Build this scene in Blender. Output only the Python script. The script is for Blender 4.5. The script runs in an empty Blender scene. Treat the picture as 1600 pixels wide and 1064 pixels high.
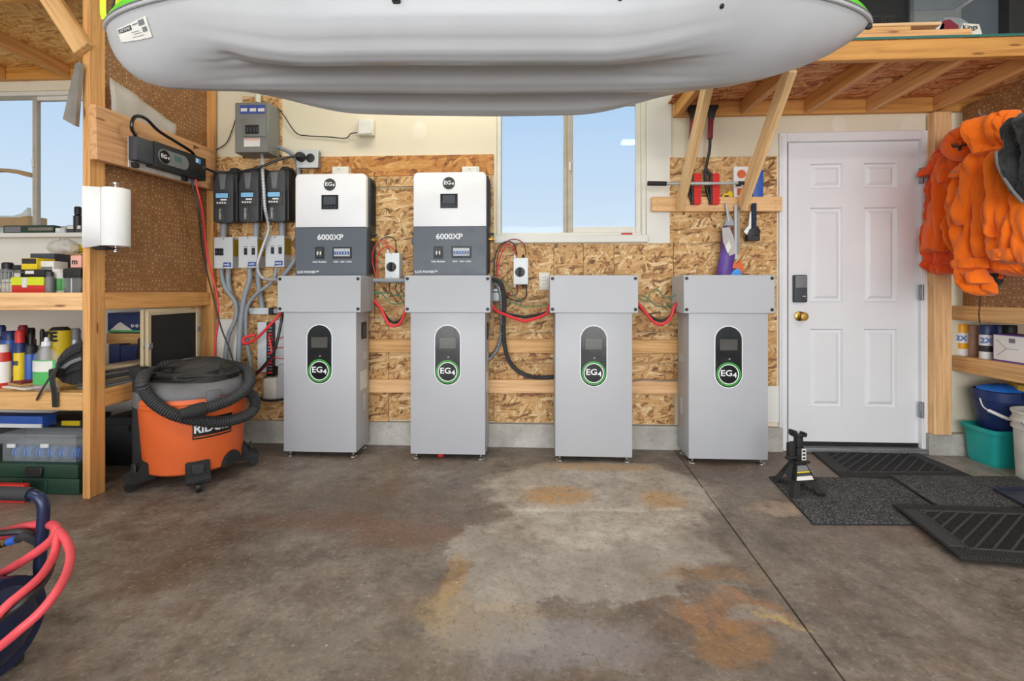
import bpy, bmesh, math, random
from mathutils import Vector, Matrix, Euler, noise as mnoise
random.seed(7)
PI = math.pi
# ---------------------------------------------------------------- camera
F = 740.0; H = 1.04; HY = 456.0; TH = math.atan(0.052)     # focal length (px of a 1600 frame), eye height, horizon row, yaw to the left
scene = bpy.context.scene
COL = scene.collection
cam_d = bpy.data.cameras.new('camera'); cam = bpy.data.objects.new('camera', cam_d); COL.objects.link(cam)
cam_d.sensor_width = 36; cam_d.lens = F/1600*36; cam_d.shift_y = -(532-HY)/1600; cam_d.clip_start = 0.05
cam.location = (0, 0, H); cam.rotation_euler = (PI/2, 0, TH)
scene.camera = cam
# ---------------------------------------------------------------- sky
w = bpy.data.worlds.new('sky'); scene.world = w; w.use_nodes = True
nt = w.node_tree; nt.nodes.clear()
n_out = nt.nodes.new('ShaderNodeOutputWorld'); n_bg = nt.nodes.new('ShaderNodeBackground')
n_tc = nt.nodes.new('ShaderNodeTexCoord'); n_sep = nt.nodes.new('ShaderNodeSeparateXYZ'); n_rmp = nt.nodes.new('ShaderNodeValToRGB')
nt.links.new(n_tc.outputs['Generated'], n_sep.inputs[0]); nt.links.new(n_sep.outputs['Z'], n_rmp.inputs[0])
nt.links.new(n_rmp.outputs[0], n_bg.inputs[0]); nt.links.new(n_bg.outputs[0], n_out.inputs[0])
e = n_rmp.color_ramp.elements
e[0].position = 0.0; e[0].color = (0.80, 0.90, 1.0, 1); e[1].position = 0.40; e[1].color = (0.46, 0.69, 0.97, 1)
el = n_rmp.color_ramp.elements.new(0.13); el.color = (0.72, 0.86, 1.0, 1)
n_bg.inputs[1].default_value = 1.05
# ---------------------------------------------------------------- lights: daylight through the open garage door behind the camera, and unseen ceiling lamps added to lift the interior
def area(name, loc, rot, sx, sy, power, col):
    l = bpy.data.lights.new(name, 'AREA'); l.shape = 'RECTANGLE'; l.size = sx; l.size_y = sy; l.energy = power; l.color = col
    o = bpy.data.objects.new(name, l); COL.objects.link(o); o.location = loc; o.rotation_euler = rot
    return o
area('daylight_through_garage_door', (0, -3.4, 1.25), (PI/2, 0, 0), 5.4, 2.3, 250, (1.0, 0.99, 0.97))
for lx, ly in ((-1.9, 0.4), (1.7, 0.4)):
    area('added_ceiling_fill', (lx, ly, 2.94), (0, 0, 0), 1.25, 0.22, 24, (1.0, 0.95, 0.87))
area('added_ceiling_fill', (-0.6, 2.72, 2.94), (0, 0, 0), 1.25, 0.22, 17, (1.0, 0.93, 0.82))
scene.view_settings.view_transform = 'Standard'; scene.view_settings.look = 'None'
scene.view_settings.gamma = 1; scene.view_settings.use_curve_mapping = False
scene.view_settings.exposure = -0.10
# ---------------------------------------------------------------- measuring: a photograph pixel and one known coordinate give a place in the room
cT, sT = math.cos(TH), math.sin(TH)
def ray(px, py):
    a = (px-800)/F; b = (HY-py)/F
    return Vector((-sT+a*cT, cT+a*sT, b))
def atY(px, py, Y):
    d = ray(px, py); t = Y/d.y; return Vector((d.x*t, Y, H+d.z*t))
def atX(px, py, X):
    d = ray(px, py); t = X/d.x; return Vector((X, d.y*t, H+d.z*t))
def atZ(px, py, Z):
    d = ray(px, py); t = (Z-H)/d.z; return Vector((d.x*t, d.y*t, Z))
def XP(px, Y): return atY(px, HY, Y).x
def ZP(px, py, Y): return atY(px, py, Y).z
# ---------------------------------------------------------------- objects
WM = {}
CUR = Matrix.Identity(4)
def link(o, parent=None, mw=None):
    COL.objects.link(o)
    mw = CUR @ (mw if mw is not None else Matrix.Identity(4))
    WM[o.name] = mw
    if parent is not None:
        o.parent = parent; o.matrix_parent_inverse = WM[parent.name].inverted()
    o.matrix_basis = mw
    return o
def tag(o, label=None, cat=None, group=None, kind=None):
    if label: o['label'] = label
    if cat: o['category'] = cat
    if group: o['group'] = group
    if kind: o['kind'] = kind
    return o
def thing(name, label, cat, loc=(0, 0, 0), group=None, rot=None):
    o = bpy.data.objects.new(name, None); o.empty_display_size = 0.05
    m = Matrix.Translation(loc)
    if rot: m = m @ Euler(rot).to_matrix().to_4x4()
    link(o, None, m)
    return tag(o, label, cat, group)
def struct(name, loc=(0, 0, 0)):
    o = bpy.data.objects.new(name, None); o.empty_display_size = 0.05; link(o, None, Matrix.Translation(loc)); o['kind'] = 'structure'; return o
def dup(o, D, parent=None, label=None):
    c = o.copy(); COL.objects.link(c)
    if parent is None:
        c.matrix_basis = D @ o.matrix_basis; WM[c.name] = D @ WM[o.name]
        if label: c['label'] = label
    else:
        c.parent = parent; c.matrix_parent_inverse = o.matrix_parent_inverse.copy(); c.matrix_basis = o.matrix_basis.copy()
    for ch in o.children: dup(ch, D, c)
    return c
def fin(name, bm, mat, parent=None, mw=None, smooth=False, recenter=True):
    bmesh.ops.recalc_face_normals(bm, faces=bm.faces[:])
    if mw is None: mw = Matrix.Identity(4)
    if recenter and len(bm.verts):
        lo = Vector((min(v.co[i] for v in bm.verts) for i in range(3))); hi = Vector((max(v.co[i] for v in bm.verts) for i in range(3)))
        c = (lo+hi)/2
        for v in bm.verts: v.co -= c
        mw = mw @ Matrix.Translation(c)
    me = bpy.data.meshes.new(name); bm.to_mesh(me); bm.free()
    if smooth:
        me.shade_smooth()
        try: me.set_sharp_from_angle(angle=math.radians(40))
        except Exception: pass
    me.materials.append(mat)
    o = bpy.data.objects.new(name, me)
    return link(o, parent, mw)
def bxb(bm, x0, x1, y0, y1, z0, z1, bev=0, seg=1, mat=None):
    r = bmesh.ops.create_cube(bm, size=1)
    vs = r['verts']
    for v in vs:
        v.co = Vector(((x0+x1)/2+v.co.x*(x1-x0), (y0+y1)/2+v.co.y*(y1-y0), (z0+z1)/2+v.co.z*(z1-z0)))
    if bev > 0:
        es = list({e for v in vs for e in v.link_edges})
        bev = min(bev, 0.45*min(abs(x1-x0), abs(y1-y0), abs(z1-z0)))
        bmesh.ops.bevel(bm, geom=es, offset=bev, segments=seg, profile=0.6, affect='EDGES')
    return vs
def box(name, x0, x1, y0, y1, z0, z1, mat, parent=None, bev=0.0, seg=1, mw=None):
    bm = bmesh.new(); bxb(bm, x0, x1, y0, y1, z0, z1, bev, seg)
    return fin(name, bm, mat, parent, mw, smooth=bev > 0)
def pbox(name, px0, py0, px1, py1, Yf, depth, mat, parent=None, bev=0.0, seg=1):
    """a box whose front face at depth Yf fills the pixel rectangle"""
    m = (px0+px1)/2
    return box(name, XP(px0, Yf), XP(px1, Yf), Yf, Yf+depth, ZP(m, py1, Yf), ZP(m, py0, Yf), mat, parent, bev, seg)
def lumber(name, p0, p1, wid, thk, mat, parent=None, up=(0, 0, 1), bev=0.003):
    """a piece of timber from p0 to p1 (centre line); wid along 'up', thk across"""
    p0 = Vector(p0); p1 = Vector(p1); x = (p1-p0); L = x.length; x.normalize()
    u = Vector(up); y = u.cross(x).normalized(); z = x.cross(y)
    mw = Matrix((x, y, z)).transposed().to_4x4(); mw.translation = (p0+p1)/2
    bm = bmesh.new(); bxb(bm, -L/2, L/2, -thk/2, thk/2, -wid/2, wid/2, bev)
    return fin(name, bm, mat, parent, mw, recenter=False)
def spline(pts, n=10, closed=False):
    P = [Vector(p) for p in pts]; out = []
    N = len(P)
    rng = range(N if closed else N-1)
    for i in rng:
        a = P[(i-1) % N] if (closed or i > 0) else P[0]*2-P[1]
        b = P[i]; c = P[(i+1) % N]
        d = P[(i+2) % N] if (closed or i+2 < N) else P[-1]*2-P[-2]
        for k in range(n):
            t = k/n
            out.append(0.5*((2*b)+(c-a)*t+(2*a-5*b+4*c-d)*t*t+(3*b-a-3*c+d)*t**3))
    if not closed: out.append(P[-1])
    return out
def sweep(bm, P, rad, seg=8, closed=False, caps=True, flat=None):
    """round tube along points; rad is a number or f(i); flat=(axis vector, ratio) squashes it"""
    N = len(P); rings = []
    T = []
    for i in range(N):
        a = P[(i-1) % N] if (closed or i > 0) else P[i]; b = P[(i+1) % N] if (closed or i < N-1) else P[i]
        t = (b-a); t = t.normalized() if t.length > 1e-9 else Vector((0, 0, 1)); T.append(t)
    nrm = T[0].orthogonal().normalized()
    if flat: 
        nrm = (flat[0]-T[0]*flat[0].dot(T[0])).normalized()
    for i in range(N):
        nrm = (nrm-T[i]*nrm.dot(T[i])).normalized(); bi = T[i].cross(nrm)
        r = rad(i) if callable(rad) else rad
        rr = []
        for k in range(seg):
            an = 2*PI*k/seg
            rr.append(bm.verts.new(P[i]+nrm*math.cos(an)*r*(flat[1] if flat else 1)+bi*math.sin(an)*r))
        rings.append(rr)
    for i in range(N if closed else N-1):
        A = rings[i]; B = rings[(i+1) % N]
        for k in range(seg): bm.faces.new((A[k], A[(k+1) % seg], B[(k+1) % seg], B[k]))
    if caps and not closed:
        bm.faces.new(rings[0][::-1]); bm.faces.new(rings[-1])
def tube(name, pts, r, mat, parent=None, n=8, seg=8, closed=False, smooth_pts=True, flat=None):
    P = spline(pts, n, closed) if smooth_pts else [Vector(p) for p in pts]
    bm = bmesh.new(); sweep(bm, P, r, seg, closed, True, flat)
    return fin(name, bm, mat, parent, smooth=True)
def lat(bm, prof, c=(0, 0, 0), seg=24, axis='Z', sx=1.0, sy=1.0):
    """turn (radius, height) pairs about an axis through c"""
    c = Vector(c); rings = []
    def pt(r, h, an):
        a, b = r*math.cos(an)*sx, r*math.sin(an)*sy
        v = {'Z': (a, b, h), 'Y': (a, h, b), 'X': (h, a, b)}[axis]
        return c+Vector(v)
    for r, h in prof:
        if r < 1e-6: rings.append([bm.verts.new(pt(0, h, 0))])
        else: rings.append([bm.verts.new(pt(r, h, 2*PI*k/seg)) for k in range(seg)])
    for A, B in zip(rings, rings[1:]):
        for k in range(seg):
            k2 = (k+1) % seg
            if len(A) == 1 and len(B) == 1: continue
            if len(A) == 1: bm.faces.new((A[0], B[k], B[k2]))
            elif len(B) == 1: bm.faces.new((A[k], A[k2], B[0]))
            else: bm.faces.new((A[k], A[k2], B[k2], B[k]))
    if len(rings[0]) > 1: bm.faces.new(rings[0][::-1])
    if len(rings[-1]) > 1: bm.faces.new(rings[-1])
def lathe(name, prof, c, mat, parent=None, seg=24, axis='Z', sx=1.0, sy=1.0):
    bm = bmesh.new(); lat(bm, prof, c, seg, axis, sx, sy)
    return fin(name, bm, mat, parent, smooth=True)
def prism(name, poly, d0, d1, mat, parent=None, plane='XZ', bev=0.0, smooth=False):
    """polygon in a plane (XZ, YZ or XY) extruded between d0 and d1 along the third axis"""
    bm = bmesh.new()
    def v(p, d): return {'XZ': (p[0], d, p[1]), 'YZ': (d, p[0], p[1]), 'XY': (p[0], p[1], d)}[plane]
    A = [bm.verts.new(v(p, d0)) for p in poly]; B = [bm.verts.new(v(p, d1)) for p in poly]; n = len(poly)
    fa = bm.faces.new(A); fb = bm.faces.new(B[::-1])
    for i in range(n): bm.faces.new((A[i], A[(i+1) % n], B[(i+1) % n], B[i]))
    bmesh.ops.recalc_face_normals(bm, faces=bm.faces[:])
    if bev > 0:
        es = [e for e in bm.edges if (e in fa.edges or e in fb.edges)]
        bmesh.ops.bevel(bm, geom=es, offset=bev, segments=2, profile=0.6, affect='EDGES')
    if n > 4: bmesh.ops.triangulate(bm, faces=[f for f in bm.faces if len(f.verts) > 6])
    return fin(name, bm, mat, parent, smooth=smooth or bev > 0)
def pprism(name, poly, Y, depth, mat, parent=None, bev=0.0):
    """outline measured in pixels on the plane at depth Y, with real thickness behind it"""
    return prism(name, [((p := atY(a, b, Y)).x, p.z) for a, b in poly], Y, Y+depth, mat, parent, 'XZ', bev)
def loft(name, rings, mat, parent=None, closed=True, caps=True, smooth=True):
    bm = bmesh.new(); R = [[bm.verts.new(p) for p in r] for r in rings]
    for A, B in zip(R, R[1:]):
        n = len(A)
        for k in range(n if closed else n-1): bm.faces.new((A[k], A[(k+1) % n], B[(k+1) % n], B[k]))
    if caps and closed: bm.faces.new(R[0][::-1]); bm.faces.new(R[-1])
    return fin(name, bm, mat, parent, smooth=smooth)
def rrect(cx, cy, w, h, r, n=4):
    out = []
    for qx, qy, a0 in ((1, 1, 0), (-1, 1, 90), (-1, -1, 180), (1, -1, 270)):
        for k in range(n+1):
            a = math.radians(a0+90*k/n); out.append((cx+qx*(w/2-r)+r*math.cos(a), cy+qy*(h/2-r)+r*math.sin(a)))
    return out
def circ(cx, cy, r, n=20): return [(cx+r*math.cos(2*PI*k/n), cy+r*math.sin(2*PI*k/n)) for k in range(n)]
FR = Matrix(((1, 0, 0, 0), (0, 0, -1, 0), (0, 1, 0, 0), (0, 0, 0, 1)))      # print on a face that looks towards -Y
def text(s, size, loc, mat, parent, mw=None, bold=0.0, name='lettering', sx=1.0, align='CENTER', ext=0.0008):
    cu = bpy.data.curves.new(name, 'FONT'); cu.body = s; cu.size = size; cu.align_x = align; cu.align_y = 'CENTER'; cu.extrude = ext; cu.offset = bold; cu.resolution_u = 3
    t = bpy.data.objects.new(name, cu); me = bpy.data.meshes.new_from_object(t)
    bpy.data.objects.remove(t); bpy.data.curves.remove(cu)
    me.name = name; me.materials.append(mat)
    o = bpy.data.objects.new(name, me)
    m = Matrix.Translation(loc) @ (FR if mw is None else mw) @ Matrix.Diagonal((sx, 1, 1, 1))
    return link(o, parent, m)
# ---------------------------------------------------------------- materials
def lin(h):
    h = h.lstrip('#'); c = [int(h[i:i+2], 16)/255 for i in (0, 2, 4)]
    return tuple((x/12.92 if x <= 0.04045 else ((x+0.055)/1.055)**2.4) for x in c)+(1,)
class NT:
    def __init__(s, name):
        s.m = bpy.data.materials.new(name); s.m.use_nodes = True; s.t = s.m.node_tree; s.t.nodes.clear()
        s.out = s.n('ShaderNodeOutputMaterial'); s.p = s.n('ShaderNodeBsdfPrincipled'); s.l(s.p.outputs[0], s.out.inputs[0])
    def n(s, ty, **kw):
        x = s.t.nodes.new(ty)
        for k, v in kw.items(): setattr(x, k, v)
        return x
    def l(s, a, b): s.t.links.new(a, b)
    def inp(s, node, i, v):
        if hasattr(v, 'is_linked'): s.l(v, node.inputs[i])
        else: node.inputs[i].default_value = v
    def coord(s, kind='Object'): return s.n('ShaderNodeTexCoord').outputs[kind]
    def pos(s): return s.n('ShaderNodeNewGeometry').outputs['Position']
    def map(s, v, scale=(1, 1, 1), rot=(0, 0, 0), loc=(0, 0, 0)):
        m = s.n('ShaderNodeMapping'); s.l(v, m.inputs[0]); m.inputs[1].default_value = loc; m.inputs[2].default_value = rot; m.inputs[3].default_value = scale; return m.outputs[0]
    def noise(s, v, sc, det=4, rough=0.55, out='Fac'):
        x = s.n('ShaderNodeTexNoise'); s.l(v, x.inputs['Vector']); x.inputs['Scale'].default_value = sc; x.inputs['Detail'].default_value = det; x.inputs['Roughness'].default_value = rough; return x.outputs[out]
    def voro(s, v, sc, out='Distance', feature='F1', rnd=1):
        x = s.n('ShaderNodeTexVoronoi', feature=feature); s.l(v, x.inputs['Vector']); x.inputs['Scale'].default_value = sc; x.inputs['Randomness'].default_value = rnd; return x.outputs[out]
    def math(s, op, a, b=None, c=None, clamp=False):
        x = s.n('ShaderNodeMath', operation=op); x.use_clamp = clamp; s.inp(x, 0, a)
        if b is not None: s.inp(x, 1, b)
        if c is not None: s.inp(x, 2, c)
        return x.outputs[0]
    def vmath(s, op, a, b=None):
        x = s.n('ShaderNodeVectorMath', operation=op); s.inp(x, 0, a)
        if b is not None: s.inp(x, 1, b)
        return x.outputs['Value' if op in ('LENGTH', 'DISTANCE', 'DOT_PRODUCT') else 'Vector']
    def rng(s, v, a, b, c=0.0, d=1.0, smooth=True):
        x = s.n('ShaderNodeMapRange'); x.interpolation_type = 'SMOOTHSTEP' if smooth else 'LINEAR'; s.inp(x, 0, v)
        for i, k in enumerate((a, b, c, d)): x.inputs[i+1].default_value = k
        return x.outputs[0]
    def ramp(s, v, stops, interp='LINEAR'):
        x = s.n('ShaderNodeValToRGB'); s.inp(x, 0, v); cr = x.color_ramp; cr.interpolation = interp
        while len(cr.elements) < len(stops): cr.elements.new(0.5)
        for el, (p, c) in zip(cr.elements, stops): el.position = p; el.color = lin(c) if isinstance(c, str) else c
        return x.outputs[0]
    def mix(s, f, a, b, mode='MIX'):
        x = s.n('ShaderNodeMix', data_type='RGBA', blend_type=mode); s.inp(x, 0, f)
        for i, v in ((6, a), (7, b)):
            if isinstance(v, str): v = lin(v)
            s.inp(x, i, v)
        return x.outputs[2]
    def sep(s, v):
        x = s.n('ShaderNodeSeparateXYZ'); s.l(v, x.inputs[0]); return x.outputs
    def bump(s, h, strength=0.3, dist=0.01):
        x = s.n('ShaderNodeBump'); s.l(h, x.inputs['Height']); x.inputs['Strength'].default_value = strength; x.inputs['Distance'].default_value = dist; s.l(x.outputs[0], s.p.inputs['Normal'])
    def col(s, c): s.inp(s.p, 'Base Color', lin(c) if isinstance(c, str) else c); return s
    def rough(s, r): s.inp(s.p, 'Roughness', r); return s
def plain(name, c, rough=0.5, metal=0.0, var=0.08, sc=14, bump=0.0, coat=0.0, bsc=None):
    t = NT(name); v = t.coord()
    n = t.noise(v, sc, 5)
    base = lin(c); lo = tuple(x*(1-var) for x in base[:3])+(1,); hi = tuple(min(1, x*(1+var)) for x in base[:3])+(1,)
    t.col(t.ramp(n, [(0.3, lo), (0.7, hi)])); t.rough(t.rng(n, 0.3, 0.7, max(0.02, rough-0.05), min(1, rough+0.05)))
    t.p.inputs['Metallic'].default_value = metal
    if coat: t.p.inputs['Coat Weight'].default_value = coat
    if bump: t.bump(t.noise(v, bsc or sc*6, 4), bump, 0.004)
    return t.m
def pine(name, a, b, knot='#7a4a22', tint=None):
    t = NT(name); v = t.coord(); rnd = t.n('ShaderNodeObjectInfo').outputs['Random']
    off = t.n('ShaderNodeCombineXYZ'); t.l(t.math('MULTIPLY', rnd, 37.0), off.inputs[0]); t.l(t.math('MULTIPLY', rnd, 11.0), off.inputs[1]); t.l(t.math('MULTIPLY', rnd, 5.0), off.inputs[2])
    v = t.vmath('ADD', v, off.outputs[0])
    wob = t.noise(t.map(v, (1.2, 5, 5)), 1.0, 3, 0.5, 'Color')
    v2 = t.vmath('ADD', v, t.vmath('MULTIPLY', t.vmath('SUBTRACT', wob, (0.5, 0.5, 0.5)), (0.0, 0.05, 0.05)))
    g1 = t.noise(t.map(v2, (1.6, 46, 46)), 1.0, 3, 0.6)
    g2 = t.noise(t.map(v2, (4, 170, 170)), 1.0, 2, 0.5)
    g = t.math('ADD', t.math('MULTIPLY', g1, 0.75), t.math('MULTIPLY', g2, 0.25))
    c = t.ramp(g, [(0.34, b), (0.5, a), (0.64, tuple(min(1, x*1.15) for x in lin(a)[:3])+(1,))])
    kd = t.voro(t.map(v, (2.6, 13, 13)), 1.0)
    c = t.mix(t.rng(kd, 0.05, 0.11, 0.85, 0.0), c, knot)
    hs = t.n('ShaderNodeHueSaturation'); t.l(c, hs.inputs['Color']); t.l(t.rng(rnd, 0, 1, 0.86, 1.12, False), hs.inputs['Value']); t.l(t.rng(rnd, 0, 1, 1.08, 0.92, False), hs.inputs['Saturation'])
    t.col(hs.outputs[0]); t.rough(0.55); t.bump(g, 0.12, 0.003)
    return t.m
def osb(name, stops, normal='Y', fl=(10.5, 54)):
    t = NT(name); v0 = t.coord(); rnd = t.n('ShaderNodeObjectInfo').outputs['Random']
    off = t.n('ShaderNodeCombineXYZ'); t.l(t.math('MULTIPLY', rnd, 23.0), off.inputs[0]); t.l(t.math('MULTIPLY', rnd, 9.0), off.inputs[1 if normal == 'Z' else 2])
    v0 = t.vmath('ADD', v0, off.outputs[0])
    wob = t.noise(v0, 9.0, 3, 0.5, 'Color')
    v = t.vmath('ADD', v0, t.vmath('MULTIPLY', t.vmath('SUBTRACT', wob, (0.5, 0.5, 0.5)), (0.05, 0.05, 0.05)))
    vals = []
    for ang, k in ((8, 1.0), (58, 1.2), (-41, 0.85), (-78, 1.35)):
        r = (0, math.radians(ang), 0) if normal == 'Y' else (0, 0, math.radians(ang))
        sc = (fl[0]*k, 0.01, fl[1]*k) if normal == 'Y' else (fl[0]*k, fl[1]*k, 0.01)
        m1 = t.map(v, (1, 1, 1), r); m2 = t.map(m1, sc, loc=(ang*0.37, 3.1, ang*0.11))
        cc = t.n('ShaderNodeSeparateColor'); t.l(t.voro(m2, 1.0, 'Color'), cc.inputs[0]); vals.append((cc.outputs[0], cc.outputs[1]))
    cur = vals[3][0]
    for val, sel in (vals[2], vals[1], vals[0]):
        mx = t.n('ShaderNodeMix', data_type='FLOAT'); t.l(t.math('GREATER_THAN', sel, 0.56), mx.inputs[0]); t.l(cur, mx.inputs[2]); t.l(val, mx.inputs[3]); cur = mx.outputs[0]
    fine = t.noise(t.map(v, (18, 18, 70) if normal == 'Y' else (18, 70, 18)), 1.0, 4, 0.65)
    f = t.math('ADD', t.math('MULTIPLY', cur, 0.72), t.math('MULTIPLY', t.rng(fine, 0.3, 0.7), 0.28))
    t.col(t.ramp(f, stops)); t.rough(0.62); t.bump(f, 0.25, 0.003)
    return t.m
OSBS = [(0.12, '#684526'), (0.24, '#a07243'), (0.40, '#be9059'), (0.64, '#cca26c'), (0.84, '#dcbd8c'), (0.97, '#ead6b2')]
M = {}
M['pine'] = pine('pine_lumber', '#dcae78', '#c08d58')
M['pine_warm'] = pine('pine_lumber_orange', '#d29a5a', '#b47a42')
M['pine_pale'] = pine('pine_lumber_pale', '#e3bd8c', '#cfa16a')
M['pine_old'] = pine('pine_plank_aged', '#c89462', '#aa7444')
M['osb'] = osb('oriented_strand_board', OSBS)
M['osb_old'] = osb('oriented_strand_board_aged', [(0.1, '#6f3f17'), (0.3, '#a4692f'), (0.55, '#b97d3e'), (0.8, '#c58f4e'), (0.97, '#d6a968')], fl=(7, 30))
M['osb_deck'] = osb('oriented_strand_deck_warm_lit', [(0.12, '#7a4526'), (0.28, '#bb6f3f'), (0.5, '#d18c57'), (0.75, '#dda46f'), (0.95, '#e8c090')], 'Z')  # reddish stops put the warm light on the underside into the board colour
M['osb_deck_l'] = osb('oriented_strand_deck_amber', [(0.1, '#b87836'), (0.35, '#dda75c'), (0.6, '#e8b86f'), (0.95, '#f2d296')], 'Z')
def drywall():
    t = NT('painted_drywall'); v = t.pos()
    n = t.noise(v, 1.3, 4); n2 = t.noise(v, 60, 3)
    t.col(t.ramp(n, [(0.3, '#d8cdb4'), (0.7, '#e2d9c4')])); t.rough(0.75); t.bump(n2, 0.08, 0.003); return t.m
M['drywall'] = drywall()
def dw2():
    t = NT('white_drywall_paint'); v = t.pos(); n = t.noise(v, 2, 4)
    t.col(t.ramp(n, [(0.3, '#d9d8d2'), (0.7, '#e3e2dd')])); t.rough(0.7); return t.m
M['drywall_white'] = dw2()
def conc():
    t = NT('poured_concrete'); v = t.pos()
    a = t.noise(v, 5, 6, 0.6); b = t.noise(v, 45, 4, 0.6); h = t.voro(v, 22)
    c = t.ramp(a, [(0.3, '#9a9690'), (0.5, '#b3afa8'), (0.72, '#c8c5bf')])
    c = t.mix(t.rng(b, 0.5, 0.75, 0, 0.4), c, '#85807a')
    c = t.mix(t.rng(h, 0.04, 0.09, 0.6, 0), c, '#5b5650')
    t.col(c); t.rough(0.85); t.bump(b, 0.35, 0.006); return t.m
M['concrete'] = conc()
def floor_mat():
    t = NT('stained_concrete_floor'); v = t.pos()
    def jit(sc, loc=(0, 0, 0), det=6, ro=0.65): return t.vmath('MULTIPLY', t.vmath('SUBTRACT', t.noise(t.map(v, loc=loc), sc, det, ro, 'Color'), (0.5, 0.5, 0.5)), (1, 1, 0))
    d = jit(2.6); dn = jit(13, (3, 1, 0), 8, 0.72)
    big = t.noise(v, 0.9, 5, 0.6); mid = t.noise(v, 4.2, 9, 0.72); mot = t.noise(t.map(v, loc=(2, 9, 4)), 15, 8, 0.75); fine = t.noise(v, 55, 6, 0.75); red = t.noise(t.map(v, loc=(7, 3, 1)), 1.7, 7, 0.68)
    mm = t.math('ADD', t.math('MULTIPLY', mid, 0.6), t.math('MULTIPLY', mot, 0.4))
    c = t.ramp(mm, [(0.33, '#443c36'), (0.43, '#63594f'), (0.52, '#7b7067'), (0.62, '#91877c'), (0.7, '#a89f94')])
    c = t.mix(t.rng(red, 0.47, 0.62, 0, 0.4), c, '#6d4f3b')
    c = t.mix(t.rng(big, 0.5, 0.66, 0, 0.3), c, '#8d857b')
    def blob(px, py, rx, ry, w=0.1, nz=0.35, inner=0.85, fz=0.12, ang=0.0):
        p = atZ(px, py, 0)
        q = t.vmath('ADD', t.vmath('SUBTRACT', v, tuple(p)), t.vmath('ADD', t.vmath('MULTIPLY', d, (nz, nz, 0)), t.vmath('MULTIPLY', dn, (fz, fz, 0))))
        if ang: q = t.map(q, rot=(0, 0, ang))
        return t.rng(t.vmath('LENGTH', t.vmath('MULTIPLY', q, (1/rx, 1/ry, 0))), inner, 1.0+w, 1, 0)
    def put(m, cc, k):
        nonlocal c
        c = t.mix(t.math('MULTIPLY', m, k), c, cc)
    unev = t.rng(mot, 0.36, 0.58, 0.35, 1.0)
    def stain(m, cc, k): put(t.math('MULTIPLY', m, unev), cc, k)
    pale = t.ramp(mm, [(0.34, '#776c61'), (0.43, '#9e9387'), (0.52, '#b8aea3'), (0.62, '#cdc6bc'), (0.70, '#e0dbd3')])
    smooth = t.ramp(mm, [(0.34, '#857c73'), (0.5, '#a0978e'), (0.66, '#b8b0a7')])
    put(blob(560, 800, 0.75, 0.30, 0.4, 0.6, 0.4), '#5f544b', 0.5)          # dark worn traffic area
    put(blob(300, 860, 0.35, 0.25, 0.5, 0.5, 0.3), '#4f3d30', 0.45)
    put(blob(640, 830, 0.42, 0.10, 0.5, 0.5, 0.3, 0.2), '#7a5440', 0.5)
    put(blob(480, 815, 0.30, 0.10, 0.5, 0.5, 0.3, 0.2), '#6b4636', 0.45)
    put(blob(935, 765, 0.60, 0.42, 0.10, 0.30, 0.85, 0.22), pale, 0.8)       # skim coat in front of the third cabinet
    put(blob(890, 860, 0.48, 0.34, 0.05, 0.7, 0.93, 0.18), smooth, 0.8)
    put(blob(1010, 850, 0.30, 0.18, 0.12, 0.5, 0.8, 0.22), smooth, 0.7)
    put(blob(930, 815, 0.48, 0.20, 0.2, 0.4, 0.7, 0.3), pale, 0.7)
    put(blob(765, 925, 0.20, 0.13, 0.05, 0.35, 0.9, 0.18), smooth, 0.8)
    put(blob(905, 840, 0.36, 0.10, 0.3, 0.3, 0.4, 0.25), pale, 0.7)
    put(blob(770, 985, 0.20, 0.11, 0.1, 0.35, 0.8, 0.2), '#b09f88', 0.6)
    put(blob(860, 1015, 0.28, 0.09, 0.5, 0.4, 0.3, 0.25), '#9a989c', 0.55)
    stain(blob(705, 905, 0.05, 0.16, 0.15, 0.2, 0.7, 0.10), '#aa8656', 0.7)    # rust and yellow stains
    stain(blob(690, 945, 0.09, 0.10, 0.15, 0.2, 0.7, 0.14), '#a88f66', 0.65)
    stain(blob(874, 776, 0.19, 0.13, 0.2, 0.08, 0.55, 0.10), '#b78a49', 0.85)
    stain(blob(1033, 782, 0.13, 0.11, 0.25, 0.08, 0.5, 0.12), '#b48b50', 0.8)
    stain(blob(935, 731, 0.36, 0.07, 0.25, 0.06, 0.6, 0.07), '#ad8752', 0.75)
    stain(blob(1140, 955, 0.19, 0.10, 0.1, 0.35, 0.75, 0.14), '#a67449', 0.62)
    stain(blob(1150, 1000, 0.13, 0.11, 0.1, 0.35, 0.75, 0.14), '#9a703f', 0.62)
    stain(blob(1110, 895, 0.24, 0.07, 0.2, 0.4, 0.5, 0.22), '#987248', 0.55)
    stain(blob(1180, 960, 0.09, 0.04, 0.1, 0.25, 0.75, 0.12), '#8b8580', 0.8)
    stain(blob(1215, 965, 0.09, 0.018, 0.2, 0.2, 0.4, 0.10, 0.5), '#c3a765', 0.7)
    stain(blob(1222, 795, 0.20, 0.08, 0.1, 0.4, 0.6, 0.22), '#b89f8a', 0.65)
    stain(blob(400, 1010, 0.9, 0.16, 0.5, 0.7, 0.3), '#83796d', 0.5)
    stain(blob(1490, 735, 0.5, 0.35, 0.2, 0.2, 0.6), '#a8a198', 0.6)
    vein = t.voro(t.vmath('ADD', v, t.vmath('MULTIPLY', d, (0.5, 0.5, 0))), 2.2, 'Distance', 'DISTANCE_TO_EDGE')
    c = t.mix(t.math('MULTIPLY', t.rng(vein, 0.0, 0.010, 0.5, 0), t.rng(mid, 0.46, 0.6)), c, '#5a4636')
    c = t.mix(t.rng(fine, 0.53, 0.68, 0, 0.55), c, '#3d352e')
    c = t.mix(t.rng(fine, 0.32, 0.45, 0.45, 0), c, '#b9b0a5')
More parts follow.
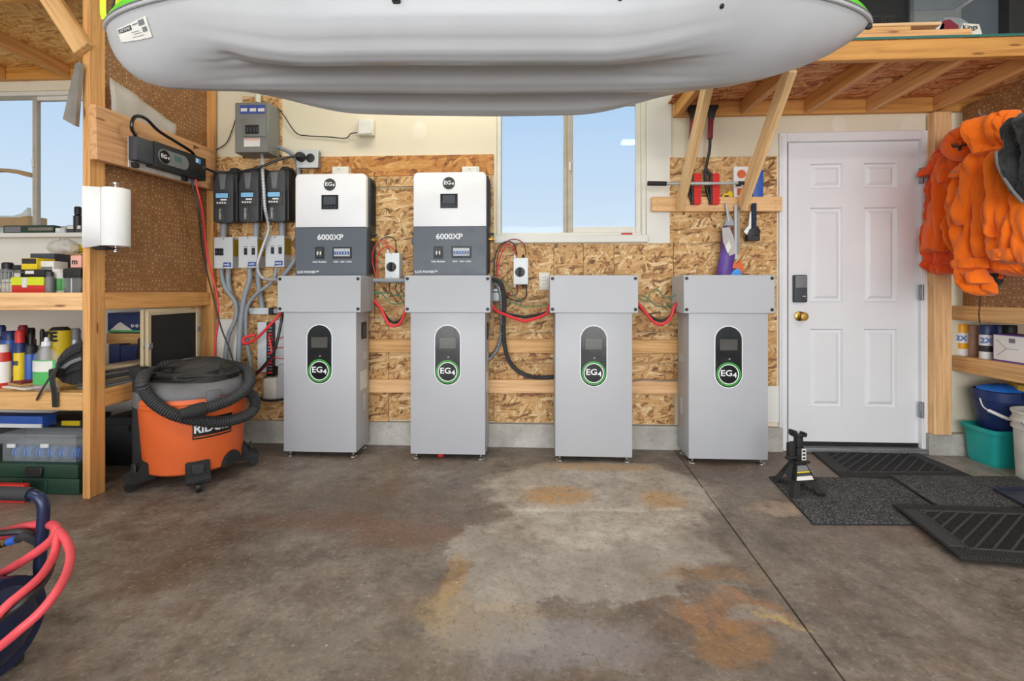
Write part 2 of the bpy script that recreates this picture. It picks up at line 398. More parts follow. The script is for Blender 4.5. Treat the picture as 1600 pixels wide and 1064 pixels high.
    sp = t.voro(v, 5.5); c = t.mix(t.rng(sp, 0.010, 0.026, 0.8, 0), c, '#ded6c8')
    t.col(c); t.rough(t.rng(mid, 0.3, 0.7, 0.36, 0.62)); t.bump(t.math('ADD', mm, t.math('MULTIPLY', fine, 0.5)), 0.5, 0.010)
    return t.m
M['floor'] = floor_mat()
def pegmat(name, u, vv):
    """brown hardboard with a 25 mm grid of punched holes, light through some of them painted as pale dots"""
    t = NT(name); v = t.coord(); s = t.sep(v)
    a = t.math('MULTIPLY', s[u], 1/0.0254); b = t.math('MULTIPLY', s[vv], 1/0.0254)
    fa = t.math('SUBTRACT', t.math('FRACT', a), 0.5); fb = t.math('SUBTRACT', t.math('FRACT', b), 0.5)
    r = t.math('SQRT', t.math('ADD', t.math('MULTIPLY', fa, fa), t.math('MULTIPLY', fb, fb)))
    hole = t.rng(r, 0.11, 0.16, 1, 0)
    n = t.noise(v, 3, 4); wh = t.n('ShaderNodeTexWhiteNoise', noise_dimensions='2D')
    cm = t.n('ShaderNodeCombineXYZ'); t.l(t.math('FLOOR', a), cm.inputs[0]); t.l(t.math('FLOOR', b), cm.inputs[1]); t.l(cm.outputs[0], wh.inputs['Vector'])
    lit = t.math('GREATER_THAN', t.math('ADD', t.math('MULTIPLY', wh.outputs[0], 0.6), t.math('MULTIPLY', n, 0.9)), 0.74)  # picks the holes where light coming through is painted pale
    base = t.ramp(t.noise(v, 9, 5), [(0.3, '#8d6038'), (0.7, '#9c6f46')])
    c = t.mix(hole, base, t.mix(lit, '#4a2f1a', '#d2bd9c'))
    t.col(c); t.rough(0.5); t.bump(hole, -0.3, 0.003); return t.m
M['pegboard'] = pegmat('pegboard_hardboard', 1, 2)
for nm, args in {
    'cab': ('#b0b2b8', 0.42, 0.0, 0.02, 3), 'cab_box': ('#b2b4ba', 0.42, 0.0, 0.02, 3), 'cab_dark': ('#74767a', 0.5),
    'inv_white': ('#e9eaee', 0.35, 0, 0.01), 'inv_grey': ('#565d68', 0.45, 0, 0.02), 'inv_side': ('#2f3134', 0.5),
    'black': ('#1c1c1e', 0.45), 'controller': ('#37383b', 0.5), 'controller_light': ('#66686c', 0.5), 'black_gloss': ('#101114', 0.18, 0, 0.02), 'rubber': ('#222224', 0.75), 'rubber_hi': ('#3a3a3b', 0.8),
    'steel': ('#b9b8b5', 0.3, 1.0), 'galv': ('#8f9296', 0.45, 0.6), 'conduit': ('#8b9299', 0.5, 0.0, 0.05), 'brass': ('#c09a52', 0.28, 1.0),
    'panel_grey': ('#7c7d7a', 0.5, 0.1, 0.04), 'box_grey': ('#c3c8cc', 0.45, 0, 0.03), 'switch_white': ('#dde3e6', 0.4, 0, 0.02),
    'white': ('#e6e6e6', 0.45, 0, 0.02), 'mud': ('#e2dac8', 0.75, 0, 0.02), 'door': ('#dfe0e4', 0.42, 0, 0.015, 4), 'trim': ('#e3e3e6', 0.45, 0, 0.02), 'vinyl': ('#d9d6cd', 0.5, 0, 0.04),
    'vinyl_dirty': ('#b3aa9a', 0.6, 0, 0.12), 'ivory': ('#d8d4c4', 0.4), 'red': ('#c22a26', 0.45), 'red_wire': ('#d8323a', 0.45), 'hose_red': ('#d64a52', 0.5), 'green_wire': ('#3f7f5e', 0.45),
    'green_ring': ('#3fae3c', 0.4), 'white_print': ('#e8eaee', 0.5), 'blue_print': ('#2c5aa8', 0.4), 'label': ('#dcdad4', 0.55), 'label_blue': ('#3a4f9a', 0.5), 'label_y': ('#a88a22', 0.5),
    'orange_drum': ('#e0662f', 0.42, 0, 0.06, 5), 'vac_grey': ('#67666a', 0.6, 0, 0.15, 8), 'dusty': ('#2b2926', 0.75, 0, 0.6, 11), 'hose_dark': ('#303133', 0.6),
    'navy_metal': ('#1f2846', 0.28, 0.2), 'grip': ('#26262a', 0.6), 'blue': ('#2b58ad', 0.4), 'blue_bright': ('#1f6fd0', 0.45), 'blue_deep': ('#1c2f63', 0.4), 'teal': ('#1fa4a0', 0.4, 0, 0.05), 'teal_edge': ('#2a6a62', 0.7),
    'hull': ('#b2b4b8', 0.36, 0, 0.03, 4), 'lime': ('#57c81e', 0.4), 'lime_strap': ('#c6d62a', 0.6), 'rope': ('#d8d4c6', 0.8, 0, 0.2, 80), 'yellow': ('#e0c21c', 0.5), 'lime_y': ('#c8d421', 0.5),
    'orange_cloth': ('#ee6412', 0.85, 0, 0.08, 40, 0.5, 0.0, 26), 'orange_hood': ('#f07418', 0.9, 0, 0.06, 40, 0.5, 0.0, 22), 'orange_shell': ('#e84a14', 0.6, 0, 0.1, 30, 0.8, 0.0, 34), 'black_shell': ('#26272a', 0.5, 0, 0.15, 20),
    'tool_green': ('#1d3a2c', 0.4), 'caulk': ('#d9d9d4', 0.5), 'cardboard': ('#b98f5e', 0.7), 'paper': ('#ddd9cf', 0.7), 'purple': ('#5d3f92', 0.5), 'purple_box': ('#6a4aa0', 0.5), 'tan_cap': ('#b08a74', 0.45), 'yellow_cap': ('#e9a412', 0.4),
    'sponge': ('#c9a94a', 0.9, 0, 0.2, 60, 0.4), 'maroon': ('#7c2030', 0.5), 'bristle': ('#d2322c', 0.8, 0, 0.2, 120), 'alu': ('#b0b3b6', 0.4, 0.35), 'navy_foam': ('#2e3a52', 0.8),
    'towel': ('#e9e9ea', 0.9, 0, 0.02, 40, 0.25), 'metal_strip': ('#8c8680', 0.5, 0.5, 0.2, 12), 'screen_mesh': ('#1b1b1c', 0.6), 'frame_tan': ('#b6a588', 0.5), 'dark_case': ('#1f2022', 0.5), 'lcd': ('#4f6f6c', 0.2), 'lcd_blue': ('#86bfe8', 0.3), 'lcd_grey': ('#4d4b47', 0.2),
    'green_bottle': ('#4fae5c', 0.4), 'blue_slab': ('#3a78c4', 0.35), 'bag_white': ('#cfd2d6', 0.35, 0, 0.1), 'slate_plastic': ('#3c4048', 0.5), 'pink': ('#e3a99c', 0.6), 'tray_navy': ('#2b3142', 0.4), 'orange_box': ('#d9622a', 0.5), 'dirty_white': ('#cfcbc2', 0.6, 0, 0.12), 'print_black': ('#2a2a2c', 0.6), 'sky_blue': ('#3f93dd', 0.5),
}.items(): M[nm] = plain(nm, *args)
def clothmat(name, c, rough, wr=1.0):
    t = NT(name); v = t.coord(); base = lin(c)
    w1 = t.noise(t.map(v, (16, 16, 5)), 1.0, 5, 0.6); w2 = t.noise(t.map(v, (300, 300, 300)), 1.0, 2); n = t.noise(v, 6, 4)
    t.col(t.ramp(n, [(0.3, tuple(x*0.93 for x in base[:3])+(1,)), (0.7, base)])); t.rough(rough)
    t.p.inputs['Sheen Weight'].default_value = 0.25; t.p.inputs['Specular IOR Level'].default_value = 0.25
    t.bump(t.math('ADD', t.math('MULTIPLY', w1, 1.0), t.math('MULTIPLY', w2, 0.03)), 0.5*wr, 0.03); return t.m
M['orange_cloth'] = clothmat('orange_fleece', '#f2640f', 0.9); M['orange_hood'] = clothmat('orange_sweatshirt', '#f57416', 0.9); M['orange_shell'] = clothmat('orange_nylon', '#f0561a', 0.6, 1.6); M['black_shell'] = clothmat('black_nylon', '#232427', 0.55, 1.4)
def carpet():
    t = NT('charcoal_carpet_pile'); v = t.pos(); a = t.noise(v, 130, 5, 0.8); b = t.noise(v, 5, 4)
    c = t.ramp(a, [(0.38, '#171718'), (0.5, '#333334'), (0.62, '#8a8a8b')]); c = t.mix(t.rng(b, 0.5, 0.7, 0, 0.25), c, '#6d6a66')
    t.col(c); t.rough(0.95); t.bump(a, 0.8, 0.008); return t.m
M['carpet'] = carpet()
def glass():
    t = NT('window_glass'); tr = t.n('ShaderNodeBsdfTransparent'); gl = t.n('ShaderNodeBsdfGlossy'); fr = t.n('ShaderNodeLayerWeight'); mx = t.n('ShaderNodeMixShader')
    tr.inputs[0].default_value = (0.96, 0.97, 0.98, 1); gl.inputs['Roughness'].default_value = 0.03; fr.inputs[0].default_value = 0.5
    t.l(t.math('MULTIPLY_ADD', t.math('POWER', fr.outputs['Facing'], 5.0), 0.6, 0.012), mx.inputs[0]); t.l(tr.outputs[0], mx.inputs[1]); t.l(gl.outputs[0], mx.inputs[2]); t.l(mx.outputs[0], t.out.inputs[0]); return t.m
M['glass'] = glass()
def clearp(name, col, fac):
    t = NT(name); tr = t.n('ShaderNodeBsdfTransparent'); mx = t.n('ShaderNodeMixShader'); mx.inputs[0].default_value = fac
    t.col(col); t.rough(0.25); t.l(tr.outputs[0], mx.inputs[1]); t.l(t.p.outputs[0], mx.inputs[2]); t.l(mx.outputs[0], t.out.inputs[0]); return t.m
M['clear'] = clearp('clear_plastic', '#dfe7ee', 0.15)
M['clear_dark'] = clearp('clear_tote_plastic', '#8d9aa4', 0.2)
M['film'] = clearp('thin_plastic_film', '#d8d6d0', 0.5)
# ================================================================ THE SETTING
YW = 3.2; YO = 3.188                    # drywall face, strand board face
XL, XR, YB, CZ = -4.15, 3.75, -3.6, 3.02
# floor: one slab with a cut control joint
def build_floor():
    bm = bmesh.new()
    a = atZ(1062, 713, 0); b = atZ(1236, 950, 0); d = (b-a)/(b-a).length; n = Vector((-d.y, d.x, 0))
    def onl(Y, off): p = a+d*((Y-a.y)/d.y); return Vector((p.x, Y, 0))+n*off
    w = 0.0035; Y1 = 3.34
    for pts in ([(XL, YB, 0), (*onl(YB, w if n.x < 0 else -w).xy, 0), (*onl(Y1, w if n.x < 0 else -w).xy, 0), (XL, Y1, 0)],
                [(*onl(YB, -w if n.x < 0 else w).xy, 0), (XR, YB, 0), (XR, Y1, 0), (*onl(Y1, -w if n.x < 0 else w).xy, 0)]):
        top = [bm.verts.new(p) for p in pts]; bot = [bm.verts.new((p[0], p[1], -0.1)) for p in pts]
        bm.faces.new(top); bm.faces.new(bot[::-1])
        for i in range(4): bm.faces.new((top[i], bot[i], bot[(i+1) % 4], top[(i+1) % 4]))
    q = [onl(YB, -w*2), onl(YB, w*2), onl(Y1, w*2), onl(Y1, -w*2)]
    bm.faces.new([bm.verts.new((p.x, p.y, -0.012)) for p in q])
    o = fin('floor', bm, M['floor'], recenter=False); o['kind'] = 'structure'
    # thin raised pad of old patching concrete with a ragged edge
    out = [(800, 732), (850, 724), (1050, 724), (1072, 742), (1092, 762), (1106, 784), (1090, 795), (1040, 797), (990, 800), (930, 797), (880, 800), (830, 797), (790, 800), (768, 792), (774, 770), (786, 750)]
    pl = spline([atZ(a, b, 0) for a, b in out], 8, True); q = []
    for i, p in enumerate(pl):
        k = 1+0.05*mnoise.noise((p.x*14, p.y*14, 1)); cc = atZ(930, 765, 0); q.append(cc+(p-cc)*k)
    bm = bmesh.new(); R3 = []
    for f, z in ((1.02, -0.001), (0.985, 0.002), (0.93, 0.004), (0.75, 0.005), (0.5, 0.0055), (0.25, 0.0055)):
        R3.append([bm.verts.new((*(cc+(p-cc)*(f+(0.02*mnoise.noise((p.x*40, p.y*40, 3)) if f > 0.9 else 0))).xy, z+(0.002*mnoise.noise((p.x*20*f, p.y*20, f*9)) if z > 0 else 0))) for p in q])
    for A, B in zip(R3, R3[1:]):
        for k in range(len(A)): bm.faces.new((A[k], A[(k+1) % len(A)], B[(k+1) % len(A)], B[k]))
    bm.faces.new(R3[-1]); fin('patch_pad', bm, M['floor'], o, recenter=False, smooth=True)
build_floor()
def holed_wall(name, x0, x1, z0, z1, y0, y1, holes, mat):
    xs = sorted({x0, x1, *[h[0] for h in holes], *[h[1] for h in holes]}); zs = sorted({z0, z1, *[h[2] for h in holes], *[h[3] for h in holes]})
    bm = bmesh.new()
    for xa, xb in zip(xs, xs[1:]):
        for za, zb in zip(zs, zs[1:]):
            if any(h[0] <= (xa+xb)/2 <= h[1] and h[2] <= (za+zb)/2 <= h[3] for h in holes): continue
            bxb(bm, xa, xb, y0, y1, za, zb)
    bmesh.ops.remove_doubles(bm, verts=bm.verts[:], dist=1e-5)
    o = fin(name, bm, mat, recenter=False); o['kind'] = 'structure'; return o
W1 = (XP(-75, YW), XP(172, YW), ZP(40, 366, YW), ZP(40, 142, YW))
W2 = (XP(776, YW), XP(1010, YW), ZP(900, 368, YW), ZP(1000, 147, YW))
D1 = (XP(1226, YW), XP(1444, YW), -0.1, ZP(1335, 214, YW))
wall_back = holed_wall('wall_back', XL, XR, 0, CZ, YW, YW+0.14, [W1, W2, D1], M['drywall'])
def swall(name, x0, x1, y0, y1, z0, z1, mat): o = box(name, x0, x1, y0, y1, z0, z1, mat); o['kind'] = 'structure'; return o
wall_left = swall('wall_left', XL-0.12, XL, YB, YW+0.14, 0, CZ, M['drywall_white'])
wall_right = swall('wall_right', XR, XR+0.12, YB, YW+0.14, 0, CZ, M['drywall_white'])
ceiling = swall('ceiling', XL-0.12, XR+0.12, YB, YW+0.14, CZ, CZ+0.1, M['drywall_white'])
SZ = 0.155
sw = swall('wall_foundation', XL, XP(1223, 3.17), 3.165, YW+0.1, 0, SZ, M['concrete'])
sw = swall('wall_foundation', XP(1448, 3.17), XR, 3.15, YW+0.1, 0, SZ-0.02, M['concrete'])
# pale repaired drywall beside and below the window, and by the door
def wpart(name, px0, py0, px1, py1, mat, y=YO, d=0.012, bev=0.0015): return pbox(name, px0, py0, px1, py1, y, d, mat, wall_back, bev)
wpart('drywall_patch', 1010.5, 150, 1049, 380, M['drywall_white'], 3.193, 0.006)
wpart('drywall_patch', 1196, 603, 1219, 660, M['drywall_white'], 3.192, 0.007)
wpart('drywall_patch', -140, 370, 300, 664, M['drywall_white'], 3.193, 0.006)
wpart('drywall_patch', 334, 500, 371, 590, M['drywall_white'], 3.192, 0.007)
# strand board sheets, each with its own edges
for px0, py0, px1, py1, m in ((379, 150, 440, 247, 'osb'), (335, 244, 489, 292, 'osb'), (489, 243, 771, 274.5, 'osb_old'), (335, 293, 585, 498, 'osb'), (585.5, 293, 771, 411, 'osb'), (585.5, 412, 771, 498, 'osb'),
                              (372, 499, 607, 657, 'osb'), (607.8, 499, 771, 657, 'osb'),
                              (771.8, 380.5, 865, 472, 'osb'), (865.7, 380.5, 911, 472, 'osb'), (911.7, 380.5, 959, 472, 'osb'), (959.7, 380.5, 1052, 472, 'osb'),
                              (771.8, 472.8, 865, 519, 'osb'), (865.7, 472.8, 1054, 519, 'osb'), (771.8, 519.8, 865, 567, 'osb'), (865.7, 519.8, 1054, 567, 'osb'), (771.8, 567.8, 865, 660, 'osb'), (865.7, 567.8, 1054, 662, 'osb'),
                              (1047, 245, 1214, 380, 'osb'), (1052.8, 380.8, 1214, 602, 'osb')):
    wpart('strand_board_sheet', px0, py0, px1, py1, M[m])
o = wpart('strand_board_strip', 440, 275.5, 769, 291.5, M['osb'], YO-0.011, 0.011)
p = atY(612, 283, YO-0.0125); text('1 /  9', 0.045, p, M['print_black'], o)
for y0, y1 in ((530, 551), (592, 614)):
    a = atY(448, (y0+y1)/2-1, 3.169); b = atY(1062, (y0+y1)/2+1, 3.169)
    lumber('nailing_board', a, b, 0.089, 0.038, M['pine'], wall_back)
# windows
def window(name, W, y, sash_right):
    x0, x1, z0, z1 = W; xm = (x0+x1)/2 if sash_right is None else sash_right
    r = struct(name, ((x0+x1)/2, y, z0))
    f = 0.03
    for nm, a in (('frame_jamb', (x0, x0+f, z0, z1)), ('frame_jamb', (x1-f, x1, z0, z1)), ('frame_head', (x0+f, x1-f, z1-f, z1)), ('frame_sill', (x0+f, x1-f, z0, z0+f*0.7))):
        box(nm, a[0], a[1], y, y+0.09, a[2], a[3], M['vinyl'], r, 0.004)
    # fixed pane at left, sliding sash at right
    g = 0.035
    for nm, a in (('sash_stile', (xm-0.032, xm-0.004, z0+f*0.7, z1-f)),):
        box(nm, *a[:2], y+0.055, y+0.08, *a[2:], M['vinyl_dirty'], r, 0.003)
    box('pane', x0+f, xm-0.032, y+0.066, y+0.071, z0+f*0.7, z1-f, M['glass'], r)
    s = box('sash', xm-0.004, xm+g-0.004, y+0.02, y+0.052, z0+f*0.7, z1-f, M['vinyl_dirty'], r, 0.003)
    box('sash_stile', x1-f-g, x1-f, y+0.02, y+0.052, z0+f*0.7, z1-f, M['vinyl'], r, 0.003)
    box('sash_rail', xm+g-0.004, x1-f-g, y+0.02, y+0.052, z0+f*0.7, z0+f*0.7+0.04, M['vinyl'], r, 0.003)
    box('sash_rail', xm+g-0.004, x1-f-g, y+0.02, y+0.052, z1-f-0.03, z1-f, M['vinyl'], r, 0.003)
    box('pane', xm+g-0.004, x1-f-g, y+0.034, y+0.039, z0+f*0.7+0.04, z1-f-0.03, M['glass'], r)
    box('latch', xm+0.003, xm+0.018, y+0.008, y+0.02, (z0+z1)/2-0.03, (z0+z1)/2+0.03, M['vinyl'], r, 0.003)
    return r
w2 = window('window_2', W2, YW+0.005, XP(888, YW+0.03))
w1 = window('window_1', W1, YW+0.005, XP(52, YW+0.03))
o = box('trim_1', XP(772, 3.17), XP(1013, 3.17), 3.168, YW+0.09, W2[2]-0.05, W2[2], M['drywall_white'], None, 0.004); o['kind'] = 'structure'
o = box('trim_2', XP(-80, 3.17), XP(180, 3.17), 3.12, YW+0.09, W1[2]-0.03, W1[2], M['drywall_white'], None, 0.004); o['kind'] = 'structure'
# the ground outside, seen from a step to the side
def outside():
    t = NT('dry_grass_ground'); v = t.pos(); n = t.noise(v, 1.2, 6, 0.6); t.col(t.ramp(n, [(0.3, '#8f7d55'), (0.7, '#b8a578')])); t.rough(0.95)
    bm = bmesh.new(); bm.faces.new([bm.verts.new(p) for p in ((-80, 3.4, -0.12), (80, 3.4, -0.12), (80, 120, -0.12), (-80, 120, -0.12))])
    o = fin('ground_outside', bm, t.m, recenter=False); o['kind'] = 'structure'
outside()
r = thing('curved_timber', 'tan curved strip seen outside through the left window', 'timber', tuple(atY(20, 272, 3.5)))
pprism('strip', [(-90, 268), (-40, 263), (0, 262.5), (25, 264.5), (45, 269), (47, 277), (38, 275), (22, 270), (0, 267), (-40, 268), (-90, 273)], 3.5, 0.05, M['cardboard'], r, 0.004)
r = thing('stacked_timber', 'tan board with pale end seen outside at left window bottom', 'timber', tuple(atY(20, 355, 3.5)))
pprism('board', [(-90, 341), (30, 339), (43, 337), (43, 352), (-90, 356)], 3.5, 0.15, M['cardboard'], r, 0.004); pprism('pale_sheet', [(-90, 337), (20, 337), (34, 333), (43, 324), (45, 366), (-90, 366)], 3.56, 0.03, M['paper'], r, 0.003)
# door
def door():
    r = struct('door_1', (XP(1335, YW), YW, 0))
    x0, x1 = XP(1231.5, YW+0.012), XP(1437.5, YW+0.012); z0, z1 = ZP(1335, 692.5, YW), ZP(1335, 221, YW)
    yf = YW+0.012
    sl = box('slab', x0, x1, yf+0.0175, yf+0.05, z0, z1, M['door'], r, 0.002)
    # stiles and rails stand proud of the six recesses
    def col(px): return XP(px, yf)
    def row(py): return ZP(1335, py, yf)
    X = [x0, col(1266), col(1317), col(1350), col(1402), x1]
    Z = [z1, row(255), row(294), row(324), row(472), row(514), row(637), z0]
    bm = bmesh.new()
    cells = []
    for i in range(5):
        for j in range(7):
            if i in (1, 3) and j in (1, 3, 5): cells.append((X[i], X[i+1], Z[j+1], Z[j])); continue
            bxb(bm, X[i], X[i+1], yf, yf+0.017, Z[j+1], Z[j])
    bmesh.ops.remove_doubles(bm, verts=bm.verts[:], dist=1e-5)
    fin('face_frame', bm, M['door'], r)
    for a, b, c, d in cells:
        bm = bmesh.new(); n = []
        for ins, y in ((0.0, yf+0.0003), (0.008, yf+0.016), (0.020, yf+0.016), (0.040, yf+0.002)):
            n.append([bm.verts.new(p) for p in ((a+ins, y, c+ins), (b-ins, y, c+ins), (b-ins, y, d-ins), (a+ins, y, d-ins))])
        for A, B in zip(n, n[1:]):
            for k in range(4): bm.faces.new((A[k], A[(k+1) % 4], B[(k+1) % 4], B[k]))
        bm.faces.new(n[-1]); fin('raised_panel', bm, M['door'], r)
    cx = {}
    for nm, a in (('casing', (XP(1218, 3.182), XP(1230.5, 3.182), 0.0, ZP(1335, 205, 3.182))), ('casing', (XP(1440, 3.182), XP(1454, 3.182), 0.0, ZP(1335, 205, 3.182))), ('head_casing', (XP(1230.5, 3.182), XP(1440, 3.182), ZP(1335, 219.5, 3.182), ZP(1335, 205, 3.182)))):
        c = box(nm, a[0], a[1], 3.182, YW+0.06, a[2], a[3], M['trim'], r, 0.004)
        if nm == 'casing': box('bead', a[0]+0.012, a[1]-0.03, 3.177, 3.184, a[2]+0.01, a[3]-0.02, M['trim'], c, 0.002)
    box('stop', x0-0.006, x0, YW-0.004, YW+0.06, 0, z1, M['trim'], r); box('stop', x1, x1+0.006, YW-0.004, YW+0.06, 0, z1, M['trim'], r)
    box('threshold', x0-0.01, x1+0.01, 3.15, YW+0.1, 0, z0-0.022, M['galv'], r, 0.006)
    box('sweep', x0, x1, yf-0.004, yf+0.03, z0-0.021, z0+0.004, M['black'], r, 0.002)
    for py in (275, 457, 640):
        p = atY(1439, py, 3.185)
        h = box('hinge', p.x-0.012, p.x+0.012, 3.172, 3.19, p.z-0.05, p.z+0.05, M['galv'], r, 0.002)
        lathe('knuckle', [(0.006, -0.052), (0.006, 0.052)], (p.x-0.003, 3.171, p.z), M['galv'], h, 10)
    p = atY(1249, 494, yf); k = lathe('knob', [(0.033, 0), (0.031, -0.008), (0.014, -0.014), (0.013, -0.034), (0.026, -0.044), (0.029, -0.056), (0.023, -0.066), (0.0, -0.07)], p, M['brass'], r, 24, 'Y')
    p = atY(1248, 451, yf); d = box('keypad_lock', p.x-0.042, p.x+0.042, yf-0.028, yf, p.z-0.09, p.z+0.09, M['slate_plastic'], r, 0.008, 3); d['label'] = 'dark grey keypad deadbolt'
    box('keypad_cover', p.x-0.037, p.x+0.037, yf-0.034, yf-0.027, p.z+0.005, p.z+0.084, M['cab_dark'], d, 0.004, 2)
    box('thumb_turn', p.x+0.0, p.x+0.026, yf-0.04, yf-0.027, p.z-0.056, p.z-0.044, M['steel'], d, 0.003)
door()
# ================================================================ TIMBER STORAGE, LEFT
XF = -2.24                                     # the side of the left bay that faces the aisle
LY0, LY1 = 2.262, 2.352
def left_rack():
    r = thing('storage_rack', 'tall pine storage bay with pegboard side left of the shop vacuum', 'shelving', (-2.9, 2.7, 0))
    lumber('post', (XF-0.019, (LY0+LY1)/2, 0), (XF-0.019, (LY0+LY1)/2, 2.99), 0.089, 0.038, M['pine_warm'], r, up=(0, 1, 0))
    lumber('post', (XP(323, 3.15), 3.168, SZ), (XP(323, 3.15), 3.168, 2.99), 0.092, 0.038, M['pine_warm'], r, up=(1, 0, 0))
    for zt in (1.036, 0.532):
        zc = zt-0.0445
        lumber('side_beam', (XF-0.020, LY1+0.001, zc), (XF-0.020, 3.147, zc), 0.089, 0.038, M['pine_warm'], r)
        lumber('front_beam', (XL+0.01, LY0+0.02, zc), (XF-0.040, LY0+0.02, zc), 0.089, 0.038, M['pine'], r)
        lumber('back_ledger', (XL+0.01, 3.10, zc-0.02), (XF-0.042, 3.10, zc-0.02), 0.089, 0.038, M['pine'], r)
        box('shelf_board', XL+0.01, XF-0.042, LY0+0.042, 3.16, zt-0.02, zt-0.006, M['osb_deck_l'], r)
    # pegboard facing the aisle
    box('pegboard', XF-0.034, XF-0.028, LY1, 3.148, 1.037, 2.98, M['pegboard'], r)
    # loft: ledger, joists and deck
    zb = ZP(50, 127, YW)
    lumber('ledger', (XL+0.01, 3.18, zb+0.0445), (XF-0.02, 3.18, zb+0.0445), 0.089, 0.038, M['pine_warm'], r)
    for px in (-130, 5, 105):
        X = XP(px, 3.16)
        lumber('joist', (X, 3.16, zb+0.0445), (X, 2.34, zb+0.0445), 0.089, 0.038, M['pine_warm'], r)
    lumber('front_joist', (XL+0.01, 2.32, zb+0.0445), (XF-0.042, 2.32, zb+0.0445), 0.089, 0.038, M['pine_warm'], r)
    box('deck_panel', XL+0.01, XF-0.042, 2.30, 2.75, zb+0.09, zb+0.102, M['osb_deck_l'], r); box('deck_panel', XL+0.01, XF-0.042, 2.753, 3.2, zb+0.09, zb+0.102, M['osb_deck_l'], r)
    a = atY(131, 78, 2.243); b = atY(55, -40, 2.243)
    lumber('knee_brace', a, b, 0.089, 0.036, M['pine'], r, up=(0.6, 0, 0.6))
    return r
left_rack()
def side_board():
    r = thing('mounting_board', 'thick pine plank across the pegboard carrying the black charger', 'board', (-2.2, 2.6, 1.75))
    a = atX(149, 205, -2.222); b = atX(336, 265, -2.222)
    a = Vector((-2.220, 2.258, (1.98+1.704)/2)); b = Vector((-2.220, 3.14, (2.01+1.735)/2))
    lumber('plank', a, b, 0.275, 0.038, M['pine_old'], r)
    d = (b-a).normalized(); z = Vector((0, -d.z, d.y))
    def on(px, t, h, x=-2.2005): q = atX(px, HY, x); return Vector((x, q.y, 0))
    # pale backing sheet, leaning with the plank
    Y0, Y1 = atX(200, 250, -2.2).y, atX(303, 280, -2.2).y
    za = a.z+(Y0-a.y)*d.z/d.y; zb_ = a.z+(Y1-a.y)*d.z/d.y
    prism('backing_sheet', [(Y0, za-0.134), (Y1, zb_-0.134), (Y1, zb_+0.03), (Y0, za+0.03)], -2.2008, -2.194, M['dirty_white'], r, 'YZ')
    return a, d
MA, MD = side_board()
# ================================================================ TIMBER STORAGE, RIGHT
XQ = 2.675                                    # aisle side of the right bay
def right_rack():
    r = thing('storage_rack', 'low pine storage bay with pegboard under the orange jackets', 'shelving', (3.0, 2.7, 0))
    x0, x1 = XP(1460, 3.13), XP(1487, 3.13)
    lumber('post', ((x0+x1)/2, 3.158, SZ-0.02), ((x0+x1)/2, 3.158, ZP(1460, 177, 3.16)), x1-x0, 0.06, M['pine'], r, up=(1, 0, 0))
    def beam(py0, py1):
        z1, z0 = atX(1489, py0, XQ).z, atX(1489, py1, XQ).z
        lumber('side_beam', (XQ+0.019, 3.196, (z0+z1)/2), (XQ+0.019, 1.9, (z0+z1)/2), z1-z0, 0.038, M['pine'], r)
        return z1, z0
    za, _ = beam(477.5, 499.5); zb, _ = beam(555, 579)
    box('shelf_board', XQ+0.04, 3.6, 1.9, 3.19, za-0.02, za-0.006, M['pine'], r); box('shelf_board', XQ+0.04, 3.6, 1.9, 3.19, zb-0.02, zb-0.004, M['pine'], r)
    box('pegboard', XQ+0.008, XQ+0.014, 1.9, 3.13, za+0.001, ZP(1470, 170, 3.16), M['pegboard'], r)
    lumber('post', (XQ+0.04, 1.88, 0), (XQ+0.04, 1.88, 2.19), 0.089, 0.038, M['pine'], r, up=(1, 0, 0))
    box('back_panel', 3.6, 3.61, 1.9, 3.19, 0.3, za, M['drywall_white'], r)
    return za, zb
RZ1, RZ0 = right_rack()
def right_loft():
    r = thing('storage_loft', 'pine loft platform with strand board deck above the white door', 'loft', (1.9, 2.8, 2.2))
    zb = ZP(1300, 180, YW); zt = zb+0.092; yf = 2.44
    xl = XP(1052, 3.18)
    lumber('ledger', (xl, 3.18, zb+0.046), (XR-0.01, 3.18, zb+0.046), 0.092, 0.038, M['pine_warm'], r)
    lumber('front_beam', (xl-0.03, yf+0.019, zb+0.0465), (XR-0.01, yf+0.019, zb+0.0465), 0.095, 0.038, M['pine_warm'], r)
    for px in (1056, 1158, 1257, 1354, 1459):
        X = XP(px+4, 3.16)
        lumber('joist', (X, 3.16, zb+0.046), (X, yf+0.039, zb+0.046), 0.092, 0.038, M['pine_warm'], r)
    lumber('joist', (3.2, 3.16, zb+0.046), (3.2, yf+0.039, zb+0.046), 0.092, 0.038, M['pine_warm'], r)
    ys = [yf-0.004, 2.60, 2.80, 3.0, 3.2]
    for a, b in zip(ys, ys[1:]): box('deck_panel', xl-0.03, XR-0.01, a, b-0.004, zt+0.0015, zt+0.0135, M['osb_deck'], r)
    box('deck_edge', xl-0.03, XR-0.01, yf-0.008, yf-0.0042, zt+0.0015, zt+0.0135, M['teal_edge'], r)
    # diagonal braces from the wall board to the front beam
    for px, X in ((1064, None), (1161, None)):
        X = XP(px, 3.13)
        lumber('brace', (X-0.012, 3.118, ZP(px, 322, 3.13)), (X-0.045, yf+0.03, zb-0.02), 0.089, 0.038, M['pine_pale'], r, up=(0, 0.7, 0.7))
    return zb, zt+0.014, yf
LB, LT, LYF = right_loft()
o = thing('wall_cleat', 'pine board screwed to the wall under the snow brushes', 'board', (XP(1120, 3.15), 3.15, ZP(1120, 330, 3.15)))
lumber('plank', atY(1018, 319.5, 3.163), atY(1220, 319.5, 3.163), 0.094, 0.038, M['pine'], o)
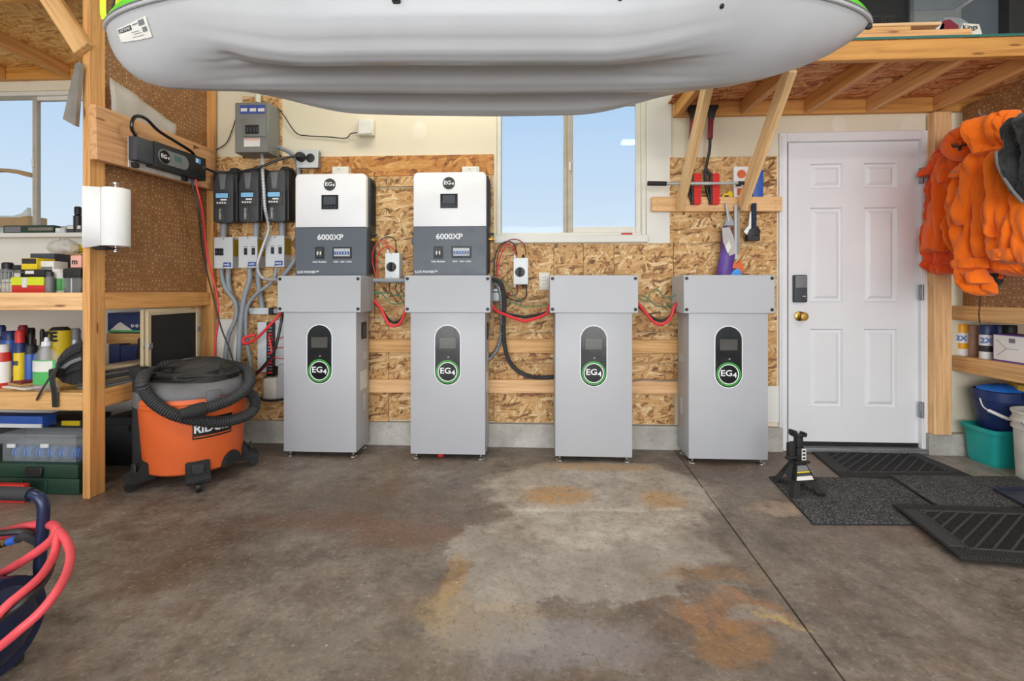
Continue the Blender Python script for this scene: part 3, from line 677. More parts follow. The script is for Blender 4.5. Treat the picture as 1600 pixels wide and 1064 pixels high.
for px, py in ((1027, 314), (1027, 325), (1212, 314), (1212, 325)):
    p = atY(px, py, 3.143); lathe('screw_head', [(0.004, 0), (0.004, -0.002), (0, -0.0025)], p, M['galv'], o, 8, 'Y')

for px, py, rr in ((1311, 195, 0.045), (1423, 199, 0.062), (655, 205, 0.05)):
    q = atY(px, py, YW); lathe('mud_patch', [(rr, 0), (rr*0.9, -0.0008), (0, -0.001)], q, M['mud'], wall_back, 24, 'Y', 1.0, 1.3)
# ================================================================ BATTERY CABINETS
RXP = Matrix(((0, 0, 1, 0), (1, 0, 0, 0), (0, 1, 0, 0), (0, 0, 0, 1)))       # print on a face that looks towards +X
RXN = Matrix(((0, 0, -1, 0), (-1, 0, 0, 0), (0, 1, 0, 0), (0, 0, 0, 1)))     # ... towards -X
def ring(name, c, r0, r1, mat, parent, d=0.001, y=0, n=36):
    bm = bmesh.new(); vs = []
    for k in range(n):
        a = 2*PI*k/n; ca, sa = math.cos(a), math.sin(a)
        vs.append([bm.verts.new((c[0]+r*ca, yy, c[2]+r*sa)) for r, yy in ((r0, c[1]), (r1, c[1]), (r1, c[1]-d), (r0, c[1]-d))])
    for k in range(n):
        A, B = vs[k], vs[(k+1) % n]
        for i in range(4): bm.faces.new((A[i], A[(i+1) % 4], B[(i+1) % 4], B[i]))
    return fin(name, bm, mat, parent)
BY = 2.9
def battery(cx):
    r = thing('battery_cabinet', 'x', 'battery', (cx, 3.0, 0), 'grey battery cabinets along the wall')
    w = 0.466/2; z0, z1 = 0.036, 0.918
    body = box('body', cx-w, cx+w, BY, 3.125, z0, z1, M['cab'], r, 0.006, 2)
    wb = 0.532/2
    bx = box('conduit_box', cx-wb, cx+wb, BY-0.012, 3.135, 0.912, 1.141, M['cab_box'], r, 0.003, 1)
    for sx in (-1, 1):
        for z in (0.934, 1.121):
            lathe('screw', [(0.010, 0), (0.010, -0.003), (0.007, -0.006), (0, -0.006)], (cx+sx*(wb-0.017), BY-0.012, z), M['black'], bx, 12, 'Y')
    # pill shaped display
    zc0, zc1 = 0.545, 0.755; pr = 0.077
    def pill(rr, zz=0): return [(cx+rr*math.cos(a), zc1+rr*math.sin(a)) for a in [PI*k/14 for k in range(15)]]+[(cx+rr*math.cos(a), zc0+rr*math.sin(a)) for a in [PI+PI*k/14 for k in range(15)]]
    prism('display_rim', pill(pr+0.006), BY-0.003, BY+0.002, M['white_print'], r)
    dp = prism('display_panel', pill(pr), BY-0.005, BY, M['black_gloss'], r); dp['label'] = 'glossy black pill shaped display'
    box('screen', cx-0.052, cx+0.052, BY-0.0065, BY-0.004, 0.69, 0.757, M['lcd_grey'], dp, 0.001)
    text('\u2197', 0.016, (cx+0.004, BY-0.0065, 0.638), M['white_print'], dp, name='status_mark')
    zr = 0.547
    ring('green_ring', (cx, BY-0.005, zr), 0.066, 0.0715, M['green_ring'], dp, 0.0012); ring('green_ring', (cx, BY-0.005, zr), 0.0555, 0.0605, M['white_print'], dp, 0.0012)
    ring('green_ring', (cx, BY-0.005, zr), 0.0605, 0.063, M['green_ring'], dp, 0.0012)
    text('EG', 0.05, (cx-0.013, BY-0.0058, zr+0.005), M['white_print'], dp, bold=0.0009, sx=1.15); text('4', 0.042, (cx+0.036, BY-0.0058, zr-0.006), M['white_print'], dp, bold=0.0009, sx=1.1)
    # side cut-outs, switch and rating label
    for sx in (-1, 1):
        xo = cx+sx*w
        def sp(nm, ya, yb, za, zb, mat, th=0.002): return box(nm, min(xo, xo+sx*th), max(xo, xo+sx*th), ya, yb, za, zb, mat, body, 0.0008)
        sp('handle_recess', 3.02, 3.09, 0.60, 0.65, M['box_grey']); sp('vent_slot', 3.03, 3.06, 0.27, 0.375, M['box_grey'])
        if sx > 0:
            sp('switch_plate', 2.985, 3.075, 0.735, 0.845, M['black']); sp('switch_lever', 3.01, 3.05, 0.755, 0.825, M['slate_plastic'], 0.008); sp('rating_label', 2.97, 3.085, 0.41, 0.53, M['label'])
            sp('knockout', 3.0, 3.05, 0.96, 0.999, M['cab'])
    for sx in (-1, 1):
        for y in (BY+0.03, 3.09):
            c = (cx+sx*(w-0.03), y, 0)
            f = lathe('foot', [(0.024, 0.0), (0.026, 0.004), (0.022, 0.010), (0.011, 0.015), (0.007, 0.016), (0.007, z0+0.004)], c, M['steel'], r, 16)
    return r
CX = [XP(px, BY) for px in (499.5, 699.5, 927.5, 1138)]
bat0 = battery(CX[0])
LB_ = ['grey battery cabinet nearest the orange shop vacuum, under the left inverter', 'grey battery cabinet under the right inverter, below the window edge',
       'grey battery cabinet standing on the stained pale patch, below the window', 'grey battery cabinet nearest the white door, farthest right']
bat0['label'] = LB_[0]
for i in (1, 2, 3): dup(bat0, Matrix.Translation((CX[i]-CX[0], 0, 0)), label=LB_[i])
# ================================================================ INVERTERS
def inverter(cx):
    r = thing('inverter', 'x', 'inverter', (cx, 3.1, 1.142), 'white and grey wall inverters')
    w = 0.472/2; z0, zm, z1 = 1.143, 1.462, 1.812; y = 3.03; k = 0.03
    top = [(cx-w, zm+0.001), (cx+w, zm+0.001)]+[(cx+w-k+k*math.cos(a), z1-k+k*math.sin(a)) for a in [PI/2*i/5 for i in range(6)]]+[(cx-w+k-k*math.sin(a), z1-k+k*math.cos(a)) for a in [PI/2*i/5 for i in range(6)]]
    c = prism('upper_cover', top, y, y+0.045, M['inv_white'], r, 'XZ', 0.004)
    lo = box('lower_cover', cx-w-0.003, cx+w+0.003, y+0.002, y+0.06, z0, zm, M['inv_grey'], r, 0.003)
    b = box('chassis', cx-w+0.006, cx+w+0.012, y+0.04, 3.186, z0+0.02, z1-0.015, M['inv_side'], r, 0.006)
    for i in range(6): box('cooling_fin', cx+w+0.011, cx+w+0.016, y+0.055+i*0.016, y+0.061+i*0.016, zm+0.02, z1-0.04, M['black'], b)
    d = lathe('badge', [(0.040, 0), (0.040, -0.0015), (0, -0.0015)], (cx-0.005, y, 1.741), M['inv_side'], c, 32, 'Y')
    text('EG', 0.034, (cx-0.013, y-0.002, 1.743), M['white_print'], d, bold=0.0007, sx=1.2); text('4', 0.026, (cx+0.021, y-0.002, 1.737), M['white_print'], d, bold=0.0007, sx=1.15)
    s = box('control_panel', cx-0.060, cx+0.052, y-0.003, y+0.001, 1.58, 1.673, M['black_gloss'], c, 0.001)
    box('screen', cx-0.045, cx+0.037, y-0.0042, y-0.002, 1.61, 1.663, M['slate_plastic'], s)
    for i in range(4): lathe('button', [(0.006, 0), (0.006, -0.002), (0, -0.0025)], (cx-0.037+i*0.022, y-0.003, 1.594), M['slate_plastic'], s, 10, 'Y')
    text('6000XP', 0.05, (cx-0.003, y+0.0012, 1.396), M['white_print'], lo, bold=0.0012, sx=1.08)
    for nm, xa, xb, za, zb in (('breaker_window', cx-0.105, cx-0.042, 1.255, 1.335), ('breaker_window', cx+0.012, cx+0.142, 1.258, 1.334)):
        q = box(nm, xa, xb, y+0.0005, y+0.003, za, zb, M['black'], lo, 0.001)
        n = 2 if xb-xa < 0.08 else 6
        for i in range(n):
            ww = (xb-xa-0.024)/n; x = xa+0.012+i*ww
            g = box('breaker', x+0.0006, x+ww-0.0006, y-0.006, y+0.001, za+0.014, zb-0.012, M['slate_plastic'] if n == 2 else M['box_grey'], q, 0.001)
            box('toggle', x+ww*0.25, x+ww*0.75, y-0.011, y-0.005, (za+zb)/2-0.014, (za+zb)/2+0.008, M['label'] if n == 2 else M['blue_print'], q, 0.001)
    text('Solar Breaker', 0.0165, (cx-0.074, y+0.0012, 1.236), M['white_print'], lo, bold=0.0003)
    for s_, x in (('GRID', 0.035), ('GEN', 0.078), ('LOAD', 0.12)): text(s_, 0.0145, (cx+x, y+0.0012, 1.236), M['white_print'], lo, bold=0.0003)
    text('LUX POWER\u2122', 0.022, (cx-w+0.085, y+0.0012, 1.169), M['white_print'], lo, bold=0.0004)
    # glands and switches on the right and left sides
    lathe('cable_gland', [(0.012, 0), (0.012, 0.012), (0.017, 0.014), (0.017, 0.026), (0.009, 0.03), (0.009, 0.04)], (cx+w+0.010, 3.10, 1.385), M['brass'], r, 12, 'X')
    box('antenna_plug', cx+w+0.004, cx+w+0.045, 3.09, 3.115, 1.412, 1.428, M['black'], r, 0.004); box('switch_block', cx-w-0.018, cx-w+0.004, 3.05, 3.09, 1.35, 1.395, M['inv_grey'], r, 0.003); box('antenna_plug', cx-w-0.02, cx-w+0.004, 3.06, 3.08, 1.415, 1.43, M['black'], r, 0.003)
    return r
inv0 = inverter(XP(516.5, 3.03)); inv0['label'] = 'left of two white and grey inverters marked 6000XP, beside black controllers'
dup(inv0, Matrix.Translation((XP(702.5, 3.03)-XP(516.5, 3.03), 0, 0)), label='right of two white and grey inverters marked 6000XP, beside the window')
# small boxes above the inverters
for px0, px1, lab in ((519, 544, 'small pale junction box peeking above the left inverter'), (722, 749, 'small pale junction box peeking above the right inverter')):
    r = thing('junction_box', lab, 'junction box', atY((px0+px1)/2, 300, 3.15), 'junction boxes above the inverters')
    pbox('box_body', px0, 260, px1, 320, 3.135, 0.052, M['ivory'], r, 0.003); c = pbox('cover', px0, 261, px1-4, 318, 3.13, 0.006, M['label'], r, 0.002)
    p = atY((px0+px1)/2-2, 264, 3.13); lathe('screw', [(0.004, 0), (0.004, -0.002), (0, -0.002)], p, M['galv'], c, 8, 'Y')
# ================================================================ BREAKER PANEL AND WALL BOXES
def breaker_panel():
    y = 3.045
    r = thing('load_center', 'grey steel breaker panel with black breakers under purple sticker', 'breaker panel', atY(405, 238, 3.1))
    b = pbox('enclosure', 367, 160, 419.5, 238.5, y+0.004, 3.187-y-0.004, M['panel_grey'], r, 0.003)
    c = pbox('cover', 368, 161, 419, 238, y-0.002, 0.008, M['panel_grey'], r, 0.003)
    d = pbox('door', 379, 183, 415, 213, y-0.009, 0.008, M['panel_grey'], r, 0.006, 2)
    q = pbox('breaker_window', 383, 195, 404, 209, y-0.0115, 0.004, M['black'], r, 0.001)
    for px in (385, 390, 396, 400): pbox('toggle', px, 199, px+2.6, 206, y-0.017, 0.006, M['slate_plastic'], q, 0.001)
    s = pbox('sticker', 375, 164, 414, 177.5, y-0.004, 0.002, M['label_blue'], r)
    for px in (376, 390, 403): pbox('printed_field', px, 169, px+10, 174, y-0.0052, 0.0015, M['label'], s)
    k = pbox('warning_label', 381, 216, 406, 229, y-0.004, 0.002, M['label'], r); pbox('printed_line', 382, 216.5, 405, 219, y-0.005, 0.0012, M['pink'], k)
    for px, py in ((394, 162), (394, 235)):
        p = atY(px, py, y-0.002); lathe('screw', [(0.006, 0), (0.006, -0.003), (0, -0.004)], p, M['galv'], r, 10, 'Y')
    return r
breaker_panel()
def rod(name, label, cat, pts, r, mat, group=None, **kw):
    o = tube(name, [atY(a, b, y) for a, b, y in pts], r, mat, None, **kw)
    return tag(o, label, cat, group)
rod('conduit', 'short white pipe rising from top of grey breaker panel', 'conduit', [(403, 120, 3.15), (403, 140, 3.15), (403, 160.5, 3.15)], 0.019, M['ivory'])
r = thing('sensor_box', 'small grey box with a wire on the cream wall above inverters', 'junction box', atY(571, 210, 3.17))
pbox('body', 558, 185, 583, 211, 3.155, 0.045, M['ivory'], r, 0.005, 2); pbox('cover', 560, 187, 581, 209, 3.151, 0.006, M['label'], r, 0.003); pbox('antenna_stub', 572, 181, 576, 186, 3.16, 0.02, M['ivory'], r, 0.003)
rod('sensor_wire', 'thin dark wire sagging from breaker panel to small grey box', 'wire', [(432, 166, 3.15), (443, 180, 3.18), (462, 207, 3.19), (480, 212, 3.19), (515, 214, 3.19), (540, 216, 3.188), (548, 209, 3.18), (559, 207, 3.17)], 0.0035, M['black'])
rod('sensor_wire', 'thin dark wire looping left from breaker panel to the charger', 'wire', [(368, 187, 3.15), (362, 205, 3.18), (352, 225, 3.18), (330, 236, 3.16), (308, 233, 3.0), (303, 228, 2.8), (310, 232, 2.75)], 0.0035, M['black'])
def outlet_box():
    r = thing('outlet_box', 'metal outlet box with a round black plug above left inverter', 'outlet', atY(480, 260, 3.15))
    pbox('box_body', 464, 234, 496, 261, 3.135, 0.053, M['galv'], r, 0.004); c = pbox('cover_plate', 463, 233, 497, 262, 3.129, 0.006, M['box_grey'], r, 0.003)
    for px in (485,): 
        p = atY(px, 247, 3.129); lathe('socket', [(0.03, 0), (0.03, -0.003), (0.026, -0.004), (0, -0.004)], p, M['black'], c, 20, 'Y')
    p = atY(471, 246, 3.128); lathe('plug', [(0.032, 0), (0.032, -0.022), (0.028, -0.034), (0.016, -0.044), (0.010, -0.06), (0, -0.06)], p, M['rubber'], r, 20, 'Y')
outlet_box()
rod('power_cable', 'black power cable sagging from the charger to the round plug', 'cable', [(319, 262, 2.86), (335, 268, 2.97), (365, 269, 3.0), (400, 263, 3.0), (435, 250, 3.03), (462, 244, 3.06), (469, 246, 3.075)], 0.0085, M['black'])
# ================================================================ CHARGE CONTROLLERS
def controller():
    y = 3.05
    r = thing('charge_controller', 'x', 'charge controller', atY(352, 348, 3.12), 'black charge controllers in a row')
    b = pbox('heat_sink', 333, 268, 371, 346, y+0.03, 0.108, M['black'], r, 0.008, 2)
    f = pprism('front_cover', [(333.5, 290), (337, 275), (341, 269), (361, 267), (364, 272), (364, 345), (361, 348), (337, 348), (334, 344)], y, 0.04, M['controller'], r, 0.004)
    pprism('speaker_grille', [(341.5, 271), (353, 271), (350.5, 296), (344, 296)], y-0.003, 0.006, M['controller_light'], f, 0.001)
    q = pprism('display_bezel', [(334.5, 300), (358, 298.5), (360, 300), (360, 321), (334.5, 321)], y-0.005, 0.007, M['controller'], f, 0.002)
    k = pprism('screen_frame', [(335.3, 301), (356, 300), (357.5, 302), (357, 310), (336, 310.5)], y-0.0065, 0.004, M['black'], q); pbox('screen', 337, 302, 356, 309, y-0.0075, 0.003, M['lcd_blue'], k)
    pbox('logo_patch', 344.5, 311, 354, 313.2, y-0.0062, 0.002, M['white_print'], q)
    for i in range(4): p = atY(340+i*3.9, 317, y-0.005); lathe('button', [(0.0065, 0), (0.006, -0.003), (0, -0.0035)], p, M['label'], q, 10, 'Y')
    pprism('lower_ridge', [(335, 324), (348, 324), (351, 347), (336, 347)], y-0.003, 0.005, M['controller'], f, 0.002)
    pbox('side_recess', 365.2, 276, 368.2, 300, y+0.027, 0.004, M['controller_light'], b, 0.001)
    for i in range(11): pbox('cooling_fin', 369.5, 281+i*5.6, 373.5, 283.4+i*5.6, y+0.06, 0.06, M['controller'], b)
    pprism('top_vent', [(356, 268), (361, 262), (369, 262), (372, 268)], y+0.045, 0.08, M['rubber'], b, 0.004)
    pbox('indicator', 366, 333, 368, 340, y+0.028, 0.004, M['label'], b)
    p = atY(344, 335, y-0.0012); text('CLASSIC', 0.02, (p.x, y-0.004, p.z), M['label'], f, mw=FR @ Matrix.Rotation(-PI/2, 4, 'Z'))
    return r
cc = controller(); cc['label'] = 'leftmost of three black charge controllers with small blue screens'
dup(cc, Matrix.Translation((XP(391.5, 3.05)-XP(352, 3.05), 0, 0.003)), label='middle of three black charge controllers with small blue screens')
dup(cc, Matrix.Translation((XP(433, 3.05)-XP(352, 3.05), 0, 0.004)), label='rightmost of three black charge controllers, beside the left inverter')
# ================================================================ SMALL BREAKER BOXES
def small_box(dx, dy, pair, lab):
    y = 3.085
    r = thing('breaker_box', lab, 'breaker box', atY(350+dx, 419, 3.13), 'pale grey breaker boxes below the controllers')
    def pb(nm, a, b, c, d, *k): return pbox(nm, a+dx, b+dy, c+dx, d+dy, *k)
    b = pb('box_body', 334.5, 371, 363, 419, y+0.003, 0.1, M['box_grey'], r, 0.002); f = pb('cover', 334, 370.5, 363.5, 419.5, y, 0.005, M['box_grey'], r, 0.0015)
    x1 = XP(363+dx, y)
    box('side_label', x1-0.0005, x1+0.0012, y+0.012, y+0.09, ZP(350+dx, 400+dy, y), ZP(350+dx, 374+dy, y), M['label_y'], b)
    for px in ((342.5, 354.5) if pair else (335.5, 340, 344.5)):
        k = pb('breaker', px, 388.5, px+(4.8 if pair else 4.2), 399, y-0.004, 0.005, M['black'], f, 0.001); pb('toggle', px+1.5, 392, px+3.3, 396, y-0.009, 0.006, M['slate_plastic'], k, 0.001)
        if pair: pb('printed_mark', px-1.2, 386, px+6, 387, y-0.0006, 0.001, M['cab_dark'], f)
    if not pair: pb('printed_mark', 335.5, 388, 348, 390, y-0.0045, 0.001, M['black'], f)
    s = pb('logo_patch', 349, 410, 361, 417, y-0.0012, 0.002, M['label_blue'], f, 0.0)
    p = atY(355+dx, 413.5+dy, y-0.0018); ring('logo_mark', (p.x+0.008, p.y, p.z), 0.005, 0.008, M['white_print'], s, 0.0006, n=14); box('logo_mark', p.x-0.02, p.x+0.004, p.y-0.0006, p.y, p.z-0.003, p.z+0.003, M['white_print'], s)
    for py in (373, 417):
        p = atY(349+dx, py+dy, y); lathe('screw', [(0.004, 0), (0.004, -0.002), (0, -0.002)], p, M['black'], f, 8, 'Y')
small_box(0, 0, False, 'leftmost of three pale grey breaker boxes, under leftmost controller')
small_box(38.5, -1, True, 'middle of three pale grey breaker boxes, under middle controller')
small_box(80.5, -2.5, True, 'rightmost of three pale grey breaker boxes, beside the left inverter')
# ================================================================ CONDUITS ON THE LEFT
G = 'grey conduits between the wall boxes'
for a, b, l in (((350, 347), (349, 371), 'leftmost'), ((401, 347), (400, 371), 'middle'), ((441, 347), (441, 369), 'rightmost')):
    rod('conduit_nipple', f'short grey pipe joining {l} charge controller to its breaker box', 'conduit', [(a[0], a[1], 3.13), (b[0], b[1], 3.13)], 0.021, M['conduit'], G, smooth_pts=False, seg=14)
rod('conduit', 'grey conduit curving down from leftmost breaker box behind the vacuum hose', 'conduit', [(346, 419, 3.13), (347, 432, 3.13), (352, 449, 3.13), (368, 474, 3.13), (368, 498, 3.13), (358, 522, 3.13), (353, 550, 3.13), (352, 600, 3.13)], 0.015, M['conduit'], G, seg=10)
rod('conduit', 'thick grey conduit bending right from leftmost breaker box to flat grey fitting', 'conduit', [(357, 419, 3.14), (357, 440, 3.14), (361, 458, 3.15), (372, 474, 3.16), (392, 485, 3.165)], 0.017, M['conduit'], G, seg=10)
rod('conduit', 'thick grey conduit dropping from middle breaker box to the vacuum', 'conduit', [(390, 420, 3.11), (390, 437, 3.11), (382, 464, 3.11), (377, 498, 3.11), (374, 540, 3.11), (372, 600, 3.11)], 0.018, M['conduit'], G, seg=10)
rod('conduit', 'short grey conduit between middle breaker box and flat grey fitting', 'conduit', [(403, 420, 3.15), (404, 442, 3.15), (407, 462, 3.15), (410, 481, 3.15)], 0.018, M['conduit'], G, seg=10)
rod('flexible_conduit', 'thin grey conduit swinging left from rightmost breaker box then down', 'conduit', [(432, 419, 3.09), (428, 435, 3.08), (418, 447, 3.07), (401, 459, 3.07), (387, 478, 3.07), (384, 503, 3.08), (386, 537, 3.1), (391, 565, 3.12), (393, 590, 3.13)], 0.0115, M['conduit'], G, seg=10)
def flex(name, label, pts, r, mat):
    P = spline([atY(a, b, y) for a, b, y in pts], 26)
    bm = bmesh.new(); sweep(bm, P, lambda i: r*(1.0+0.12*math.sin(i*1.6)), 8); return tag(fin(name, bm, mat, smooth=True), label, 'conduit', G)
flex('flexible_conduit', 'silver armoured conduit running from breaker panel past the controllers', [(410, 238, 3.1), (410, 262, 3.03), (412, 295, 3.02), (414, 325, 3.02), (419, 348, 3.06), (419, 362, 3.05), (411, 385, 3.05), (403, 410, 3.04), (404, 426, 3.03), (414, 436, 3.02), (434, 437, 2.98)], 0.0105, M['alu'])
flex('flexible_conduit', 'grey flexible conduit from breaker panel side down behind left inverter', [(432, 230, 3.1), (440, 232, 3.12), (455, 240, 3.14), (465, 255, 3.15), (467, 285, 3.15)], 0.014, M['conduit'])
rod('conduit', 'grey conduit slanting from left inverter down behind battery cabinet', 'conduit', [(464, 400, 3.12), (455, 415, 3.12), (443, 430, 3.12), (434, 440, 3.12)], 0.015, M['conduit'], G)
r = thing('conduit_fitting', 'flat grey conduit fitting left of the first battery cabinet', 'conduit fitting', atY(410, 490, 3.16))
pbox('body', 389, 481, 419, 491.5, 3.13, 0.058, M['box_grey'], r, 0.004); pbox('coupling', 426, 482, 444, 490, 3.13, 0.05, M['conduit'], r, 0.006); pbox('locknut', 419, 480.5, 426, 492, 3.125, 0.06, M['black'], r, 0.006)
def busbar():
    r = thing('bus_bar', 'grey bus bar strip with black terminals left of battery cabinet', 'bus bar', atY(415, 590, 3.16))
    b = pbox('base', 402, 503, 416, 582, 3.13, 0.058, M['box_grey'], r, 0.003); t = pbox('terminal_strip', 416.5, 504, 427, 588, 3.125, 0.062, M['black'], r, 0.002)
    for i in range(16): pbox('terminal', 418, 506+i*5, 425, 508.6+i*5, 3.118, 0.008, M['galv'] if i % 3 else M['red_wire'], t, 0.001)
    pbox('side_panel', 428, 500, 446, 572, 3.15, 0.038, M['box_grey'], r, 0.002)
busbar()
r = thing('utility_box', 'pale rounded electrical housing low on wall behind vacuum hose', 'junction box', atY(420, 626, 3.16))
p = atY(421, 607, 3.13); box('housing', XP(411, 3.1), XP(434, 3.1), 3.08, 3.186, ZP(420, 626, 3.1), ZP(420, 590, 3.1), M['dirty_white'], r, 0.03, 4); pbox('side_cover', 434, 570, 446, 628, 3.11, 0.076, M['cab'], r, 0.006, 2)
# cables at the left of the first cabinet
rod('battery_cable', 'thick red cable looping left from first battery cabinet', 'cable', [(441, 487, 3.08), (432, 497, 3.05), (415, 515, 3.04), (398, 531, 3.04), (383, 537, 3.04), (381, 529, 3.05), (390, 525, 3.06), (399, 523, 3.07)], 0.0095, M['red_wire'])
rod('battery_cable', 'thick black cable hanging left of first battery cabinet', 'cable', [(442, 487, 3.06), (440, 500, 3.04), (435, 525, 3.03), (428, 550, 3.03), (412, 572, 3.03), (398, 586, 3.03), (388, 600, 3.03), (380, 610, 3.04)], 0.009, M['black'])
rod('battery_cable', 'red cable beside black terminals dropping behind the vacuum hose', 'cable', [(420, 525, 3.1), (424, 545, 3.08), (424, 560, 3.08), (412, 575, 3.08), (398, 588, 3.08)], 0.007, M['red_wire'])
rod('floor_cable', 'black cable sagging from vacuum hose to first battery cabinet', 'cable', [(388, 598, 3.0), (394, 612, 3.02), (405, 622, 3.04), (420, 626, 3.05), (444, 624, 3.06)], 0.008, M['black'])
for i, (y0, y1) in enumerate(((531, 526), (542, 543), (556, 561))):
    rod('jumper_wire', f'{("upper", "middle", "lower")[i]} thin red wire between bus bar and battery cabinet', 'wire', [(424, y0, 3.11), (432, (y0+y1)/2+1, 3.09), (445, y1, 3.07)], 0.003, M['red_wire'], 'thin red jumper wires')
# ================================================================ DISCONNECT SWITCHES
def disconnect():
    y = 3.10
    r = thing('disconnect_switch', 'x', 'switch', atY(613, 436, 3.15), 'white disconnect switches with black knobs')
    b = pbox('housing', 601.5, 395, 624, 436, y, 0.086, M['switch_white'], r, 0.006, 2)
    p = atY(611.5, 417, y); k = lathe('knob', [(0.032, 0), (0.032, -0.006), (0.028, -0.012), (0.012, -0.013), (0, -0.013)], p, M['black'], r, 24, 'Y'); box('knob_grip', p.x-0.006, p.x+0.006, y-0.028, y-0.01, p.z-0.026, p.z+0.026, M['rubber'], k, 0.003)
    for px, py, s in ((606, 395, 1), (619, 395, 1), (606, 436, -1), (619, 436, -1)):
        q = atY(px, py, y+0.04); lathe('gland', [(0.010, 0), (0.010, 0.008*s), (0.006, 0.016*s), (0.006, 0.022*s)], q, M['label'] if px == 606 else M['black'], r, 10)
    for py in (397, 433):
        q = atY(611.5, py, y); lathe('screw', [(0.003, 0), (0.003, -0.002), (0, -0.002)], q, M['galv'], b, 8, 'Y')
    return r
ds = disconnect(); ds['label'] = 'white disconnect switch with black knob between the two inverters'
DD = Vector((XP(813.5, 3.1)-XP(612.5, 3.1), 0, ZP(813, 436, 3.1)-ZP(612, 436, 3.1)-0.035))
dup(ds, Matrix.Translation(DD), label='white disconnect switch with black knob below window corner')
GW = 'thin wires around the disconnect switches'
rod('wire', 'black wire arching into left disconnect switch from left inverter', 'wire', [(619, 390, 3.14), (617, 375, 3.13), (605, 370, 3.13), (592, 378, 3.13), (584, 395, 3.13), (586, 430, 3.13)], 0.0035, M['black'], GW)
rod('wire', 'red wire arching into left disconnect switch from left inverter', 'wire', [(606, 390, 3.14), (602, 376, 3.12), (592, 378, 3.11), (583, 392, 3.11), (582, 410, 3.11), (588, 434, 3.11)], 0.0035, M['red_wire'], GW)
rod('wire', 'second red wire swinging low into left disconnect switch', 'wire', [(618, 392, 3.14), (608, 385, 3.12), (596, 390, 3.115), (589, 405, 3.11), (591, 434, 3.11)], 0.0035, M['red_wire'], GW)
rod('wire', 'black wire arching into right disconnect switch from right inverter', 'wire', [(808, 398, 3.14), (803, 382, 3.13), (792, 377, 3.13), (780, 385, 3.13), (773, 405, 3.13), (772, 432, 3.13)], 0.0035, M['black'], GW)
rod('wire', 'tall red wire arching into right disconnect switch below window', 'wire', [(822, 399, 3.14), (820, 384, 3.12), (810, 375, 3.11), (797, 375, 3.11), (783, 386, 3.11), (777, 405, 3.11), (775, 432, 3.11)], 0.0035, M['maroon'], GW)
rod('wire', 'bright red wire hugging the window corner into right switch', 'wire', [(807, 399, 3.14), (801, 386, 3.10), (793, 382, 3.10), (784, 395, 3.10), (779, 412, 3.10), (778, 433, 3.10)], 0.004, M['red_wire'], GW)
rod('wire', 'dark wire looping from below right switch to second cabinet', 'wire', [(822, 444, 3.14), (822, 462, 3.11), (812, 470, 3.10), (795, 466, 3.10), (783, 452, 3.09), (772, 440, 3.09)], 0.004, M['black'], GW)
rod('wire', 'brown wire drooping from below right switch to second cabinet', 'wire', [(808, 444, 3.13), (808, 458, 3.11), (800, 462, 3.11), (788, 455, 3.10), (776, 444, 3.09)], 0.0035, M['maroon'], GW)
tag(tube('conduit', [atY(584, 438, 3.05), atY(612, 438.5, 3.05), atY(638, 438.5, 3.05)], 0.014, M['conduit'], None, smooth_pts=False, seg=12), 'dark grey horizontal conduit between first and second cabinets', 'conduit')
r = thing('wall_outlet', 'ivory duplex wall outlet beside third battery cabinet', 'outlet', atY(850, 440, 3.18))
o = pbox('cover_plate', 842, 425.5, 859, 453, 3.180, 0.008, M['ivory'], r, 0.004, 2)
for py in (434, 445):
    q = pbox('receptacle', 845.5, py-4.2, 855, py+4.2, 3.177, 0.005, M['white'], r, 0.003, 2)
    for px in (848, 851.4): pbox('slot', px, py-2.4, px+0.9, py+0.8, 3.1762, 0.002, M['black'], q)
# cables slung between the cabinets
G2 = 'cables slung between battery cabinets'
def slung(px0, px1, py, sag, who, first):
    m = (px0+px1)/2; x1 = px1
    rod('battery_cable', f'thick red battery cable sagging between {who}', 'cable', [(px0-2, py, 3.03), (px0+8, py+12, 3.02), (m-6, py+sag-2, 3.01), (m+8, py+sag, 3.01), (px1-9, py+sag*0.62, 3.02), (px1-4, py+4, 3.02), (px1+4, py-2, 3.03)], 0.0098, M['red_wire'], G2)
    rod('battery_cable', f'thick black battery cable sagging between {who}', 'cable', [(px0-2, py+2, 3.06), (px0+8, py+13, 3.06), (m-4, py+sag-7, 3.06), (m+9, py+sag-6, 3.06), (px1-7, py+sag*0.5, 3.06), (px1+3, py+2, 3.06)], 0.009, M['black'], G2)
    rod('ground_wire', f'green ground wire strung between {who}', 'wire', [(px0-2, py-12, 3.05), (px0+10, py-10, 3.05), (m-4, py+3, 3.05), (m+8, py+5, 3.05), (px1-8, py+2, 3.05), (px1+3, py-5, 3.05)], 0.0035, M['green_wire'], G2)
slung(587, 640, 470, 38, 'first and second cabinets', 0)
slung(769, 862, 474, 27, 'second and third cabinets', 1)
slung(999, 1058, 474, 32, 'third and fourth cabinets', 2)
rod('ground_wire', 'upper pale green wire curving between first and second cabinets', 'wire', [(585, 456, 3.04), (598, 457, 3.05), (612, 460, 3.06), (632, 463, 3.05)], 0.0035, M['green_wire'], G2)
rod('ground_wire', 'green wire arching from second cabinet down toward wall outlet', 'wire', [(765, 435, 3.03), (785, 438, 3.05), (797, 450, 3.06), (803, 462, 3.07), (815, 470, 3.08)], 0.0035, M['green_wire'], G2)
rod('ground_wire', 'looping green wire above red cable beside fourth cabinet', 'wire', [(997, 466, 3.06), (1010, 470, 3.07), (1016, 458, 3.08), (1026, 452, 3.08), (1036, 462, 3.08), (1046, 466, 3.06), (1058, 458, 3.05)], 0.0035, M['green_wire'], G2)
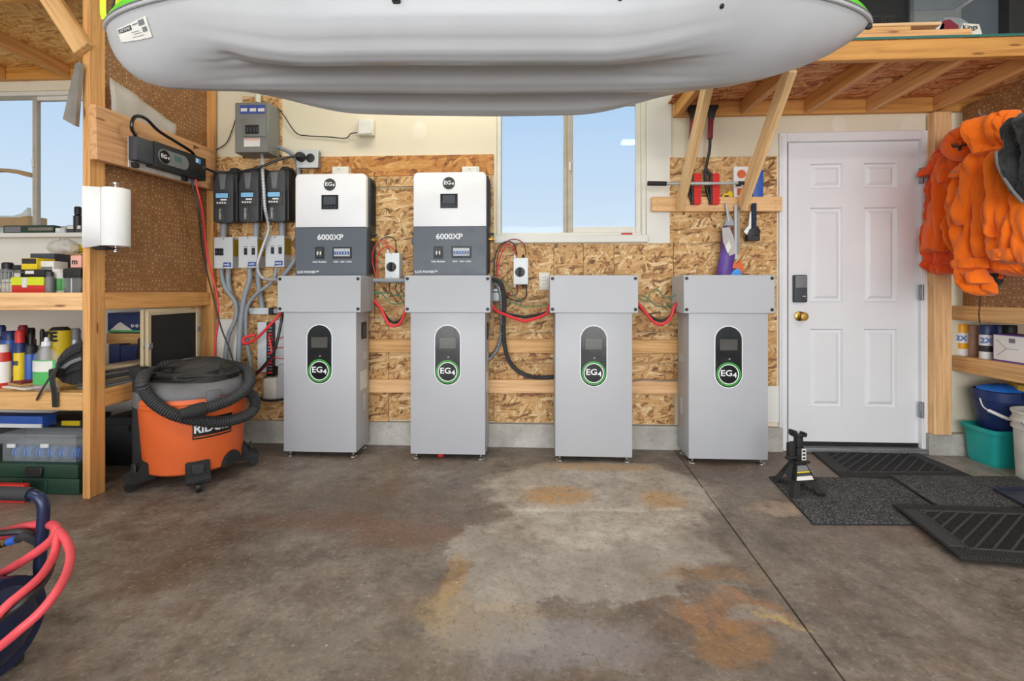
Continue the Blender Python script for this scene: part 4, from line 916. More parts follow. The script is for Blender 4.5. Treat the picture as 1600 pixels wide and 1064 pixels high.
for i, px in enumerate((610, 620, 628)):
    rod('wire', f'{("left", "middle", "right")[i]} short black wire hanging below horizontal conduit', 'wire', [(px, 441, 3.06), (px-2, 452, 3.08), (px+4, 462, 3.09), (px+10, 472, 3.08)], 0.003, M['black'], 'short black wires below the conduit')
flex('flexible_conduit', 'dark grey flexible conduit curving down behind second battery cabinet', [(768, 440, 3.02), (779, 448, 3.02), (783, 470, 3.05), (784, 500, 3.08), (784, 520, 3.1), (777, 545, 3.12), (764, 562, 3.13)], 0.0135, M['galv'])
flex('flexible_conduit', 'grey flexible conduit sweeping from second cabinet to third cabinet', [(768, 436, 3.0), (782, 442, 3.0), (788, 470, 3.04), (787, 520, 3.08), (792, 555, 3.1), (806, 577, 3.11), (828, 588, 3.11), (850, 590, 3.1), (872, 588, 3.1)], 0.014, M['hose_dark'])
r = thing('conduit_elbow', 'metal conduit elbow on the side of second cabinet box', 'conduit fitting', atY(775, 470, 3.05)); pbox('elbow_body', 768, 455, 781, 472, 3.03, 0.06, M['galv'], r, 0.012, 3); pbox('elbow_cap', 770, 451, 779, 456, 3.035, 0.05, M['alu'], r, 0.005)
rod('cable', 'thin grey cable lying along lower board between third and fourth cabinets', 'cable', [(986, 596, 3.14), (1010, 593, 3.14), (1030, 595, 3.14), (1060, 595, 3.14)], 0.004, M['cab_dark'])
o = box('plastic_clip', XP(686, 3.0), XP(695, 3.0), 2.95, 2.99, 0.0, 0.02, M['red'], None, 0.005); tag(o, 'small red plastic piece on floor under second battery cabinet', 'clip')
o = box('pencil', XP(971, 3.19), XP(988, 3.19), 3.185, 3.2, W2[2]+0.0005, W2[2]+0.014, M['red'], None, 0.004); tag(o, 'small red marker lying on the window sill', 'marker')
# ================================================================ CHARGER ON THE PLANK
def charger():
    r = thing('battery_charger', 'long black charger with oval display mounted on thick pine plank', 'charger', (-2.17, 2.72, 1.75))
    x0, x1 = -2.192, -2.135
    ya, yb = atX(216, 240, x1).y, atX(322, 260, x1).y
    def zt(py, px): return atX(px, py, x1).z
    # slightly sloped body like the plank it hangs on
    za0, za1 = zt(262-17, 216), zt(216, 216)
    z0a, z1a = 1.738, 1.882; s = MD.z/MD.y
    def Z(z, y): return z+(y-ya)*s
    yc = ya+0.115
    b = prism('body', [(yc, Z(z0a, yc)), (yb, Z(z0a, yb)), (yb, Z(z1a, yb)), (yc, Z(z1a, yc))], x0, x1, M['dark_case'], r, 'YZ', 0.004)
    e = prism('end_cover', [(ya, Z(z0a+0.012, ya)), (yc-0.002, Z(z0a+0.012, yc)), (yc-0.002, Z(z1a-0.004, yc)), (ya, Z(z1a-0.004, ya))], x0, x1-0.010, M['slate_plastic'], r, 'YZ', 0.004)
    ym = yc+0.135; zm = Z((z0a+z1a)/2, ym)
    pill = [(ym+0.075+0.042*math.cos(a), zm+0.042*math.sin(a)+0.075*s) for a in [-PI/2+PI*k/10 for k in range(11)]]+[(ym-0.075+0.042*math.cos(a), zm+0.042*math.sin(a)-0.075*s) for a in [PI/2+PI*k/10 for k in range(11)]]
    dp = prism('display_panel', pill, x1-0.001, x1+0.002, M['cab_dark'], b, 'YZ')
    lathe('badge', [(0.038, 0), (0.038, 0.0015), (0, 0.0015)], (x1+0.002, ym-0.07, zm-0.004), M['black_gloss'], dp, 28, 'X')
    text('EG', 0.032, (x1+0.0042, ym-0.078, zm-0.003), M['white_print'], dp, RXP, 0.0005, sx=1.1); text('4', 0.025, (x1+0.0042, ym-0.045, zm-0.006), M['white_print'], dp, RXP, 0.0005)
    box('screen', x1+0.0015, x1+0.003, ym+0.0, ym+0.062, zm-0.005, zm+0.028, M['lcd'], dp)
    yl = yb-0.095; box('label', x1-0.0005, x1+0.001, yl, yl+0.045, Z(z1a-0.045, yl), Z(z1a-0.015, yl), M['sky_blue'], b); box('label_print', x1+0.0005, x1+0.0015, yl+0.006, yl+0.022, Z(z1a-0.042, yl), Z(z1a-0.018, yl), M['white'], b)
    for y in (ya+0.02, yb-0.14): box('mounting_tab', -2.199, -2.17, y, y+0.03, Z(z0a-0.022, y), Z(z0a+0.005, y), M['black'], r, 0.002)
    hx = x1-0.02
    tube('cord', [(hx, ya+0.015, Z(z1a-0.01, ya)), (hx+0.01, ya-0.03, Z(z1a+0.03, ya)), (hx+0.02, ya-0.02, Z(z1a+0.09, ya)), (hx+0.02, ya+0.05, Z(z1a+0.105, ya)), (hx+0.01, ya+0.16, Z(z1a+0.07, ya)), (hx, yb-0.12, Z(z1a+0.02, yb)), (hx-0.01, yb-0.05, Z(z1a-0.01, yb))], 0.009, M['black_gloss'], r)
    return yb, Z(z0a, yb)
CYB, CZB = charger()
x = -2.16
tag(tube('charger_lead', [(x, CYB-0.06, CZB+0.01), (x, CYB-0.05, CZB-0.05), atY(316, 330, 2.95), atY(324, 400, 3.02), atY(338, 455, 3.06), atY(341, 500, 3.06), atY(336, 540, 3.06), atY(335, 600, 3.06)], 0.006, M['red_wire']), 'long red lead hanging from the charger down the pine post', 'cable', 'charger leads')
tag(tube('charger_lead', [(x-0.012, CYB-0.075, CZB+0.01), (x-0.01, CYB-0.07, CZB-0.06), atY(310, 330, 2.9), atY(318, 400, 2.99), atY(332, 460, 3.04), atY(345, 510, 3.05), atY(360, 550, 3.05), atY(372, 590, 3.05)], 0.005, M['black']), 'long black lead hanging from the charger toward the vacuum', 'cable', 'charger leads')
# plastic sheet tucked behind the plank, metal strip hanging from the loft
def film_bag():
    bm = bmesh.new(); ya, yb = 2.36, 2.80
    g = []
    for i in range(15):
        row = []
        for j in range(7):
            y = ya+(yb-ya)*i/14; top = 2.16-0.09*i/14; z = 1.92+(top-1.92)*j/6
            row.append(bm.verts.new((-2.222+0.018*mnoise.noise((y*9, z*14, 3)), y, z)))
        g.append(row)
    for a, b in zip(g, g[1:]):
        for j in range(6): bm.faces.new((a[j], b[j], b[j+1], a[j+1]))
    o = fin('plastic_bag', bm, M['film'], smooth=True); m = o.modifiers.new('thickness', 'SOLIDIFY'); m.thickness = 0.002
    tag(o, 'crumpled clear plastic bag tucked behind the charger plank', 'bag')
film_bag()
r = thing('metal_strip', 'grey sheet metal strip hanging beside the left pine post', 'strip', atY(110, 190, 2.22))
pprism('face', [(117, 100), (124, 96), (116, 196), (98, 186)], 2.225, 0.004, M['metal_strip'], r); pprism('folded_lip', [(122, 98), (125, 97), (117, 196.5), (114.5, 195)], 2.221, 0.022, M['metal_strip'], r)
# ================================================================ PAPER TOWEL
def towel():
    c = atX(181, 340, -2.155); zt, zb = c.z+0.147, c.z-0.147
    r = thing('paper_towel_roll', 'white paper towel roll on upright holder at the left post', 'paper towel', (c.x, c.y, zb))
    lathe('roll', [(0.021, zb-c.z), (0.058, zb-c.z), (0.06, zb-c.z+0.004), (0.06, zt-c.z-0.004), (0.058, zt-c.z), (0.021, zt-c.z)], c, M['towel'], r, 36)
    bm = bmesh.new(); A = []
    n = 14
    for i in range(n+1):
        t = i/n; an = math.radians(236-14*t); rr = 0.0605+0.035*t*t
        p = Vector((c.x+rr*math.cos(an)-0.035*t, c.y+rr*math.sin(an)-0.012*t, 0))
        A.append([bm.verts.new((p.x, p.y, z)) for z in (zb-0.014*t, c.z, zt)])
    for a, b in zip(A, A[1:]):
        for j in range(2): bm.faces.new((a[j], b[j], b[j+1], a[j+1]))
    o = fin('loose_sheet', bm, M['towel'], r, smooth=True); m = o.modifiers.new('t', 'SOLIDIFY'); m.thickness = 0.0015
    lathe('holder_rod', [(0.006, zb-c.z-0.03), (0.014, zb-c.z-0.03), (0.014, zb-c.z-0.024), (0.007, zb-c.z-0.02), (0.007, zt-c.z+0.02), (0.015, zt-c.z+0.022), (0.015, zt-c.z+0.032), (0.005, zt-c.z+0.034)], c, M['steel'], r, 16)
    lathe('base_disc', [(0.035, zb-c.z-0.018), (0.037, zb-c.z-0.012), (0.03, zb-c.z-0.004), (0, zb-c.z-0.004)], (c.x-0.055, c.y-0.02, c.z), M['rubber'], r, 20)
    box('wall_arm', c.x-0.135, c.x+0.006, c.y-0.012, c.y+0.012, zb-0.016, zb-0.008, M['black'], r, 0.002)
towel()
# ================================================================ SHOP VACUUM
VX, VY = -1.945, 2.60
def vac():
    r = thing('shop_vacuum', 'orange shop vacuum with dusty black motor head and dark hose', 'vacuum', (VX, VY, 0))
    c = (VX, VY, 0)
    d = lathe('drum', [(0.0, 0.075), (0.225, 0.075), (0.236, 0.085), (0.242, 0.20), (0.256, 0.40), (0.258, 0.425), (0.268, 0.43), (0.268, 0.45), (0.0, 0.45)], c, M['orange_drum'], r, 48)
    lathe('collar', [(0.27, 0.448), (0.272, 0.455), (0.262, 0.475), (0.262, 0.478)], c, M['orange_drum'], r, 48)
    lathe('lid', [(0.268, 0.478), (0.27, 0.486), (0.258, 0.52), (0.232, 0.545), (0.19, 0.556), (0.0, 0.558)], c, M['vac_grey'], r, 48)
    # motor head with domed top, handle and wrapped cord
    rings = []
    for z, rx, ry in ((0.545, 0.205, 0.18), (0.572, 0.205, 0.18), (0.582, 0.185, 0.165), (0.602, 0.178, 0.155), (0.612, 0.15, 0.13), (0.64, 0.135, 0.115), (0.655, 0.10, 0.09), (0.66, 0.03, 0.03)):
        rings.append([(VX+0.01+rx*math.copysign(abs(math.cos(a))**0.75, math.cos(a)), VY+ry*math.copysign(abs(math.sin(a))**0.75, math.sin(a)), z+0.008*math.cos(a-0.6)) for a in [2*PI*k/40 for k in range(40)]])
    h = loft('motor_head', rings, M['dusty'], r)
    for k in range(12):
        a = -2.6+k*0.2; box('vent', VX+0.01+0.168*math.cos(a)-0.005, VX+0.01+0.168*math.cos(a)+0.005, VY+0.148*math.sin(a)-0.008, VY+0.148*math.sin(a)+0.004, 0.588, 0.606, M['black'], h, 0.001)
    lumber('carry_handle', (VX+0.02, VY-0.19, 0.578), (VX+0.20, VY-0.06, 0.628), 0.045, 0.04, M['dusty'], r, bev=0.012)
    lumber('handle_strut', (VX+0.19, VY-0.065, 0.62), (VX+0.20, VY-0.04, 0.55), 0.03, 0.03, M['dusty'], r, bev=0.008)
    pts = []
    for k in range(34):
        a = k*0.42; pts.append((VX+0.01+(0.212+0.01*math.sin(k*1.7))*math.cos(a), VY+(0.188+0.008*math.cos(k*2.1))*math.sin(a), 0.567+0.016*(k/30)+0.006*math.sin(k)))
    tube('wrapped_cord', pts, 0.0065, M['black'], r, n=4, seg=6)
    tube('wrapped_cord', [(VX-0.1, VY-0.1, 0.622), (VX-0.02, VY-0.12, 0.632), (VX+0.06, VY-0.07, 0.648), (VX+0.02, VY+0.03, 0.662), (VX-0.08, VY+0.02, 0.652), (VX-0.11, VY-0.07, 0.63), (VX-0.02, VY-0.14, 0.618)], 0.0065, M['black'], r, n=8, seg=6)
    box('blower_port', VX-0.25, VX-0.16, VY-0.13, VY-0.05, 0.535, 0.60, M['black'], r, 0.02, 3)
    box('port_label', VX-0.215, VX-0.2, VY-0.1315, VY-0.129, 0.575, 0.593, M['white'], r)
    for a in (-125, -35, 150): 
        an = math.radians(a); m = Matrix.Translation((VX, VY, 0)) @ Matrix.Rotation(an, 4, 'Z')
        box('latch', 0.235, 0.280, -0.035, 0.035, 0.43, 0.515, M['vac_grey'], r, 0.012, 2, mw=m)
    # casters
    for a in (-124, -50, 34, 132):
        an = math.radians(a); m = Matrix.Translation((VX, VY, 0)) @ Matrix.Rotation(an, 4, 'Z')
        bm = bmesh.new()
        poly = [(0.195, 0.05), (0.31, 0.046), (0.325, 0.06), (0.315, 0.082), (0.27, 0.10), (0.247, 0.145), (0.195, 0.145)]
        A = [bm.verts.new((x, -0.055, z)) for x, z in poly]; B = [bm.verts.new((x, 0.055, z)) for x, z in poly]
        bm.faces.new(A); bm.faces.new(B[::-1])
        for i in range(7): bm.faces.new((A[i], B[i], B[(i+1) % 7], A[(i+1) % 7]))
        bmesh.ops.recalc_face_normals(bm, faces=bm.faces[:]); bmesh.ops.bevel(bm, geom=bm.edges[:], offset=0.006, segments=2, affect='EDGES')
        f = fin('caster_foot', bm, M['rubber'], r, m, True)
        bm = bmesh.new(); lat(bm, [(0.0, -0.012), (0.024, -0.012), (0.026, -0.008), (0.026, 0.008), (0.024, 0.012), (0, 0.012)], (0.295, 0, 0.026), 18, 'Y'); w_ = fin('wheel', bm, M['black'], f, m, True)
        bm = bmesh.new(); bxb(bm, 0.275, 0.285, -0.028, 0.028, 0.09, 0.14, 0.004); fin('latch_tab', bm, M['hose_dark'], f, m, True)
    an = math.radians(-8); m = Matrix.Translation((VX, VY, 0)) @ Matrix.Rotation(an, 4, 'Z')
    bm = bmesh.new(); pol = [(0.06*math.cos(t), 0.08+0.075*math.sin(t)) for t in [PI*k/12 for k in range(13)]]
    A = [bm.verts.new((0.21, y, z)) for y, z in pol]; B = [bm.verts.new((0.255, y, z)) for y, z in pol]; bm.faces.new(A); bm.faces.new(B[::-1])
    for i in range(13): bm.faces.new((A[i], B[i], B[(i+1) % 13], A[(i+1) % 13]))
    fin('drain_cap_arch', bm, M['rubber'], r, m, True)
    # brand plate wrapped on the drum
    a0 = math.atan2(atZ(352, 665, 0.36).y-VY, atZ(352, 665, 0.36).x-VX); a0 = math.radians(-33)
    def on(x, z, e): rr = 0.2545+e+(z-0.36)*0.07; an = a0+x/0.255; return Vector((VX+rr*math.cos(an), VY+rr*math.sin(an), z))
    bm = bmesh.new(); G = [[bm.verts.new(on(-0.1+0.2*i/14, z, 0.0015)) for z in (0.262, 0.372)] for i in range(15)]
    for a, b in zip(G, G[1:]): bm.faces.new((a[0], b[0], b[1], a[1]))
    pl = fin('brand_plate', bm, M['black'], r, smooth=True)
    bm = bmesh.new(); G = [[bm.verts.new(on(-0.094+0.188*i/14, z, 0.0025)) for z in (0.271, 0.277)] for i in range(15)]
    for a, b in zip(G, G[1:]): bm.faces.new((a[0], b[0], b[1], a[1]))
    fin('plate_stripe', bm, M['orange_drum'], pl, smooth=True)
    o = text('RIDGID', 0.062, (0, 0, 0), M['white_print'], pl, Matrix.Identity(4), 0.002, ext=0.0)
    mwi = WM[pl.name].inverted()
    for v in o.data.vertices: v.co = on(v.co.x*0.92, 0.315+v.co.y, 0.003)
    o.matrix_basis = CUR.copy(); WM[o.name] = CUR.copy()
    return r
vr = vac()
def hose():
    def cyl(px, py, R, near=True):
        d = ray(px, py); dx, dy = d.x, d.y; A = dx*dx+dy*dy; B = -2*(dx*VX+dy*VY); C_ = VX*VX+VY*VY-R*R; D = B*B-4*A*C_
        t = -B/(2*A) if D < 0 else (-B+(-1 if near else 1)*math.sqrt(D))/(2*A)
        return Vector((dx*t, dy*t, H+d.z*t))
    pts = [(384, 610, .27, 1), (397, 622, .31, 1), (396, 640, .315, 1), (378, 652, .31, 1), (345, 659, .305, 1), (308, 657, .305, 1), (272, 648, .305, 1), (243, 631, .30, 1), (227, 612, .295, 1), (222, 595, .29, 1), (234, 579, .275, 0), (262, 570, .26, 0), (310, 568, .25, 0), (352, 569, .26, 0), (382, 577, .28, 0), (391, 590, .30, 1), (384, 607, .33, 1), (362, 623, .345, 1), (334, 634, .355, 1), (312, 640, .36, 1)]
    P0 = spline([cyl(*q) for q in pts], 30)
    P = [P0[0]]; step = 0.0042
    for q in P0[1:]:
        while (q-P[-1]).length >= step: P.append(P[-1]+(q-P[-1]).normalized()*step)
    bm = bmesh.new(); sweep(bm, P, lambda i: 0.0305 if i % 3 else 0.0255, 12)
    fin('hose', bm, M['hose_dark'], vr, smooth=False)
    d = (P[-1]-P[-12]).normalized(); e = P[-1]
    bm = bmesh.new(); sweep(bm, [e-d*0.02, e+d*0.005, e+d*0.05, e+d*0.055, e+d*0.09], lambda i: (0.034, 0.035, 0.033, 0.029, 0.028)[i], 16); fin('hose_cuff', bm, M['rubber'], vr, smooth=True)
hose()
r = thing('vacuum_wand', 'black plastic vacuum wand standing upright left of the orange drum', 'wand', atY(212, 742, 2.47))
pw = atY(212, 740, 2.47); xw = pw.x
box('tube', xw-0.026, xw+0.026, 2.47, 2.51, 0.045, ZP(212, 590, 2.47), M['rubber'], r, 0.012, 3); box('socket', xw-0.034, xw+0.034, 2.462, 2.518, ZP(212, 590, 2.47), ZP(212, 574, 2.47), M['rubber'], r, 0.006, 2); box('tube_foot', xw-0.04, xw+0.04, 2.45, 2.53, 0.001, 0.05, M['rubber'], r, 0.01, 2)
# ================================================================ SCREENS LEANING ON THE RACK
def screen(px0, px1, top, X, lab, mat):
    ya, yb = atX(px0, 480, X).y, atX(px1, 480, X).y
    r = thing('window_screen', lab, 'screen', (X, ya, 0), 'framed screens leaning on the rack')
    zt = atX(px0, top, X).z; t = 0.018
    for nm, a in (('frame_stile', (ya, ya+0.026, 0, zt)), ('frame_stile', (yb-0.026, yb, 0, zt)), ('frame_rail', (ya+0.026, yb-0.026, zt-0.026, zt)), ('frame_rail', (ya+0.026, yb-0.026, 0, 0.026))):
        box(nm, X-t, X, a[0], a[1], a[2], a[3], M['frame_tan'], r, 0.003)
    box('mesh', X-t*0.7, X-t*0.4, ya+0.026, yb-0.026, 0.026, zt-0.026, mat, r)
    for y, z in ((ya+0.013, zt-0.2), (yb-0.013, zt-0.13)): box('clip', X, X+0.006, y-0.012, y+0.018, z-0.016, z+0.016, M['galv'], r, 0.002)
screen(231, 312, 486, -2.20, 'framed black screen leaning behind shop vacuum, nearer the aisle', M['screen_mesh'])
screen(223, 300, 484, -2.221, 'second framed screen behind the first, edge showing at left', M['screen_mesh'])
# ================================================================ AIR COMPRESSOR, BOTTOM LEFT
def compressor():
    r = thing('air_compressor', 'navy air compressor with black grip handle at the lower left corner', 'compressor', (-1.5, 1.12, 0))
    yc, zc, R = 1.15, 0.165, 0.122
    xr = -1.35
    prof = [(0.0, xr)]+[(R*math.sin(a), xr-0.085*(1-math.cos(a))) for a in [PI/2*k/8 for k in range(1, 9)]]+[(R, -1.80)]+[(R*math.cos(a), -1.80-0.085*math.sin(a)) for a in [PI/2*k/6 for k in range(1, 6)]]+[(0, -1.885)]
    tk = lathe('tank', [(a, b) for a, b in prof], (0, yc, zc), M['navy_metal'], r, 40, 'X')
    lathe('tank_seam', [(R+0.001, -1.408), (R+0.003, -1.404), (R+0.003, -1.392), (R+0.001, -1.388)], (0, yc, zc), M['navy_metal'], tk, 40, 'X')
    for x in (-1.46, -1.74):
        for y in (-0.1, 0.1): box('foot', x-0.02, x+0.02, yc+y-0.015, yc+y+0.015, 0.0, zc-0.05, M['rubber'], r, 0.005)
    # handle tube: up from the tank, over to the left, down again
    hv = 1.27
    pt = [atY(60, 905, hv), atY(62, 880, hv), atY(66, 830, hv), atY(68, 795, hv), atY(63, 779, hv), atY(50, 772.5, hv), atY(20, 771, hv)]
    lx = -1.82
    zt = pt[-1].z
    full = [Vector((pt[0].x, yc+0.06, zc+0.09))]+pt+[Vector((lx+0.06, hv, zt)), Vector((lx, hv, zt-0.03)), Vector((lx-0.02, hv, zt-0.15)), Vector((lx, yc+0.06, zc+0.09))]
    tube('handle', full, 0.0145, M['navy_metal'], r, seg=14)
    a = atY(49, 772.3, hv); tube('grip', [a, Vector((a.x-0.12, a.y, zt)), Vector((lx+0.1, hv, zt))], 0.019, M['grip'], r, seg=14)
    # pump, motor shroud and belt guard beyond the frame
    box('motor', -1.84, -1.64, yc-0.08, yc+0.07, zc+R-0.01, zc+R+0.13, M['black'], r, 0.03, 3); box('pump', -1.63, -1.55, yc-0.05, yc+0.05, zc+R-0.01, zc+R+0.10, M['galv'], r, 0.012, 2)
    lathe('gauge', [(0.0, 0.0), (0.022, 0), (0.024, -0.012), (0, -0.014)], (-1.58, yc-0.13, zc+0.1), M['steel'], r, 18, 'Y')
compressor()
hy = 1.225
def hz(pts, dy=0.0): return [atY(a, b, hy+dy+k) for a, b, k in pts]
o = thing('air_hose', 'red rubber air hose coiled over the compressor handle', 'hose', atY(40, 900, hy))
tube('hose', hz([(-60, 925, 0), (-20, 908, 0), (20, 886, 0), (58, 862, -0.01), (82, 842, -0.01), (88, 826, 0.0), (74, 819, 0.06), (40, 822, 0.07), (0, 832, 0.07), (-50, 842, 0.07), (-90, 880, -0.05), (-80, 960, -0.22), (-20, 968, -0.23), (20, 938, -0.20), (62, 902, -0.14), (84, 868, -0.07), (90, 838, -0.03), (92, 830, -0.02), (104, 845, -0.05), (110, 868, -0.09), (104, 896, -0.14), (88, 925, -0.19), (62, 957, -0.22), (30, 985, -0.24), (0, 1010, -0.24), (-40, 1040, -0.24)]), lambda i: 0.0115 if i < 150 else 0.0098, M['hose_red'], o, n=12, seg=12)
tube('hose_return', hz([(70, 824, 0.075), (40, 829, 0.08), (10, 836, 0.08), (-40, 848, 0.08)]), 0.0115, M['hose_red'], o, n=8, seg=12)
fx = hz([(8, 849, 0.03), (-8, 853, 0.03)]); fy = hz([(29, 841, 0.03), (8, 849, 0.03)])
tube('coupler', fx, 0.010, M['brass'], o, smooth_pts=False); tube('coupler_sleeve', [fy[0], fy[0].lerp(fy[1], 0.7)], 0.011, M['blue'], o, smooth_pts=False); tube('coupler_tip', [fy[0].lerp(fy[1], 0.7), fy[1]], 0.009, M['steel'], o, smooth_pts=False)
c = thing('extension_cable', 'black power cord looped among the red hose on the compressor', 'cord', atY(40, 930, hy))
tube('cord', hz([(-40, 832, 0.03), (0, 833, 0.03), (30, 831, 0.04), (52, 836, 0.05), (62, 848, 0.05)]), 0.009, M['black'], c, seg=10)
tube('cord_tail', hz([(80, 872, -0.02), (79, 888, -0.06), (66, 912, -0.13), (40, 938, -0.19), (0, 968, -0.21), (-40, 1000, -0.21)]), 0.008, M['black'], c, seg=10); tube('plug_sleeve', hz([(62, 848, 0.05), (40, 838, 0.03), (28, 842, 0.03)]), 0.012, M['rubber'], c)
# ================================================================ LEFT SHELVES
def carton(name, label, cat, px0, py0, px1, py1, Y, dep, mat, z0=None, group=None, bev=0.003, extra=()):
    m = (px0+px1)/2; x0, x1 = XP(px0, Y), XP(px1, Y); zb = ZP(m, py1, Y) if z0 is None else z0; zt = ZP(m, py0, Y)
    r = thing(name, label, cat, ((x0+x1)/2, Y+dep/2, zb), group)
    b = box('body', x0, x1, Y, Y+dep, zb, zt, mat, r, bev, 2)
    for nm, fx0, fz0, fx1, fz1, mm, pr in extra:      # raised faces, lids and prints as fractions of the front
        box(nm, x0+(x1-x0)*fx0, x0+(x1-x0)*fx1, Y-pr, Y+0.004, zb+(zt-zb)*fz0, zb+(zt-zb)*fz1, mm, r, min(0.002, pr*0.5))
    return r
def can(name, label, cat, px, py0, wpx, Y, z0, body, cap, band=None, group=None, nozzle=False, word=None, capfrac=0.22, neck=0.7):
    x = XP(px, Y); zt = ZP(px, py0, Y); h = zt-z0; R = wpx/2*Y/F*1.0
    r = thing(name, label, cat, (x, Y, z0), group)
    b = lathe('body', [(0, 0.0), (R*0.95, 0.0), (R, 0.004), (R, h*(1-capfrac)-0.012), (R*neck, h*(1-capfrac)), (0, h*(1-capfrac))], (x, Y, z0), body, r, 20)
    lathe('cap', [(R*0.8*(0.45 if nozzle else 1), h*(1-capfrac)), (R*0.82*(0.45 if nozzle else 1), h*0.96), (R*0.6*(0.3 if nozzle else 1), h), (0, h)], (x, Y, z0), cap, r, 16)
    if band: lathe('label_band', [(R*1.01, h*0.12), (R*1.015, h*0.125), (R*1.015, h*0.6), (R*1.01, h*0.605)], (x, Y, z0), band, r, 20)
    if word: text(word, R*0.85, (x, Y-R*1.03-0.001, z0+h*0.5), M['blue_print'] if band is not M['yellow'] else M['print_black'], r, bold=0.001)
    return r
S1, S0 = 1.0305, 0.5265
def lump_(name, label, cat, c, rx, ry, rz, mat, seed, amp=0.5):
    rings = []
    for i in range(1, 12):
        t = -PI/2+PI*i/12
        rings.append([(c[0]+rx*math.cos(t)*math.cos(a)*(1+amp*mnoise.noise((math.cos(a)*2.5+seed, math.sin(a)*2.5, t))), c[1]+ry*math.cos(t)*math.sin(a), c[2]+rz*math.sin(t)*(1+amp*mnoise.noise((math.cos(a)*3, math.sin(a)*3, seed)))) for a in [2*PI*k/24 for k in range(24)]])
    return tag(loft(name, rings, mat, None), label, cat)
# on the upper shelf
carton('tool_case', 'red plastic case with lime green top edge on upper left shelf', 'case', 18, 438, 69, 452, 2.42, 0.12, M['red'], S1, extra=(('lid', 0.0, 0.62, 1.0, 1.25, M['lime_y'], 0.004), ('latch', 0.36, 0.45, 0.5, 1.2, M['bag_white'], 0.008)))
carton('box', 'yellow and black carton stacked above the red case', 'box', 33, 403, 58, 420, 2.48, 0.10, M['yellow'], ZP(45, 421, 2.48), extra=(('printed_panel', 0.05, 0.5, 0.95, 0.95, M['print_black'], 0.001),))
carton('tray', 'flat black tray under the yellow carton', 'tray', 36, 421, 70, 431, 2.45, 0.12, M['black'], ZP(50, 431, 2.45), extra=(('label', 0.1, 0.3, 0.5, 0.8, M['label'], 0.001),))
carton('power_supply', 'dark grey equipment box behind the yellow carton', 'box', 47, 396, 85, 452, 2.62, 0.16, M['slate_plastic'], S1, extra=(('faceplate', 0.35, 0.45, 0.98, 0.85, M['box_grey'], 0.002), ('vent', 0.4, 0.1, 0.9, 0.35, M['white'], 0.002)))
can('spray_can', 'grey spray can beside the red case on upper left shelf', 'can', 78, 424, 12, 2.44, S1, M['cab_dark'], M['slate_plastic'])
can('jar', 'white tub with green label on upper left shelf', 'jar', 92, 420, 20, 2.5, S1, M['white'], M['label'], M['green_bottle'], capfrac=0.15, neck=0.95)
carton('parts_box', 'small pale box with dark bold lettering beside the left post', 'box', 110, 399, 127, 418, 2.5, 0.08, M['pink'], ZP(118, 418, 2.5))
text('m', 0.045, atY(116.5, 409, 2.4985), M['print_black'], bpy.data.objects['parts_box'], bold=0.001)
carton('adapter_pile', 'black adapter brick lying under the pale lettered box', 'adapter', 97, 419, 126, 436, 2.46, 0.1, M['black'], ZP(110, 436, 2.46), bev=0.012)
carton('organizer_drawer', 'clear small parts drawer beside the left post', 'organizer', 97, 434, 126, 456, 2.42, 0.12, M['clear'], S1, extra=(('divider', 0.48, 0.05, 0.52, 0.95, M['bag_white'], 0.001), ('contents', 0.05, 0.03, 0.95, 0.4, M['slate_plastic'], -0.01)))
def basket():
    r = thing('wire_basket', 'dark wire basket at the left end of upper shelf', 'basket', atY(4, 455, 2.4)); Y = 2.44
    x0, x1 = XP(-22, Y), XP(20, Y); z0, z1 = S1, ZP(5, 424, Y)
    for z in (z0+0.004, (z0+z1)/2, z1): tube('ring_wire', [(x0, Y, z), (x1, Y, z), (x1, Y+0.14, z), (x0, Y+0.14, z)], 0.003, M['galv'], r, n=1, closed=True, seg=6)
    for i in range(8): x = x0+(x1-x0)*i/7; tube('upright_wire', [(x, Y, z0), (x, Y, z1)], 0.0022, M['galv'], r, smooth_pts=False, seg=6)
    lathe('coiled_rope', [(0.02, 0), (0.05, 0.0), (0.06, 0.03), (0.05, 0.07), (0.02, 0.075)], ((x0+x1)/2+0.01, Y+0.07, z0+0.008), M['rope'], r, 16)
basket()
for i, (a, b, c_, d_, m, l) in enumerate(((88, 380, 113, 395, 'paper', 'folded white paper bag on window ledge beside yellow packet'), (108, 382, 126, 394, 'yellow', 'yellow packet on window ledge beside left post'))):
    carton('packet', l, 'packet', a, b, c_, d_, 2.95, 0.06, M[m], ZP((a+c_)/2, d_, 2.95), bev=0.008)
carton('storage_crate', 'brown carton at the back of upper left shelf', 'box', 78, 396, 126, 452, 2.88, 0.2, M['cardboard'], S1)
carton('drill_bit_case', 'small black case left of the grey equipment box', 'case', 20, 414, 34, 437, 2.6, 0.08, M['dark_case'], S1, extra=(('label', 0.15, 0.5, 0.85, 0.8, M['label'], 0.001),))
carton('tape_box', 'white carton leaning behind the red case', 'box', 62, 408, 84, 424, 2.5, 0.08, M['label'], ZP(72, 424, 2.5), extra=(('printed_panel', 0.1, 0.2, 0.9, 0.45, M['cab_dark'], 0.001),))
can('spray_can', 'silver spray can with blue cap at back of upper left shelf', 'can', 99, 402, 12, 2.72, S1, M['galv'], M['blue'])
can('jar', 'dark lidded jar at left end behind the wire basket', 'jar', 12, 410, 18, 2.7, S1, M['cab_dark'], M['black'], neck=0.95)
o = lump_('plastic_bag', 'crumpled translucent bag behind the pale lettered box', 'bag', atY(100, 386, 2.9), 0.09, 0.06, 0.05, M['film'], 5)
